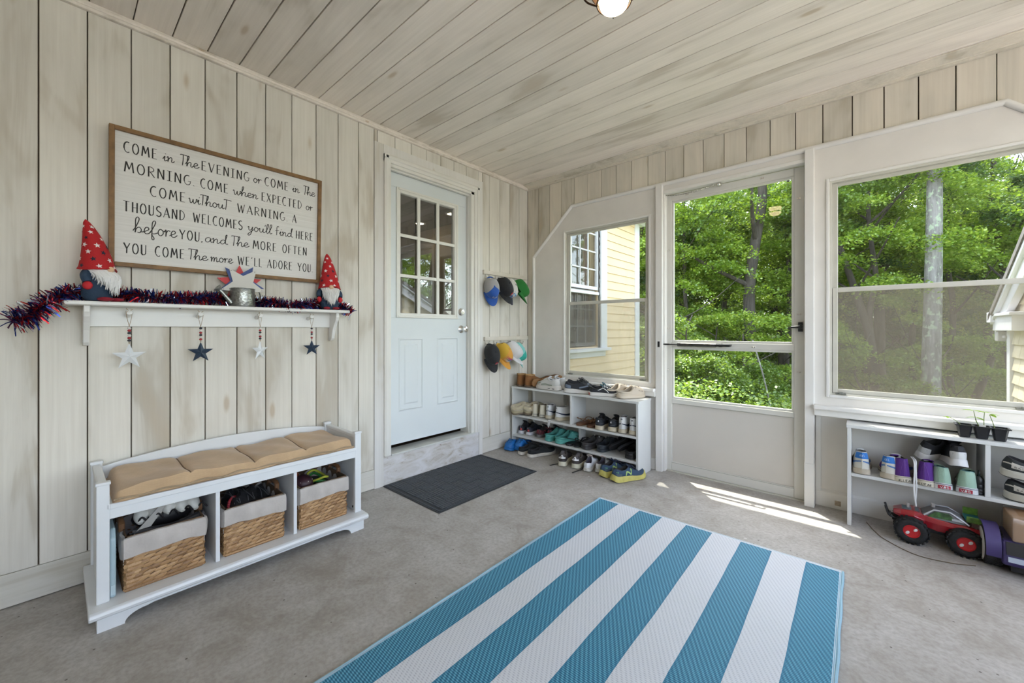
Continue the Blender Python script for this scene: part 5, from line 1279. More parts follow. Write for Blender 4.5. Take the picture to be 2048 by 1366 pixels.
def shoe_meshes(P, mir=False):
    surf, rim, hw, cy, z0, zs, rimz, th, sc0 = shoe_fn(P); L = P['L']; n, K = 24, 8; out = []
    ts = [-1+2*k/(2*n) for k in range(2*n)]
    # sole
    sm = MB(); so = P.get('so', .004)
    def out_(t, z, ins=0):
        side = 1 if t >= 0 else -1; s = (1-math.cos(PI*abs(t)))/2; h = hw(s); x = s*L
        e = so-ins; x2 = .5*L+(x-.5*L)*(1+2*e/L); return Vector((x2, cy(s)+side*(h+e*min(1, h/.01)), z))
    def S(t): return (1-math.cos(PI*abs(t)))/2
    flare = P.get('flare', 0)
    rings = [[out_(t, z0(S(t))+.000, .006) for t in ts], [out_(t, z0(S(t))+.004, -.001-flare) for t in ts], [out_(t, lerp(z0(S(t)), zs(S(t)), .55), .0-flare*.6+P.get('groove', 0)) for t in ts], [out_(t, zs(S(t))-.001, .0) for t in ts], [out_(t, zs(S(t))+.002, .0035) for t in ts]]
    sm.loft(rings, True); out.append(('sole', sm, P['sole'], 50))
    if P.get('outsole'):
        m = MB(); m.loft([[out_(t, z0(S(t))-.0005, .004) for t in ts], [out_(t, z0(S(t))+.006, -.0025) for t in ts]], True); out.append(('outsole', m, P['outsole'], 50))
    # upper
    um = MB(); rows = [[surf(t, k/K) for t in ts] for k in range(K+1)]; um.loft(rows, False); out.append(('upper', um, P['upper'], 60))
    # lining : from the collar loop down to the insole
    ss = [sc0+(th-sc0)*k/14 for k in range(15)]
    loop = [rim(s, 1) for s in ss]+[rim(s, -1) for s in ss[::-1][1:-1]]
    c = sum(loop, Vector())/len(loop)
    lm = MB(); zi = lambda p: zs(min(1, p.x/L))+.006
    r1 = [p+Vector((0,0,.0005)) for p in loop]; r2 = [c.lerp(p, .93) for p in loop]; r2 = [Vector((p.x, p.y, q.z+.002)) for p, q in zip(r2, loop)]
    r3 = [Vector((lerp(c.x, p.x, .90), lerp(c.y, p.y, .9), lerp(zi(p), p.z, .45))) for p in loop]; r4 = [Vector((lerp(c.x, p.x, 1.0), lerp(c.y, p.y, 1.0), zi(p))) for p in loop]
    lm.loft([r1, r2, r3, r4], False); lm.f.append([len(lm.v)-len(loop)+i for i in range(len(loop))]); lm.m.append(0); lm.s.append(False)
    out.append(('lining', lm, P['lining'], 60))
    if P.get('collar'):
        m = MB(); m.tube([p for p in loop], P['collar'][1], 8, closed=True); out.append(('collar', m, P['collar'][0], 60))
    if P.get('tongue'):
        m = MB(); tz = P.get('tz', .016); g = []
        for i in range(6):
            u = i/5; x = lerp(th+.10, th-.085, u); row = []
            for j in range(7):
                w = (j/6-.5)*2; yy = w*lerp(.016, .024, u); zz = rimz(max(th, x))+z0(x)+(.003+tz*u**1.5 if x < th else .003)-.006*w*w
                row.append((x*L, cy(x)+yy, zz))
            g.append(row)
        m.sheet(g, 0, True, .005); out.append(('tongue', m, P['tongue'], 60))
    if P.get('laces'):
        m = MB(); nl = P.get('nl', 5)
        for i in range(nl):
            x = lerp(th-.01, th+P.get('lr', .20), i/(nl-1)); w = lerp(.021, .015, i/(nl-1)); zr = rimz(max(x, th))+z0(x)
            pts = [(x*L, cy(x)-w, zr-.008), (x*L+.002, cy(x)-w*.5, zr+.003), (x*L+.003, cy(x), zr+.0055), (x*L+.002, cy(x)+w*.5, zr+.003), (x*L, cy(x)+w, zr-.008)]
            m.tube(catmull(pts, 3), .0030, 6, flat=.6)
        if P.get('bow'):
            x = th; zr = rimz(th)
            for sg in (-1, 1): m.tube(catmull([(x*L, cy(x), zr+.006), (x*L+.004, cy(x)+sg*.02, zr+.018), (x*L+.02, cy(x)+sg*.034, zr+.004), (x*L+.016, cy(x)+sg*.012, zr+.004), (x*L, cy(x), zr+.006)], 4), .0022, 6); m.tube(catmull([(x*L, cy(x), zr+.006), (x*L+.03, cy(x)+sg*.03, zr-.004), (x*L+.05, cy(x)+sg*.045, zr-.025)], 4), .002, 6)
        out.append(('laces', m, P['laces'], 60))
    def lift(t, v, d=.0012):
        p = surf(t, v); a = surf(t+.004, v)-surf(t-.004, v); c2 = surf(t, min(1, v+.02))-surf(t, max(0, v-.02)); nn = a.cross(c2)
        nn = nn.normalized() if nn.length > 1e-12 else Vector((0, 0, 1)); mid = Vector((L*.45, 0, .03))
        if nn.dot(p-mid) < 0: nn = -nn
        return p+nn*d
    for name, mt, items in P.get('decals', ()):
        m = MB()
        for it in items:
            if it[0] == 'line':              # ('line', [(t,v)...], width m, both sides?)
                for sg in ((1, -1) if it[3] else (1,)):
                    cp = catmull([(p[0]*sg, p[1], 0) for p in it[1]], 4) if len(it[1]) > 2 else [Vector((it[1][0][0]*sg, it[1][0][1], 0)).lerp(Vector((it[1][1][0]*sg, it[1][1][1], 0)), q/6) for q in range(7)]
                    pts = [lift(p.x, p.y) for p in cp]; N = len(pts); v = []
                    for i in range(N):
                        tg = pts[min(i+1, N-1)]-pts[max(i-1, 0)]; q = cp[i]; nr = lift(q.x, q.y, .004)-lift(q.x, q.y, 0); sd = tg.cross(nr); sd = sd.normalized() if sd.length > 1e-12 else Vector((0,0,1))
                        w = it[2] if not isinstance(it[2], tuple) else lerp(it[2][0], it[2][1], math.sin(PI*i/(N-1))) if len(it[2]) == 2 else interp(i/(N-1), it[2])
                        v += [pts[i]+sd*w/2, pts[i]-sd*w/2]
                    m.add(v, [(2*i, 2*i+1, 2*i+3, 2*i+2) for i in range(N-1)], 0, True)
            elif it[0] == 'patch':           # ('patch', t0, t1, v0, v1, d)
                _, t0, t1, v0, v1 = it[:5]; d = it[5] if len(it) > 5 else .0015
                nT, nV = 14, 6
                m.sheet([[lift(lerp(t0, t1, i/nT), lerp(v0, v1, j/nV), d) for j in range(nV+1)] for i in range(nT+1)], 0, True, .0008)
            elif it[0] == 'text':            # ('text', s, t0, t1, v, vh, bold)
                f = lambda x, y: tuple(lift(x, y, .0028))
                _, s_, t0, t1, v0, vh = it[:6]
                if not mir: t0, t1 = t1, t0
                gap = .17; W_ = caps_width(s_, gap); sx = (t1-t0)/W_; x = t0
                for ch in s_:
                    wd, st = CAPS[ch]
                    for w, pts in st:
                        if len(pts) == 2: pts = [(lerp(pts[0][0], pts[1][0], q/3), lerp(pts[0][1], pts[1][1], q/3)) for q in range(4)]
                        P3 = [lift(x+p[0]*sx, v0+p[1]*vh, .0030) for p in pts]; N = len(P3); v = []; hgt = (lift(x, v0+vh, .003)-lift(x, v0, .003)).length
                        for i in range(N):
                            tg = P3[min(i+1, N-1)]-P3[max(i-1, 0)]; nr = lift(x+pts[i][0]*sx, v0+pts[i][1]*vh, .006)-P3[i]; sd = tg.cross(nr); sd = sd.normalized() if sd.length > 1e-12 else Vector((0,0,1))
                            v += [P3[i]+sd*hgt*.075, P3[i]-sd*hgt*.075]
                        m.add(v, [(2*i, 2*i+1, 2*i+3, 2*i+2) for i in range(N-1)], 0, False)
                    x += (wd+gap)*sx
            elif it[0] == 'dots':            # ('dots', [(t,v)...], r)
                for t, v in it[1]:
                    for sg in ((1, -1) if it[3] else (1,)):
                        c0 = lift(t*sg, v, .0012); nr = (lift(t*sg, v, .005)-c0).normalized(); e1 = nr.orthogonal().normalized(); e2 = nr.cross(e1)
                        m.add([c0]+[c0+(e1*math.cos(2*PI*q/10)+e2*math.sin(2*PI*q/10))*it[2] for q in range(10)], [(0, 1+q, 1+(q+1) % 10) for q in range(10)])
            elif it[0] == 'solerib':         # stripe round the sole at height fraction
                _, t0, t1, fz, w = it; pts = [out_(lerp(t0, t1, q/24), lerp(z0(S(lerp(t0, t1, q/24))), zs(S(lerp(t0, t1, q/24))), fz), -.0012-flare*.6) for q in range(25)]
                v = [q+Vector((0,0,dz)) for q in pts for dz in (w/2, -w/2)]; m.add(v, [(2*i, 2*i+1, 2*i+3, 2*i+2) for i in range(24)])
            elif it[0] == 'soletext':
                _, s_, t0, t1, f0, f1 = it
                if not mir: t0, t1 = t1, t0
                gap = .17; W_ = caps_width(s_, gap); sx = (t1-t0)/W_; x = t0
                fo = lambda X_, Y_: out_(X_, lerp(z0(S(X_)), zs(S(X_)), Y_), -.0022-flare*.6)
                for ch in s_:
                    wd, st = CAPS[ch]
                    for w, pts in st:
                        q3 = [fo(x+p[0]*sx, lerp(f0, f1, p[1])) for p in pts]; v = []
                        for i, q in enumerate(q3):
                            tg = q3[min(i+1, len(q3)-1)]-q3[max(i-1, 0)]; sd = Vector((-tg.x*tg.z, -tg.y*tg.z, tg.x*tg.x+tg.y*tg.y)); sd = sd.normalized() if abs(tg.z) < .9*tg.length else Vector((tg.y, -tg.x, 0)) ; 
                            if abs(tg.z) >= .9*tg.length: sd = (q3[-1]-q3[0]).cross(Vector((q.x-L*.3, q.y, 0))).normalized()
                            v += [q+sd*.0009, q-sd*.0009]
                        m.add(v, [(2*i, 2*i+1, 2*i+3, 2*i+2) for i in range(len(q3)-1)])
                    x += (wd+gap)*sx
        out.append((name, m, mt, 60))
    for nm, mb, mt in P.get('extra', lambda *a: ())(surf, rim, lift, zs, out_): out.append((nm, mb, mt, 50))
    return out
_sc = {}
def shoe(P, label, x, y, z, head, mirror=False, cat='shoe', group=None, rot=None, extra=()):
    """heel-bottom point at (x, y, z); toe points along head (degrees from +x)"""
    key = (P['name'], mirror)
    if key not in _sc: _sc[key] = [(nm, mb.mesh(nm, mt, (0,0,0), sh)) for nm, mb, mt, sh in shoe_meshes(P, mirror)]
    o = thing(P.get('kind', 'sneaker'), label, cat, (x, y, z+.0008), (R(rot[0]) if rot else 0, R(rot[1]) if rot else 0, R(head)), group)
    if rot: o.rotation_mode = 'XYZ'
    if mirror: o.scale = (1, -1, 1)
    up = None
    for nm, me in _sc[key]:
        c = bpy.data.objects.new(nm, me); COL.objects.link(c); c.parent = o
        if nm == 'upper': up = c
        elif up is not None and nm not in ('sole', 'outsole', 'lining', 'laces', 'tongue', 'strap', 'collar'): c.parent = up
    for nm, mb, mt in extra: mb.build(nm, mt, o)
    return o
def loc(o, head, mir, pts):
    c_, s_ = math.cos(R(head)), math.sin(R(head)); out = []
    for p in pts:
        dx, dy = p[0]-o[0], p[1]-o[1]; lx, ly = dx*c_+dy*s_, -dx*s_+dy*c_; out.append((lx, -ly if mir else ly, p[2]-o[2]))
    return out
def lacetail(pts, w=.0035):
    b = MB(); b.tube(catmull(pts, 5), w, 6, flat=.35); return b

C = lambda n, c, r=.6, **k: mat(n, c, r, **k)
sk_blk = C('shoe_black', (.012,.012,.014), .6, bump=(150,.15)); sk_wht = C('shoe_white', (.66,.66,.66), .45); sk_gum = C('midsole_aged', (.50,.44,.33), .55, var=(30,.12)); sk_wsole = C('midsole_white', (.62,.60,.56), .5, var=(30,.1))
sk_navy = C('shoe_navy', (.012,.022,.055), .6); sk_lin = C('lining_dark', (.03,.028,.03), .9); sk_linw = C('lining_grey', (.30,.29,.28), .9); sk_cream = C('canvas_cream', (.62,.57,.45), .8, bump=(200,.1))
LOW = [(0,.062),(.06,.064),(.2,.054),(.32,.054),(.48,.080),(.60,.066),(.75,.052),(.88,.044),(1,.034)]
HIGH = [(0,.125),(.06,.127),(.2,.118),(.34,.120),(.46,.122),(.52,.104),(.62,.083),(.75,.066),(.88,.052),(1,.036)]
SW = lambda: ('line', [(.14,.66),(.30,.36),(.44,.26),(.62,.40),(.72,.60)], ((0,.004),(.25,.010),(.55,.020),(.75,.018),(1,.003)), True)
SWB = lambda: ('line', [(.03,.44),(.12,.40),(.28,.30),(.46,.20),(.60,.26),(.68,.42)], ((0,.006),(.3,.009),(.6,.019),(.8,.016),(1,.003)), True)
P_blazer = dict(name='blazer', L=.28, W=.094, sh=.030, sf=.022, th=.47, prof=HIGH, cw=.60, upper=sk_wht, sole=sk_gum, lining=sk_linw, tongue=sk_wht, laces=sk_wht, nl=6, tz=.004, bulge=.002, decals=[('swoosh', sk_navy, [SWB()]), ('heel_lettering', sk_navy, [('text', 'NIKE', -.10, .10, .76, .12)]), ('heel_tab', C('heel_tab_white', (.70,.70,.70), .5), [('patch', -.17, .17, .66, .97, .0012)]), ('stitch_strip', C('seam_grey', (.52,.52,.53), .6), [('line', [(-.022,.04),(-.022,.62)], .002, True)])])
P_blazerb = dict(P_blazer, name='blazer_blue', L=.24, W=.090, wpts=HW2, upper=C('sail_white', (.58,.56,.49), .6, var=(20,.1)), sole=C('sole_aged_tan', (.46,.40,.31), .6, var=(24,.15)), decals=[('swoosh', C('swoosh_blue', (.06,.15,.36), .6), [SWB()]), ('heel_tab', C('heel_blue', (.025,.16,.48), .7), [('patch', -.20, .20, .58, .96, .0014)]), ('heel_lettering', C('letter_pale_blue', (.30,.44,.66), .6), [('text', 'NIKE', -.12, .12, .70, .13)]), ('heel_strip', C('strip_cream', (.56,.54,.46), .6), [('patch', -.035, .035, .0, .58, .002)])])
P_canvas = dict(name='canvas_high', tz=.004, L=.235, W=.082, sh=.026, sf=.022, th=.47, prof=[(s, z*.92) for s, z in HIGH], cw=.58, upper=sk_cream, sole=C('canvas_sole', (.52,.49,.41), .6), lining=C('lining_brown', (.14,.10,.07), .9), tongue=sk_cream, laces=sk_cream, nl=6, bulge=.001, decals=[('pinstripe', sk_blk, [('solerib', -.6, .6, .78, .003)]), ('heel_strip', C('canvas_strip', (.64,.60,.50), .8), [('patch', -.05, .05, .0, .98, .0012)])])
P_purple = dict(name='purple_high', L=.235, W=.086, wpts=HW2, tz=.004, sh=.030, sf=.026, th=.47, prof=HIGH, cw=.58, upper=C('canvas_purple', (.085,.022,.20), .85, bump=(200,.1)), sole=C('purple_sole', (.60,.55,.44), .6), lining=sk_lin, tongue=C('canvas_purple', (.085,.022,.20), .85), laces=sk_wht, nl=6, bulge=.0, decals=[('pinstripe', sk_blk, [('solerib', -.75, -.22, .40, .004), ('solerib', .22, .75, .40, .004), ('solerib', -.75, .75, .93, .0015)]), ('heel_lettering', sk_blk, [('soletext', 'ALL STAR', -.10, .10, .20, .56)]), ('seam', C('purple_seam', (.16,.07,.30), .8), [('line', [(-.035,.02),(-.035,.98)], .0018, True), ('line', [(-.10,.02),(-.10,.98)], .0014, True)])])
P_vans = dict(name='mint_high', L=.235, W=.088, wpts=HW2, tz=.004, sh=.030, sf=.026, th=.50, prof=[(0,.110),(.06,.112),(.25,.100),(.36,.102),(.5,.100),(.62,.080),(.75,.064),(.88,.052),(1,.038)], cw=.62, upper=C('suede_mint', (.30,.44,.34), .95, bump=(160,.2), sheen=.2), sole=C('mint_sole', (.60,.61,.62), .5), lining=C('lining_teal', (.18,.33,.32), .9), tongue=C('suede_mint', (.30,.44,.34), .95), laces=sk_wht, bulge=.001, decals=[('pinstripe', sk_navy, [('solerib', -.8, .8, .94, .0025)]), ('heel_label', C('label_red', (.36,.02,.04), .5), [('solerib', -.085, .085, .46, .017)]), ('label_lettering', sk_wht, [('soletext', 'VANS', -.062, .062, .27, .62)])])
TREF = lambda c: ('trefoil', c, [('line', [(.0,.60),(.0,.80)], ((0,.003),(.5,.007),(1,.001)), False), ('line', [(.01,.60),(.045,.76)], ((0,.003),(.5,.007),(1,.001)), True), ('line', [(-.05,.585),(.05,.585)], .0012, False), ('line', [(-.045,.56),(.045,.56)], .0012, False)])
P_adiblk = dict(name='adi_black', L=.27, W=.098, sh=.034, sf=.028, th=.48, prof=[(0,.092),(.06,.094),(.2,.076),(.32,.076),(.48,.098),(.62,.086),(.75,.068),(.88,.054),(1,.038)], cw=.66, upper=C('black_suede', (.010,.013,.018), .75), sole=sk_gum, lining=sk_lin, collar=(sk_blk, .007), tongue=sk_blk, laces=sk_blk, tz=.022, decals=[TREF(sk_wht), ('seam', C('grey_seam', (.13,.14,.17), .6), [('line', [(-.25,.42),(-.12,.30),(0,.26),(.12,.30),(.25,.42)], .0016, False)])])
P_adisup = dict(name='adi_superstar', L=.28, W=.102, sh=.036, sf=.030, th=.48, prof=[(0,.098),(.06,.100),(.2,.076),(.32,.076),(.46,.096),(.56,.076),(.68,.060),(.75,.055),(.88,.050),(1,.036)], cw=.62, upper=C('charcoal_leather', (.045,.036,.034), .55), sole=C('cream_cupsole', (.62,.59,.47), .5), lining=C('lining_taupe', (.16,.14,.135), .9), tongue=sk_blk, laces=sk_blk, collar=(C('collar_taupe', (.08,.068,.062), .7), .005), decals=[('heel_patch', sk_wht, [('patch', -.105, .105, .55, .93, .0012), ('patch', -.16, .16, .42, .60, .0010)]), ('trefoil', sk_blk, [('line', [(.0,.66),(.0,.80)], ((0,.002),(.5,.006),(1,.001)), False), ('line', [(.008,.66),(.035,.77)], ((0,.002),(.5,.006),(1,.001)), True), ('line', [(-.04,.65),(.04,.65)], .0012, False)])])
P_nb = dict(name='nb_trail', L=.295, W=.104, sh=.042, sf=.030, th=.48, prof=[(0,.092),(.06,.096),(.2,.082),(.32,.082),(.46,.100),(.58,.076),(.68,.062),(.75,.057),(.88,.050),(1,.038)], cw=.58, flare=.006, upper=C('navy_knit', (.030,.062,.115), .8, bump=(220,.2)), sole=C('yellow_midsole', (.52,.46,.12), .6, var=(25,.12)), outsole=sk_blk, lining=sk_lin, tongue=sk_navy, laces=sk_navy, bow=True, spring=.022, hspring=.014, decals=[('side_logo', C('logo_lime', (.36,.52,.15), .5), [('line', [(-.37,.10),(-.395,.70)], .010, True), ('line', [(-.395,.70),(-.475,.12)], .010, True), ('line', [(-.475,.12),(-.50,.72)], .010, True)]), ('heel_lettering', C('letter_green', (.16,.5,.2), .5), [('text', 'NB', .13, .20, .50, .14), ('text', 'NB', -.20, -.13, .50, .14)]), ('panel', C('slate_overlay', (.07,.10,.13), .7), [('patch', -.28, -.12, .05, .40, .0008), ('patch', .12, .28, .05, .40, .0008)])])
P_lowblk = dict(name='low_black', L=.29, W=.100, sh=.028, sf=.026, th=.47, prof=LOW, cw=.64, upper=C('black_canvas', (.008,.010,.012), .85), sole=C('dirty_white_sole', (.50,.47,.42), .6, var=(20,.2)), lining=sk_lin, tongue=sk_blk, laces=sk_blk, bow=True)
P_whitelow = dict(name='low_white', L=.255, W=.088, sh=.026, sf=.022, th=.48, prof=[(s, z*1.08) for s, z in LOW], cw=.66, upper=C('white_leather', (.68,.69,.72), .4), sole=C('white_rubber', (.60,.59,.56), .5, var=(30,.1)), lining=C('lining_plum', (.08,.07,.09), .9), tongue=C('tongue_pink', (.62,.52,.48), .7), laces=sk_wht, tz=.02)
P_navyred = dict(name='navy_red', L=.25, W=.090, sh=.028, sf=.024, th=.48, prof=[(s, z*1.18) for s, z in LOW], cw=.62, upper=C('navy_mesh', (.012,.014,.026), .7, bump=(200,.2)), sole=C('white_mid', (.56,.55,.58), .5), lining=sk_lin, tongue=sk_blk, laces=sk_blk, decals=[('heel_badge', C('badge_red', (.50,.05,.05), .5), [('patch', -.10, -.01, .18, .56, .0016)]), ('badge_mark', C('badge_pink', (.70,.25,.22), .5), [('line', [(-.085,.25),(-.085,.50),(-.03,.50),(-.03,.25),(-.085,.25)], .0016, False)]), ('heel_loop', sk_linw, [('dots', [(-.02,.80)], .004, False)])])
P_redblk = dict(name='red_black', L=.24, W=.088, sh=.024, sf=.020, th=.48, prof=[(s, z*1.15) for s, z in LOW], cw=.60, upper=C('black_mesh_shoe', (.014,.010,.012), .7), sole=C('grey_sole', (.15,.14,.14), .6), lining=sk_lin, tongue=sk_blk, laces=sk_blk, decals=[('stripe', C('stripe_red', (.35,.02,.04), .5), [('line', [(t, .05), (t*.8, .9)], .0035, True) for t in (.06,.13,.20,.28,.36,.46,.56,.66)])])
P_white_chunk = dict(name='white_chunk', L=.275, W=.098, sh=.040, sf=.030, th=.47, prof=[(0,.098),(.06,.100),(.2,.086),(.32,.086),(.48,.104),(.62,.090),(.75,.074),(.88,.062),(1,.050)], cw=.62, flare=.004, upper=C('white_mesh', (.60,.59,.56), .65, bump=(150,.2)), sole=C('chunky_sole', (.62,.59,.55), .5), outsole=C('outsole_grey', (.16,.15,.14), .6), lining=C('lining_mesh_grey', (.22,.23,.22), .9), tongue=sk_wht, laces=sk_wht, collar=(sk_wht, .006), decals=[('overlay', C('overlay_sage', (.30,.32,.26), .6), [('line', [(.30,.10),(.45,.16),(.60,.10)], .014, True), ('line', [(.62,.35),(.74,.30),(.86,.28)], .012, True)]), ('sole_plug', sk_blk, [('solerib', .22, .30, .4, .008), ('solerib', -.30, -.22, .4, .008), ('solerib', -.42, -.36, .4, .008), ('solerib', .36, .42, .4, .008)])])
P_run = dict(name='runner_blue', L=.275, W=.098, sh=.038, sf=.028, th=.47, prof=[(0,.094),(.06,.096),(.2,.080),(.32,.080),(.48,.100),(.62,.086),(.75,.070),(.88,.058),(1,.046)], cw=.60, flare=.004, upper=C('runner_black', (.018,.020,.026), .7, bump=(150,.2)), sole=C('runner_sole', (.60,.58,.56), .5), outsole=sk_blk, lining=sk_lin, tongue=sk_blk, laces=sk_blk, bow=True, decals=[('overlay', C('overlay_blue_grey', (.16,.20,.27), .55), [('patch', .10, .30, .12, .62, .001), ('patch', -.30, -.10, .12, .62, .001), ('line', [(.48,.16),(.58,.30),(.66,.60)], .012, True)]), ('toe_overlay', C('overlay_blue', (.04,.11,.21), .55), [('patch', .70, .92, .02, .30, .001), ('patch', -.92, -.70, .02, .30, .001)])])
P_vanlow = dict(name='skate_black', L=.235, W=.09, sh=.030, sf=.026, th=.47, prof=[(s, z*1.03) for s, z in LOW], cw=.66, upper=C('skate_canvas', (.022,.024,.030), .8), sole=C('skate_sole', (.60,.58,.56), .55), lining=C('lining_teal_dark', (.03,.10,.13), .9), tongue=C('tongue_teal', (.03,.10,.13), .8), laces=sk_wht, collar=(sk_blk, .006), decals=[('side_stripe', sk_wht, [('line', [(.36,.78),(.46,.62),(.56,.30),(.60,.06)], .006, True)]), ('heel_label', C('label_orange', (.46,.09,.05), .5), [('solerib', -.13, .13, .5, .019)])])
P_bwrun = dict(name='runner_bw', L=.235, W=.09, sh=.036, sf=.026, th=.47, prof=[(0,.100),(.06,.102),(.2,.086),(.32,.086),(.48,.104),(.62,.088),(.75,.070),(.88,.056),(1,.044)], cw=.60, flare=.003, upper=C('knit_black', (.014,.014,.017), .75, bump=(200,.2)), sole=C('bw_sole', (.58,.57,.57), .5), outsole=sk_blk, lining=sk_lin, tongue=sk_blk, laces=sk_blk, decals=[('heel_counter', C('counter_grey', (.52,.52,.51), .5), [('patch', -.20, .20, .02, .55, .0015)]), ('mark', sk_blk, [('line', [(-.13,.42),(-.10,.25)], .002, True), ('line', [(-.10,.42),(-.14,.25)], .002, True)])])
NBT = ('line', [(-.30,.30),(-.42,.50),(-.56,.34)], .022, True)
P_nbblk = dict(name='nb_black', L=.29, W=.102, sh=.036, sf=.026, th=.47, prof=[(0,.092),(.06,.094),(.2,.080),(.32,.080),(.48,.100),(.62,.086),(.75,.070),(.88,.056),(1,.042)], cw=.60, upper=C('nb_black_suede', (.020,.024,.024), .7), sole=C('nb_sole_bone', (.46,.44,.37), .55), outsole=sk_blk, lining=sk_lin, tongue=sk_blk, laces=sk_blk, bow=True, decals=[('side_panel', C('panel_bone', (.52,.49,.43), .55), [('patch', -.46, -.20, .26, .74, .0012), ('patch', .20, .46, .26, .74, .0012), ('line', [(.06,.5),(.16,.58),(.30,.60)], .006, True)]), ('side_lettering', sk_blk, [('text', 'BALANCE', -.45, -.23, .34, .14), ('text', 'NEW', -.38, -.28, .53, .13), ('text', 'BALANCE', .23, .45, .34, .14), ('text', 'NEW', .28, .38, .53, .13)])])
# clogs
CW = [(0,0),(.015,.34),(.05,.55),(.10,.66),(.20,.72),(.36,.72),(.50,.80),(.64,.95),(.74,1.0),(.84,.98),(.92,.82),(.97,.56),(.99,.32),(1,0)]
def clog_extra(mstrap, rivet):
    def fn(surf, rim, lift, zs, out_):
        b = MB(); a = lift(.56, .72, .002); c = lift(-.56, .72, .002); L = a.x
        cp = [lift(lerp(.56, -.56, q/30), lerp(.80, .70, abs(lerp(1, -1, q/30))**3), .003) for q in range(31)]
        b.tube(cp, .0075, 8); m = MB()
        for q in (a, c): m.ball((q.x, q.y, q.z), .008, 10, 8)
        return [('strap', b, mstrap), ('rivet', m, rivet)]
    return fn
def P_clog(name, col, rivet=None, L=.27, W=.108):
    m = C(name+'_foam', col, .5); d = C(name+'_hole', tuple(c*.25 for c in col), .8)
    return dict(name=name, kind='clog', L=L, W=W, wpts=CW, sh=.026, sf=.024, th=.53, prof=[(0,.056),(.06,.058),(.2,.052),(.36,.054),(.46,.070),(.53,.092),(.62,.096),(.74,.090),(.86,.072),(.94,.054),(1,.040)], cw=.74, so=.003, bulge=.003, upper=m, sole=m, lining=C(name+'_in', tuple(c*.75 for c in col), .6), decals=[('vent_hole', d, [('dots', [(.60,.94),(.64,.84),(.68,.93),(.72,.80),(.76,.90),(.62,.72)], .0045, True), ('dots', [(.66,.26),(.71,.28),(.61,.28)], .0042, True)])], extra=clog_extra(m, rivet or m))
P_crocb = P_clog('beige_clog', (.56,.48,.38), C('beige_rivet', (.50,.43,.33), .5), L=.245, W=.100); P_croct = P_clog('teal_clog', (.085,.33,.29)); P_crocblue = P_clog('blue_clog', (.010,.135,.42), L=.21, W=.088); P_crocg = P_clog('charcoal_clog', (.045,.040,.040), C('pale_rivet', (.6,.6,.58), .4)); P_crocs = P_clog('slate_clog', (.028,.034,.042)); P_crock = P_clog('black_clog', (.014,.013,.014))
# slippers / boots
M_fl = C('fleece', (.50,.43,.29), .95, bump=(70,.9), sheen=.5)
P_fleece = dict(name='fleece_slipper', kind='slipper', L=.235, W=.098, wpts=CW, sh=.018, sf=.016, th=.55, prof=[(0,.062),(.06,.064),(.25,.060),(.40,.066),(.55,.088),(.68,.090),(.8,.080),(.92,.058),(1,.040)], cw=.62, so=.003, bulge=.006, upper=C('slipper_suede', (.44,.37,.24), .95, bump=(60,.6)), sole=C('slipper_sole', (.17,.13,.085), .8), lining=C('slipper_lining', (.20,.155,.095), .95), collar=(M_fl, .022))
P_boot = dict(name='tan_bootie', kind='ankle_boot', L=.26, W=.092, sh=.016, sf=.015, th=.42, prof=[(0,.118),(.06,.120),(.2,.112),(.34,.114),(.42,.110),(.52,.092),(.65,.076),(.8,.064),(.92,.050),(1,.034)], cw=.64, upper=C('tan_suede', (.22,.095,.030), .9, bump=(90,.25)), sole=C('boot_sole', (.12,.075,.045), .8), lining=C('boot_lining', (.34,.23,.12), .95), collar=(C('boot_cuff', (.38,.23,.10), .95, bump=(70,.5)), .008), decals=[('seam', C('boot_seam', (.12,.05,.02), .9), [('line', [(0,.02),(0,.98)], .002, False)])])
P_mule = dict(name='brown_mule', kind='slipper', L=.26, W=.102, wpts=CW, sh=.018, sf=.016, th=.58, prof=[(0,.024),(.06,.026),(.30,.026),(.45,.040),(.58,.074),(.7,.074),(.85,.060),(1,.036)], cw=.84, bulge=.0, upper=C('brown_suede', (.14,.062,.026), .9), sole=C('mule_sole', (.26,.13,.05), .8), lining=C('mule_lining', (.075,.036,.020), .9))
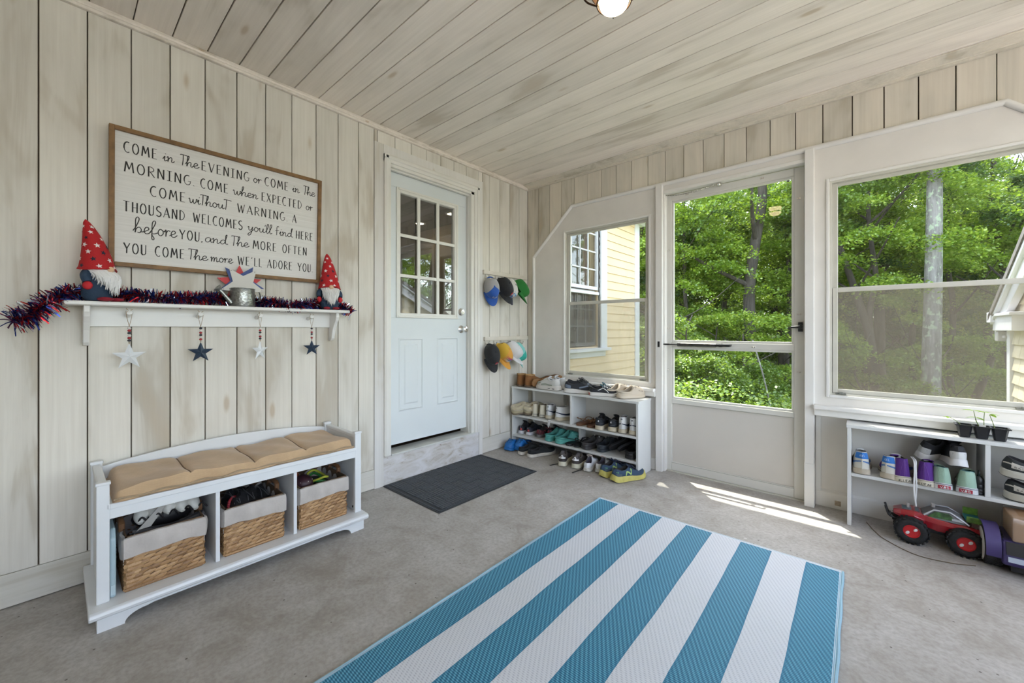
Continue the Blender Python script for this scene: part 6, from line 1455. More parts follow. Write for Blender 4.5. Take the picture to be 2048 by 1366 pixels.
def flipflop(label, x, y, z, head, colsole, colstrap, mirror=False, kind='flip_flop', rot=None, L=.255, slide=False, group=None):
    o = thing(kind, label, 'sandal', (x, y, z+.0008), (R(rot[0]) if rot else 0, R(rot[1]) if rot else 0, R(head)), group)
    if mirror: o.scale = (1, -1, 1)
    W_ = .046; n = 24; ts = [-1+2*k/(2*n) for k in range(2*n)]; b = MB(); rings = []
    for zz, ins in ((0,.003),(.003,0),(.016,0),(.019,.003)):
        ring = []
        for t in ts:
            s = (1-math.cos(PI*abs(t)))/2; w = W_*interp(s, CW)-ins; ring.append((s*L, (1 if t >= 0 else -1)*max(0, w)+.006*math.sin(PI*s), zz+.006*max(0, (s-.8)/.2)**2))
        rings.append(ring)
    b.loft(rings, True); so_ = b.build('footbed', colsole, o)
    if slide:
        b = MB(); g = []
        for i in range(5):
            x_ = lerp(.52, .80, i/4)*L; g.append([(x_, W_*1.0*math.cos(a)+.006, .010+.062*math.sin(a)**.8-.010*abs(i-2)*.3) for a in [PI*k/12 for k in range(13)]])
        b.sheet(g, 0, True, .006); b.build('strap', colstrap, o)
    else:
        b = MB(); toe = (.80*L, .010, .018)
        for sg in (-1, 1): b.tube(catmull([toe, (.72*L, .006+sg*.016, .045), (.58*L, sg*.038, .046), (.46*L, .004+sg*.042, .018)], 6), .0052, 8, flat=.6)
        b.tube([toe, (.79*L, .010, .040)], .004, 8); b.build('strap', colstrap, o)
        if kind == 'thong_sandal': b2 = MB(); b2.tube(catmull([(.46*L, -.038, .018), (.2*L, -.040, .055), (.04*L, 0, .062), (.2*L, .044, .055), (.46*L, .046, .018)], 6), .0045, 8, flat=.6); b2.build('heel_strap', colstrap, o)
    return o
# ================================================================ SHOE RACK (left) AND CUBBY (right)
M_rk = mat('rack_paint', (.64,.645,.63), .45, var=(4,.04))
def rack(nm, label, xa, xb, yf, yk, zt, shelves, dividers, org):
    r = thing(nm, label, 'shoe rack', org, world=True); t = .018
    b = MB(); b.box((xa-.004, yf-.002, zt-t), (xb+.004, yk, zt)); b.build('top', M_rk, r, bevel=.0015)
    for xx in (xa, xb-t):
        b = MB(); b.box((xx, yf, 0), (xx+t, yk, zt-t)); b.build('side', M_rk, r, bevel=.0015)
    for z in shelves:
        b = MB(); b.box((xa+t, yf, z-t), (xb-t, yk, z)); b.build('shelf', M_rk, r, bevel=.0015)
    for x, z0_, z1_, y0_, y1_ in dividers:
        b = MB(); b.box((x, y0_, z0_), (x+t, y1_, z1_)); b.build('divider', M_rk, r, bevel=.0015)
    return r
rack('shoe_rack', 'long white shoe rack under the small window, crowded with shoes', .030, 1.302, -.280, -.046, .575, (.308, .117), ((.692,.308,.557,-.279,-.047), (.692,.117,.290,-.140,-.047)), (.66,-.16,0))
rack('cubby_shelf', 'white cubby under the wide window with shoes and a toy car below', 2.505, 3.555, -.172, .038, .575, (.302,), ((3.022,.302,.557,-.171,.037),), (3.0,-.09,0))
ZT, ZM, ZL = .575, .308, .117
# ---- on top of the rack, left to right
shoe(P_boot, 'left boot of the tan suede pair standing at the left end of the rack top', .100, -.272, ZT, 84, group=None, cat='boot')
shoe(P_boot, 'right boot of the tan suede pair on the rack top, next to brown slippers', .190, -.268, ZT, 84, True, cat='boot')
shoe(P_mule, 'brown suede slipper propped on its side, beside the tan boots on the rack top', .285, -.268, ZT+.050, 72, cat='slipper', rot=(-72, 0))
shoe(P_mule, 'brown suede slipper tipped on its side, against the white chunky sneakers', .350, -.232, ZT+.050, 74, True, cat='slipper', rot=(-68, 0))
shoe(P_white_chunk, 'front one of the white chunky sneakers, toe pointing left on the rack top', .556, -.236, ZT, 170, group=None)
shoe(P_white_chunk, 'rear one of the white chunky sneakers, nearer the window on the rack top', .535, -.120, ZT, 172, True)
shoe(P_run, 'rear one of the black and blue running shoes on the rack top', .575, -.150, ZT, 26)
shoe(P_run, 'front one of the black and blue running shoes on the rack top, laces spilling over', .632, -.266, ZT, 26, True)
shoe(P_vanlow, 'rear one of the black skate shoes with white side stripe on the rack top', .835, -.165, ZT, 30)
shoe(P_vanlow, 'front one of the black skate shoes with orange heel label on the rack top', .872, -.264, ZT, 30, True)
shoe(P_crocb, 'left one of the beige clogs at the right end of the rack top', 1.010, -.225, ZT, 70, cat='clog')
shoe(P_crocb, 'right one of the beige clogs, at the very corner of the rack top', 1.122, -.252, ZT, 64, True, cat='clog')
# ---- middle shelf, left cell
shoe(P_fleece, 'left fleece slipper hanging over the left edge of the middle shelf', .088, -.345, ZM+.012, 66, cat='slipper', rot=(16,-4))
shoe(P_fleece, 'right fleece slipper leaning beside the cream canvas high-tops', .166, -.262, ZM+.014, 74, True, cat='slipper', rot=(20,-6))
shoe(P_canvas, 'left one of the cream canvas high-tops, heel outward on the middle shelf', .272, -.240, ZM, 106)
shoe(P_canvas, 'right one of the cream canvas high-tops, beside the white pair with navy swoosh', .348, -.236, ZM, 104, True)
shoe(P_blazer, 'white high-top with navy swoosh, left of its pair on the middle shelf left cell', .432, -.242, ZM, 100, extra=[('loose_lace', lacetail(loc((.432,-.242,ZM), 100, False, [(.470,-.235,ZM+.004),(.470,-.270,ZM+.004),(.468,-.2845,ZM-.002),(.467,-.285,ZM-.03),(.469,-.2845,ZM-.06)]), .006), sk_wht), ('loose_lace', lacetail(loc((.432,-.242,ZM), 100, False, [(.482,-.235,ZM+.004),(.481,-.270,ZM+.004),(.480,-.2845,ZM-.002),(.480,-.285,ZM-.02),(.479,-.2845,ZM-.042)]), .006), sk_wht)])
shoe(P_blazer, 'white high-top with navy swoosh turned sideways, beside the middle divider', .524, -.246, ZM, 72, True)
# ---- middle shelf, right cell
M_ffb = mat('brown_leather', (.13,.052,.020), .6); M_ffs = mat('brown_strap', (.21,.095,.035), .6)
flipflop('left one of the brown leather flip flops in the right cell of the middle shelf', .762, -.274, ZM, 76, M_ffb, M_ffs, kind='thong_sandal')
flipflop('right one of the brown leather flip flops, next to the black trefoil sneakers', .866, -.274, ZM, 80, M_ffb, M_ffs, True, kind='thong_sandal')
shoe(P_adiblk, 'left one of the black sneakers with white trefoil heels on the middle shelf', .976, -.300, ZM, 100)
shoe(P_adiblk, 'right one of the black sneakers with white trefoil heels, nearer the white high-tops', 1.073, -.275, ZM, 98, True)
shoe(P_blazer, 'white high-top with navy swoosh beside the black trefoil sneakers', 1.160, -.268, ZM, 98)
shoe(P_blazer, 'white high-top with navy swoosh at the right end of the middle shelf', 1.243, -.262, ZM, 98, True)
# ---- lower shelf
shoe(P_navyred, 'left one of the navy sneakers with red heel badges on the lower shelf', .105, -.240, ZL, 100)
shoe(P_navyred, 'right one of the navy sneakers with red heel badges on the lower shelf', .192, -.236, ZL, 96)
shoe(P_redblk, 'black and red striped shoe beside the navy sneakers on the lower shelf', .300, -.226, ZL, 84)
shoe(P_redblk, 'black and red striped shoe mostly hidden behind the teal clogs', .388, -.180, ZL, 86, True)
shoe(P_croct, 'left one of the teal clogs on the lower shelf', .440, -.276, ZL, 76, cat='clog')
shoe(P_croct, 'right one of the teal clogs, beside the black thong sandals', .552, -.282, ZL, 74, True, cat='clog')
flipflop('left one of the black strappy thong sandals on the lower shelf', .652, -.270, ZL, 76, sk_blk, sk_blk, kind='thong_sandal')
flipflop('right one of the black strappy thong sandals, half behind the charcoal clog', .722, -.262, ZL, 76, sk_blk, sk_blk, True, kind='thong_sandal', rot=(14,0))
shoe(P_crocg, 'charcoal clog with pale rivet on the lower shelf', .815, -.272, ZL, 72, cat='clog')
shoe(P_crocs, 'dark slate clog facing inward, middle of the right half of the lower shelf', .952, -.252, ZL, 80, cat='clog')
shoe(P_crocs, 'dark slate clog tucked behind its mate on the lower shelf', .900, -.140, ZL, 20, True, cat='clog', rot=None) if False else None
flipflop('left one of the black slides propped on edge on the lower shelf', 1.045, -.235, ZL+.042, 62, sk_blk, sk_blk, kind='slide_sandal', rot=(-58,-16), slide=True)
flipflop('right one of the black slides propped on edge, beside the black clog', 1.118, -.230, ZL+.042, 64, sk_blk, sk_blk, True, kind='slide_sandal', rot=(-52,-12), slide=True)
shoe(P_crock, 'black clog at the right end of the lower shelf', 1.218, -.262, ZL, 92, cat='clog')
# ---- on the floor
shoe(P_crocblue, 'left one of the small blue clogs on the floor by the board wall', .075, -.240, 0, -80, cat='clog')
shoe(P_crocblue, 'right one of the small blue clogs on the floor, behind the black sneakers', .172, -.180, 0, -86, True, cat='clog')
shoe(P_lowblk, 'left one of the black low sneakers with white soles on the floor', .268, -.450, 0, 80)
shoe(P_lowblk, 'right one of the black low sneakers with white soles, foremost on the floor', .372, -.452, 0, 74, True)
shoe(P_adisup, 'left one of the charcoal sneakers with white trefoil heel patches on the floor', .730, -.455, 0, 112, extra=[('loose_lace', lacetail(loc((.730,-.455,0), 112, False, [(.70,-.36,.02),(.675,-.40,.004),(.655,-.455,.004),(.645,-.50,.004)]), .006), sk_blk)])
shoe(P_adisup, 'right one of the charcoal sneakers with white trefoil heel patches on the floor', .836, -.430, 0, 106, True, extra=[('loose_lace', lacetail(loc((.836,-.430,0), 106, True, [(.875,-.33,.02),(.885,-.40,.004),(.880,-.46,.004),(.872,-.52,.004)]), .006), sk_blk)])
shoe(P_whitelow, 'left one of the white low sneakers on the floor', .944, -.425, 0, 104)
shoe(P_whitelow, 'right one of the white low sneakers, half behind the navy trail shoe', 1.020, -.385, 0, 100, True)
shoe(P_nb, 'rear one of the navy trail shoes with yellow soles on the floor', 1.090, -.450, 0, 78)
shoe(P_nb, 'front one of the navy trail shoes with yellow soles and lime side logo', 1.196, -.478, 0, 70, True)
# ---- cubby on the right : upper left cell
ZK = .302
shoe(P_blazerb, 'left one of the cream high-tops with blue heel tabs in the cubby', 2.570, -.180, ZK, 90, rot=(0,0))
shoe(P_blazerb, 'right one of the cream high-tops with blue heel tabs, turned outward', 2.668, -.180, ZK, 68, True)
shoe(P_purple, 'left one of the purple canvas high-tops, long white lace hanging down', 2.742, -.190, ZK, 106, extra=[('loose_lace', lacetail(loc((2.742,-.190,ZK), 106, False, [(2.775,-.12,ZK+.13),(2.782,-.185,ZK+.125),(2.781,-.205,ZK+.09),(2.783,-.210,ZK),(2.779,-.208,ZK-.08)]), .0032), sk_wht), ('loose_lace', lacetail(loc((2.742,-.190,ZK), 106, False, [(2.768,-.12,ZK+.13),(2.776,-.190,ZK+.122),(2.776,-.208,ZK+.07),(2.774,-.212,ZK-.02),(2.782,-.210,ZK-.105)]), .0032), sk_wht)])
shoe(P_purple, 'right one of the purple canvas high-tops, beside the mint suede pair', 2.812, -.192, ZK, 82, True)
shoe(P_vans, 'left one of the mint suede high-tops with red heel labels', 2.884, -.192, ZK, 95)
shoe(P_vans, 'right one of the mint suede high-tops, beside the small black pump bottle', 2.956, -.194, ZK, 82, True)
shoe(P_bwrun, 'black and white running shoe lying tilted on top of the purple high-tops', 2.800, -.080, ZK+.118, 44, rot=(20,-6))
shoe(P_bwrun, 'black and white running shoe standing heel outward above the mint high-tops', 2.935, -.188, ZK+.128, 96, True, rot=(0,4))
bt = thing('pump_bottle', 'small ribbed black bottle with loop top beside the mint high-tops', 'bottle', (3.005,-.150,ZK+.001)); b = MB()
b.lathe([(.0001,0),(.016,.001),(.017,.006),(.017,.012),(.0155,.014),(.017,.018),(.017,.028),(.0155,.030),(.017,.034),(.017,.05),(.0155,.052),(.017,.056),(.017,.078),(.010,.088),(.008,.092),(.0001,.092)], 20); b.build('body', M_black, bt)
b = MB(); b.tube([(0,.011*math.cos(a),.104+.013*math.sin(a)) for a in [2*PI*k/18 for k in range(18)]], .0032, 8, closed=True); b.build('loop', M_black, bt)
# upper right cell : black pair with bone panels, stacked
shoe(P_nbblk, 'upper one of the black sneakers with bone lettered panels in the right cell', 3.075, -.140, ZK+.115, -6, rot=(6,4))
shoe(P_nbblk, 'lower one of the black sneakers with bone lettered panels in the right cell', 3.090, -.125, ZK, -8, True, rot=None)
# ---- seedling pots on the cubby top
pt = thing('seedling_tray', 'black three-cell nursery pot with green seedlings on the right cubby', 'plant pot', (3.018,-.118,ZT+.001), (0,0,R(-2)))
M_pot = mat('pot_plastic', (.014,.014,.016), .3); M_soil = mat('potting_soil', (.045,.030,.020), .95, bump=(80,.8))
rim = MB()
for k in (-1, 0, 1):
    b = MB(); c_ = k*.058; rings = []
    for z, h in ((0,.018),(.004,.0195),(.050,.0265),(.060,.0285),(.060,.0268),(.046,.0245)):
        rings.append([(c_+sx*h+cx*.0, sy*h*1.05, z) for sx, sy, cx in ((-1,-.7,0),(-.7,-1,0),(.7,-1,0),(1,-.7,0),(1,.7,0),(.7,1,0),(-.7,1,0),(-1,.7,0))])
    b.loft(rings, False, True, 0, False); b.f.append([7-i for i in range(8)]); b.m.append(0); b.s.append(False); cell = b.build('cell', M_pot, pt)
    b = MB(); b.add([(c_+.024*math.cos(2*PI*i/12), .024*math.sin(2*PI*i/12), .047+.002*math.sin(i*2.1)) for i in range(12)]+[(c_,0,.050)], [(i,(i+1)%12,12) for i in range(12)], 0, True); b.build('soil', M_soil, cell)
b = MB(); b.box((-.092,-.033,.058), (.092,-.028,.063)); b.box((-.092,.028,.058), (.092,.033,.063)); b.box((-.092,-.028,.058), (-.084,.028,.063)); b.box((.084,-.028,.058), (.092,.028,.063)); b.box((-.032,-.03,.058), (-.026,.03,.062)); b.box((.026,-.03,.058), (.032,.03,.062)); b.build('rim', M_pot, pt, bevel=.001)
M_stem = mat('stem_green', (.16,.22,.05), .6)
M_seed = leaf_mat('seedling_leaf', [(0,(.14,.32,.02)),(1,(.34,.52,.05))], .5)
def leaf_blade(b, base, d, L, w, droop):
    d = Vector(d).normalized(); sd = d.cross(Vector((0,0,1))).normalized(); g = []
    for i in range(7):
        u = i/6; c = Vector(base)+d*L*u+Vector((0,0,-droop*u*u)); ww = w*math.sin(PI*min(1, u*.94+.05))**.8; g.append([c-sd*ww+Vector((0,0,.15*ww)), c, c+sd*ww+Vector((0,0,.15*ww))])
    b.sheet(g, 0, True)
for (x0_, pts, leaves) in ((-.062, [(-.062,0,.05),(-.085,-.004,.075),(-.11,-.006,.092)], [((-1,.1,.1),.026,.010),((-.4,-1,.15),.020,.008)]),
        (-.012, [(-.005,0,.05),(-.018,0,.09),(-.026,.0,.135)], [((-1,.2,.1),.042,.014),((1,-.3,.1),.036,.013)]), (-.006, [(-.005,0,.05),(-.018,0,.085),(-.020,.0,.102)], [((-1,.3,-.05),.036,.012),((1,-.5,-.1),.032,.012)]),
        (.02, [(.008,0,.05),(.008,.0,.10),(.010,0,.132)], [((1,.2,.1),.030,.012),((-.8,.6,.1),.026,.010)]), (.05, [(.045,0,.05),(.035,.0,.09),(.026,0,.122)], [((1,.1,.2),.034,.013),((.6,-.8,0),.030,.011)])):
    b = MB(); cp = catmull(pts, 5); b.tube(cp, [.0019-.0007*i/len(cp) for i in range(len(cp))], 6); st_ = b.build('stem', M_stem, pt)
    b = MB()
    for d, L, w in leaves: leaf_blade(b, pts[-1], d, L, w, .008)
    b.build('leaf', M_seed, st_)
b = MB(); b.box((-.008,-.005,.045), (.014,-.003,.068)); b.build('plant_tag', mat('tag_white', (.70,.66,.60), .6), pt)
# ================================================================ HOOK RAILS AND CAPS
M_rail = mat('rail_paint', (.66,.61,.53), .5, var=(9,.06)); M_hook = mat('hook_white', (.62,.58,.52), .4, metal=.2)
def rail(z, ya_, yb_, hooks, label):
    r = thing('hook_rail', label, 'hook rail', (0,(ya_+yb_)/2,z), group='hook rails by the house door')
    b = MB(); c = (ya_+yb_)/2; b.box((.001,ya_-c,-.018), (.022,yb_-c,.018)); b.build('board', M_rail, r, bevel=.003)
    for y in hooks:
        b = MB(); b.box((.004,y-c-.006,-.050), (.009,y-c+.006,-.016)); b.tube(catmull([(.008,y-c,-.040),(.022,y-c,-.052),(.036,y-c,-.050),(.042,y-c,-.036)], 5), .0035, 8); b.ball((.042,y-c,-.034), .0055, 10, 6); b.build('hook', M_hook, r)
HU = (-.605,-.480,-.385,-.275,-.110); HLw = (-.610,-.500,-.400,-.300,-.120)
rail(1.638, -.644, -.035, HU, 'upper hook rail holding four hanging caps beside the house door')
rail(1.036, -.631, -.019, HLw, 'lower hook rail holding four hanging caps near the shoe rack')
def cap(label, hook_y, hook_z, drop, yaw, tilt, roll, cols, logo=None, mesh=False, stripes=None, vis=.0):
    """cap local: x forward (brim), z up (crown top), origin at crown base centre; hung by its back strap, brim down"""
    crown_m, back_m, brim_m = cols
    o = thing('baseball_hat', label, 'hat', (.0,0,0), group='caps hanging by the house door')
    a, c2, hgt = .098, .076, .108
    def cr(ph, th):                     # ph azimuth 0 front, th 0 base .. 1 top
        k = math.cos(th*PI/2)**.62; f = .06*max(0, math.cos(ph))*math.sin(th*PI)
        return Vector((a*k*math.cos(ph)+f*.25, c2*k*math.sin(ph), hgt*math.sin(th*PI/2)**.85))
    def patch(p0, p1, nm, m, par, n=14):
        b = MB(); b.sheet([[cr(lerp(p0, p1, i/n), j/9) for j in range(10)] for i in range(n+1)], 0, True, .0022); return b.build(nm, m, par)
    fr_ = patch(-PI*.36, PI*.36, 'front_panel', crown_m, o); patch(PI*.36, PI*.88, 'side_panel', back_m, o, 10); patch(-PI*.88, -PI*.36, 'side_panel', back_m, o, 10)
    b = MB(); b.sheet([[cr(lerp(PI*.88, PI*1.12, i/8), lerp(.52, 1, j/5)) for j in range(6)] for i in range(9)], 0, True, .0022); b.build('back_panel', back_m, o)
    b = MB(); b.tube([cr(lerp(PI*.86, PI*1.14, i/8), .04)+Vector((-.003,0,.004)) for i in range(9)], .0065, 6, flat=.35); b.build('back_strap', back_m if not mesh else brim_m, o)
    b = MB(); g = []
    for i in range(9):
        u = i/8; row = []
        for j in range(17):
            v = -1+2*j/16; ph = v*PI*.40; e = cr(ph, 0); L = .075*math.cos(v*PI/2)**.55
            row.append((e.x+L*u*.98, e.y*(1+.10*u), -.003-.020*(v*v)*u*1.1-.010*u*u+.004))
        g.append(row)
    b.sheet(g, 0, True, .0028, flip=True); br_ = b.build('brim', brim_m, o)
    b = MB(); b.ball((0,0,hgt+.003), (.0075,.0075,.005), 12, 8); b.build('button', brim_m, o)
    f = lambda x, y: tuple(cr(x/.1, max(.02, y/.16))*1.0+cr(x/.1, max(.02, y/.16)).normalized()*.0035)
    if logo: logo(o, fr_, cr)
    if stripes:
        for q, m in enumerate(stripes):
            b = MB(); b.sheet([[cr(lerp(-PI*.34, PI*.34, i/14), .10+.14*q+.13*j/3+.0)*1.0+Vector((.0012,0,.0004)) for j in range(4)] for i in range(15)], 0, True, .0012); b.build('stripe', m, fr_)
    # orientation: brim down (-z), crown top away from the wall (+x), turned by yaw about the vertical, leaned by tilt
    base = Matrix(((0,0,1),(0,1,0),(-1,0,0)))          # local x->-z, y->y, z->+x
    M = Matrix.Rotation(R(roll), 3, 'X') @ Matrix.Rotation(R(yaw), 3, 'Z') @ Matrix.Rotation(R(tilt), 3, 'Y') @ base
    back = M @ Vector((-a-.002, 0, .004))
    pos = Vector((.044, hook_y, hook_z-.046))-back
    # push off the wall so nothing cuts into it
    low = min((pos+M @ p).x for p in [cr(2*PI*k/24, t/4) for k in range(24) for t in range(5)]+[Vector(p) for r_ in g for p in r_])
    if low < .004: pos.x += .004-low
    o.location = pos; o.rotation_euler = M.to_euler(); o.scale = (.96,.86,.82); return o
K = lambda n, c: mat('cap_'+n, c, .8, bump=(260,.12), sheen=.1)
k_blue, k_grey, k_blk, k_navy = K('royal_blue', (.018,.085,.36)), K('mesh_grey', (.34,.33,.33)), K('black', (.012,.012,.014)), K('navy', (.012,.014,.035))
k_green, k_gold, k_orange, k_white, k_aqua, k_pale = K('green', (.012,.16,.022)), K('gold', (.55,.33,.025)), K('orange', (.62,.29,.04)), K('white', (.62,.61,.61)), K('aqua', (.03,.38,.30)), K('aqua_pale', (.22,.55,.52))
k_dwht = K('off_white', (.56,.54,.50))
def text_logo(col, s_, scale, script_=False):
    def fn(o, par, cr):
        b = MB(); w = scale
        f = lambda x, y: tuple(cr(x/.085, min(.9, max(.03, .34+y/.15)))+Vector((.0035,0,.001)))
        if script_: script(b, s_, -w, w, 0, w*.9, lambda x, y: f(x, y), .11)
        else: caps(b, s_, w, -w, 0, w*.8, f, 1.2)
        for i, q in enumerate(b.f): b.f[i] = list(q)
        b.build('lettering', col, par)
    return fn
def badge(col, mark):
    def fn(o, par, cr):
        b = MB(); c0 = cr(0, .38)+Vector((.0035,0,.001)); v = [c0]+[cr(.25*math.cos(2*PI*i/16), .38+.16*math.sin(2*PI*i/16))+Vector((.003,0,.001)) for i in range(16)]
        b.add(v, [(0,1+i,1+(i+1)%16) for i in range(16)], 0, True); q = b.build('badge', col, par)
        b = MB(); f = lambda x, y: tuple(cr(x, .38+y)+Vector((.0048,0,.0012))); ribbon(b, [(-.16,-.02),(-.05,.03),(.05,-.02),(.16,.03)], .05, f); b.build('badge_mark', mark, par)
    return fn
k_red = K('badge_red', (.46,.02,.03))
def camo(o, par, cr):
    rnd = random.Random(2)
    for m, n in ((K('camo_blue', (.03,.13,.34)), 16), (K('camo_sky', (.16,.36,.55)), 12)):
        b = MB()
        for _ in range(n):
            p, t, s = rnd.uniform(-.95,.95), rnd.uniform(.05,.62), rnd.uniform(.06,.12); c0 = cr(p, t)*1.0+Vector((.003,0,.001)); v = [c0]+[cr(p+s*rnd.uniform(.6,1.4)*math.cos(i*PI/4), min(.95, max(.01, t+s*rnd.uniform(.5,1.0)*math.sin(i*PI/4))))+Vector((.0028,0,.001)) for i in range(8)]
            b.add(v, [(0,1+i,1+(i+1)%8) for i in range(8)], 0, True)
        b.build('camo_patch', m, par)
cap('royal blue cap with grey mesh back and white lettering, first on the upper rail', HU[0], 1.638, 0, -24, -8, 8, (k_blue, k_grey, k_blue), text_logo(k_white, 'Hopk', .034, True), True)
cap('black cap with round red badge on the upper rail', HU[1], 1.638, 0, 6, -26, 10, (k_blk, k_blk, k_blk), badge(k_red, k_white))
cap('off-white cap with blue camouflage front and navy brim on the upper rail', HU[2], 1.638, 0, 12, -24, -8, (k_dwht, k_dwht, k_navy), camo)
cap('green cap with its open back showing, last on the upper rail', HU[3], 1.638, 0, 48, -30, 6, (k_green, k_green, k_green))
cap('black cap with small red badge, first on the lower rail', HLw[0], 1.036, 0, -12, -20, 4, (k_blk, k_blk, k_blk), badge(k_red, k_white))
cap('gold and orange cap with coloured stripes on the lower rail', HLw[1], 1.036, 0, 14, -26, 10, (k_orange, k_gold, k_orange), None, False, (k_white, K('stripe_blue', (.05,.14,.30)), K('stripe_pink', (.42,.05,.14))))
cap('plain white cap with long brim on the lower rail', HLw[2], 1.036, 0, 30, -34, 16, (k_white, k_white, k_white))
cap('aqua and pale green cap, last on the lower rail', HLw[3], 1.036, 0, 46, -28, 0, (k_aqua, k_pale, k_pale))
# ================================================================ TOY BUGGY, RIDE-ON TOY, WIRE
M_cred = mat('buggy_red', (.33,.012,.022), .22, coat=.6); M_cgrey = mat('buggy_grey', (.17,.17,.18), .4); M_csil = mat('buggy_silver', (.56,.58,.62), .3, metal=.3); M_tyre = mat('toy_tyre', (.014,.014,.015), .75, bump=(120,.3)); M_wred = mat('wheel_red', (.50,.015,.02), .35); M_eye = mat('wheel_white', (.72,.72,.72), .4)
bg_ = thing('toy_buggy', 'red toy buggy with big black tyres under the right cubby', 'toy car', (2.862,-.125,.001), (0,0,R(0)))
# local: nose towards -x, near side -y
def hull(secs, name, m, par, cap_=True):
    b = MB(); b.loft([[(x, y, z) for y, z in pr] for x, pr in secs], cap_, True, 0, False); return b.build(name, m, par, bevel=.004)
def sec(w, zl, zm, zt, wt): return [(-w*.86,zl),(w*.86,zl),(w,zm),(wt,zt),(-wt,zt),(-w,zm)]
hull([(-.165,sec(.030,.118,.128,.142,.024)),(-.135,sec(.052,.110,.130,.152,.040)),(-.085,sec(.066,.108,.136,.158,.050)),(-.045,sec(.052,.088,.122,.150,.048)),(.0,sec(.058,.078,.118,.142,.052)),(.055,sec(.060,.080,.118,.136,.054)),(.09,sec(.068,.098,.124,.140,.056)),(.13,sec(.068,.100,.120,.134,.052)),(.158,sec(.060,.098,.112,.126,.046))], 'body', M_cred, bg_)
hull([(-.055,[(-.044,.148),(.044,.148),(.040,.156),(-.040,.156)]),(-.012,[(-.050,.140),(.050,.140),(.036,.186),(-.036,.186)]),(.045,[(-.052,.138),(.052,.138),(.036,.188),(-.036,.188)]),(.105,[(-.048,.136),(.048,.136),(.036,.158),(-.036,.158)])], 'cabin', M_cgrey, bg_)
b = MB()
for sg in (-1, 1):
    P_ = [(-.050,.0455,.151),(-.012,.0385,.184),(.045,.0385,.187),(.090,.046,.158),(.108,.048,.143)]; b.tube([(x, sg*(y+.004), z) for x, y, z in P_], .0042, 6); b.box((.050,sg*.044-.008,.150), (.092,sg*.044+.008,.160))
b.build('roof_pillar', M_csil, bg_)
for sg in (-1, 1):
    b = MB(); b.prism([(.146,-.038),(.178,-.012),(.179,.040),(.150,.066)], 1, sg*.0475-.0015, sg*.0475+.0015) if False else b.add([(-.036,sg*.0500,.147),(-.010,sg*.0432,.177),(.040,sg*.0432,.178),(.068,sg*.0505,.150)], [(0,1,2,3)]); b.build('window_decal', mat('decal_green', (.035,.10,.025), .3, var=(60,.8)), bg_)
b = MB(); b.box((-.13,-.030,.150), (-.065,.030,.157)); b.build('hood_panel', mat('hood_teal_grey', (.10,.15,.17), .4), bg_)
b = MB(); b.prism([(.156,-.112),(.156,-.096),(.178,-.104)], 1, -.004, .004) if False else b.box((-.112,-.004,.156), (-.100,.004,.182)); b.build('scoop', mat('scoop_grey', (.36,.33,.31), .5), bg_, bevel=.003)
b = MB(); b.box((-.020,-.006,.184), (-.004,.006,.206)); b.build('scoop', mat('scoop_grey', (.36,.33,.31), .5), bg_, bevel=.004)
b = MB(); b.tube(catmull([(-.150,-.022,.090),(-.182,-.026,.105),(-.196,-.028,.150)], 5), .0055, 6); b.tube(catmull([(-.150,.022,.090),(-.182,.026,.105),(-.196,.028,.150)], 5), .0055, 6); b.box((-.198,-.03,.135), (-.192,.03,.143)); b.box((-.178,-.03,.100), (-.172,.03,.108)); b.build('bumper', M_black, bg_)
sp = MB(); sp.box((.095,-.050,.166), (.150,.050,.172)); spo = sp.build('spoiler', mat('spoiler_teal', (.02,.17,.20), .35), bg_, bevel=.003)
for yy_, zz_ in ((-.055,.190), (.050,.205)):
    sp = MB(); sp.box((.098,yy_,.160), (.150,yy_+.005,zz_)); sp.build('end_plate', mat('spoiler_green', (.11,.22,.03), .35, var=(40,.6)), spo, bevel=.002)
sp = MB(); sp.box((.110,-.02,.130), (.120,-.012,.168)); sp.box((.110,.012,.130), (.120,.02,.168)); sp.build('strut', M_black, spo)
b = MB(); b.box((-.14,-.042,.062), (.14,.042,.092)); b.build('chassis', M_black, bg_, bevel=.006)
def wheel(cx, cyy, r, w, par, hub, steer=0):
    b = MB(); prof = [(r*.50,-w*.44),(r*.62,-w/2),(r*.82,-w*.49),(r*.95,-w*.38),(r,-w*.2),(r,w*.2),(r*.95,w*.38),(r*.82,w*.49),(r*.62,w/2),(r*.50,w*.44),(r*.50,-w*.44)]
    Mx = Matrix.Translation((cx,cyy,r)) @ Matrix.Rotation(R(steer), 4, 'Z') @ Matrix.Rotation(R(90), 4, 'X'); b.lathe(prof, 30, 0, Mx, caps=False)
    for k in range(20):
        a = 2*PI*k/20
        for sg in (-1, 1): b.box((r*.96,-.006,(.02 if sg > 0 else -w*.5)*1.0), (r*1.03,.006,(w*.5 if sg > 0 else -.02)), 0, Mx @ Matrix.Rotation(a+sg*.07, 4, 'Z')) if w > .045 else b.box((r*.96,-.005,-w*.42), (r*1.03,.005,w*.42), 0, Mx @ Matrix.Rotation(a, 4, 'Z'))
    t = b.build('wheel', M_tyre, par)
    b = MB(); b.lathe([(.0001,-w*.34),(r*.52,-w*.34),(r*.52,w*.40),(r*.47,w*.44),(r*.42,w*.36),(.0001,w*.34)], 28, 0, Mx); h_ = b.build('hub', hub, t)
    return Mx, h_
for cx, st in ((-.098,0), (.092,0)):
    for sg in (-1, 1):
        Mx, h_ = wheel(cx, sg*.078, .066, .056, bg_, M_wred, st)
        if sg < 0:
            b = MB()
            for e in (-1, 1): Me = Mx @ Matrix.Translation((e*.015,e*.010,.0205)) @ Matrix.Rotation(R(-35), 4, 'Z'); b.ball((0,0,0), (.0068,.0100,.003), 14, 8, 0, Me)
            b.build('hub_spot', M_eye, h_)
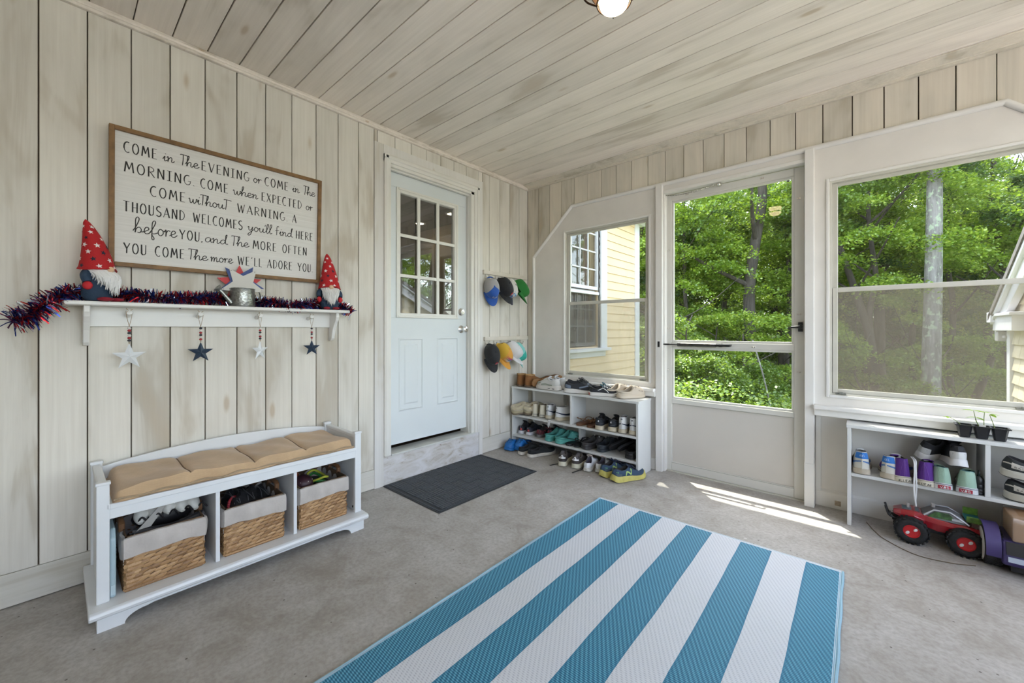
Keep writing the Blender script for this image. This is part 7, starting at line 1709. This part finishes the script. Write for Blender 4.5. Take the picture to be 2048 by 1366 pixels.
# purple ride-on toy facing the room with a carton on it, cut by the right edge of the picture
M_pur = mat('purple_plastic', (.055,.040,.15), .4, var=(8,.15)); M_ftyre = mat('ride_tyre', (.016,.014,.014), .8, bump=(60,.4)); M_wwall = mat('flap_white', (.58,.57,.54), .5)
rd = thing('ride_on_toy', 'purple ride-on toy with fat white-walled tyre at the right edge', 'toy car', (3.30,-.205,.001))
# local: front towards -y; wheels on both x ends
def rwheel(x, y, r, w, out_):
    Mx = Matrix.Translation((x,y,r)) @ Matrix.Rotation(R(90), 4, 'Y'); b = MB()
    b.lathe([(r*.45,-w/2),(r*.88,-w/2),(r*.98,-w*.40),(r,-w*.25),(r,w*.25),(r*.98,w*.40),(r*.88,w/2),(r*.45,w/2),(r*.45,-w/2)], 32, 0, Mx, caps=False)
    for k in range(26):
        for q in (-1, 1): b.box((r*.97,-.005,q*w*.23-w*.17), (r*1.025,.005,q*w*.23+w*.17), 0, Mx @ Matrix.Rotation(2*PI*(k+.25*q)/26, 4, 'Z'))
    t = b.build('wheel', M_ftyre, rd); b = MB(); s_ = out_
    b.lathe([(.0001,s_*w*.52),(r*.84,s_*w*.52),(r*.90,s_*w*.46),(r*.84,s_*w*.40),(.0001,s_*w*.40)], 30, 0, Mx); b.build('white_wall', M_wwall, t)
rwheel(-.264, .0, .088, .062, -1); rwheel(.190, .0, .088, .062, 1)
b = MB(); g = []
for i in range(15):                                    # curved fender over the wheel, tip standing up at the back
    a = R(lerp(118, -6, i/14)); rr_ = .104+.012*math.sin(PI*i/14); w0 = -.296+.030*(i/14)**1.5*0; g.append([(lerp(-.300+.006*i/14, -.248, j/5), -rr_*math.cos(a-R(0))*1.0 if False else -rr_*math.sin(R(lerp(-25,100,i/14))), .088+rr_*math.cos(R(lerp(-25,100,i/14)))) for j in range(6)])
b.sheet(g, 0, True, .006, flip=True); b.build('fender', M_pur, rd)
b = MB(); b.prism([(.12,.045),(-.105,.045),(-.118,.062),(-.112,.100),(-.100,.150),(.12,.150)], 0, -.246, .228); b.build('shell', M_pur, rd, bevel=.008, seg=3)
b = MB(); b.prism([(-.120,.068),(-.1215,.068),(-.1185,.090),(-.117,.090)], 0, -.232, .19); b.build('white_stripe', mat('stripe_pale', (.46,.52,.62), .5), rd)
b = MB(); b.prism([(-.1145,.098),(-.1175,.098),(-.1045,.152),(-.1,.152)], 0, -.236, .19); gr_ = b.build('grille', mat('grille_black', (.018,.016,.016), .6), rd)
b = MB()
for k in range(9): b.tube([(-.17+.045*k,-.1180,.100),(-.135+.045*k,-.1055,.150)], .0018, 4)
b.build('grille_rib', M_black, gr_)
b = MB(); b.box((-.22,-.095,.02), (.16,.10,.046)); b.build('underside', M_black, rd)
cb = thing('cardboard_box', 'brown cardboard box in clear plastic on the purple ride-on toy', 'box', (3.315,-.205,.1515))
b = MB(); b.box((-.228,-.085,.001), (.20,.095,.105)); b.build('carton', mat('kraft_card', (.36,.21,.105), .75, var=(12,.12)), cb, bevel=.006)
b = MB(); rnd = random.Random(9); rings = []
for z, e in ((.0,.012),(.04,.010),(.085,.014),(.112,.006),(.118,-.02)):
    rings.append([(x+sx*e+.004*math.sin(31*z+9*x+17*y_), y_+sy*e+.003*math.sin(40*z+21*x), z+.003*math.sin(33*x+20*y_)) for x, y_, sx, sy in [(lerp(-.228,.20,q/14),-.085,0,-1) for q in range(15)]+[(.20,lerp(-.085,.095,q/6),1,0) for q in range(1,7)]+[(lerp(.20,-.228,q/14),.095,0,1) for q in range(1,15)]+[(-.228,lerp(.095,-.085,q/6),-1,0) for q in range(1,6)]])
b.loft(rings, False)
def wrap_mat():
    m = bpy.data.materials.new('clear_plastic_wrap'); m.use_nodes = True; n, l = m.node_tree.nodes, m.node_tree.links; n.remove(n['Principled BSDF'])
    t = n.new('ShaderNodeBsdfTransparent'); g = n.new('ShaderNodeBsdfGlossy'); g.inputs['Roughness'].default_value = .18; d = n.new('ShaderNodeBsdfDiffuse'); d.inputs['Color'].default_value = (.6,.58,.55,1)
    m1 = n.new('ShaderNodeMixShader'); m1.inputs[0].default_value = .5; l.new(g.outputs[0], m1.inputs[1]); l.new(d.outputs[0], m1.inputs[2]); m2 = n.new('ShaderNodeMixShader'); m2.inputs[0].default_value = .16
    l.new(t.outputs[0], m2.inputs[1]); l.new(m1.outputs[0], m2.inputs[2]); l.new(m2.outputs[0], n['Material Output'].inputs['Surface']); return m
b.build('plastic_wrap', wrap_mat(), cb)
b = MB(); b.tube(catmull([(2.588,-.065,.003),(2.62,-.17,.003),(2.662,-.258,.003),(2.768,-.353,.003),(2.887,-.344,.003),(2.974,-.300,.003)], 8), .0018, 6)
o = b.build('thin_cord', mat('cord_brown', (.14,.10,.06), .8)); tag(o, 'thin brown cord curving across the floor below the cubby', 'cord')
b = MB(); b.box((2.440,.0395,.022), (2.470,.0425,.052)); o = b.build('outlet_patch', mat('patch_tan', (.42,.34,.25), .7, var=(60,.3))); o.name = 'trim_14'; tag(o, 'small torn patch low on the white baseboard', 'trim', kind='structure')
# ---------------------------------------------------------------- tidy
for o in bpy.data.objects:
    if '_org' in o: del o['_org']
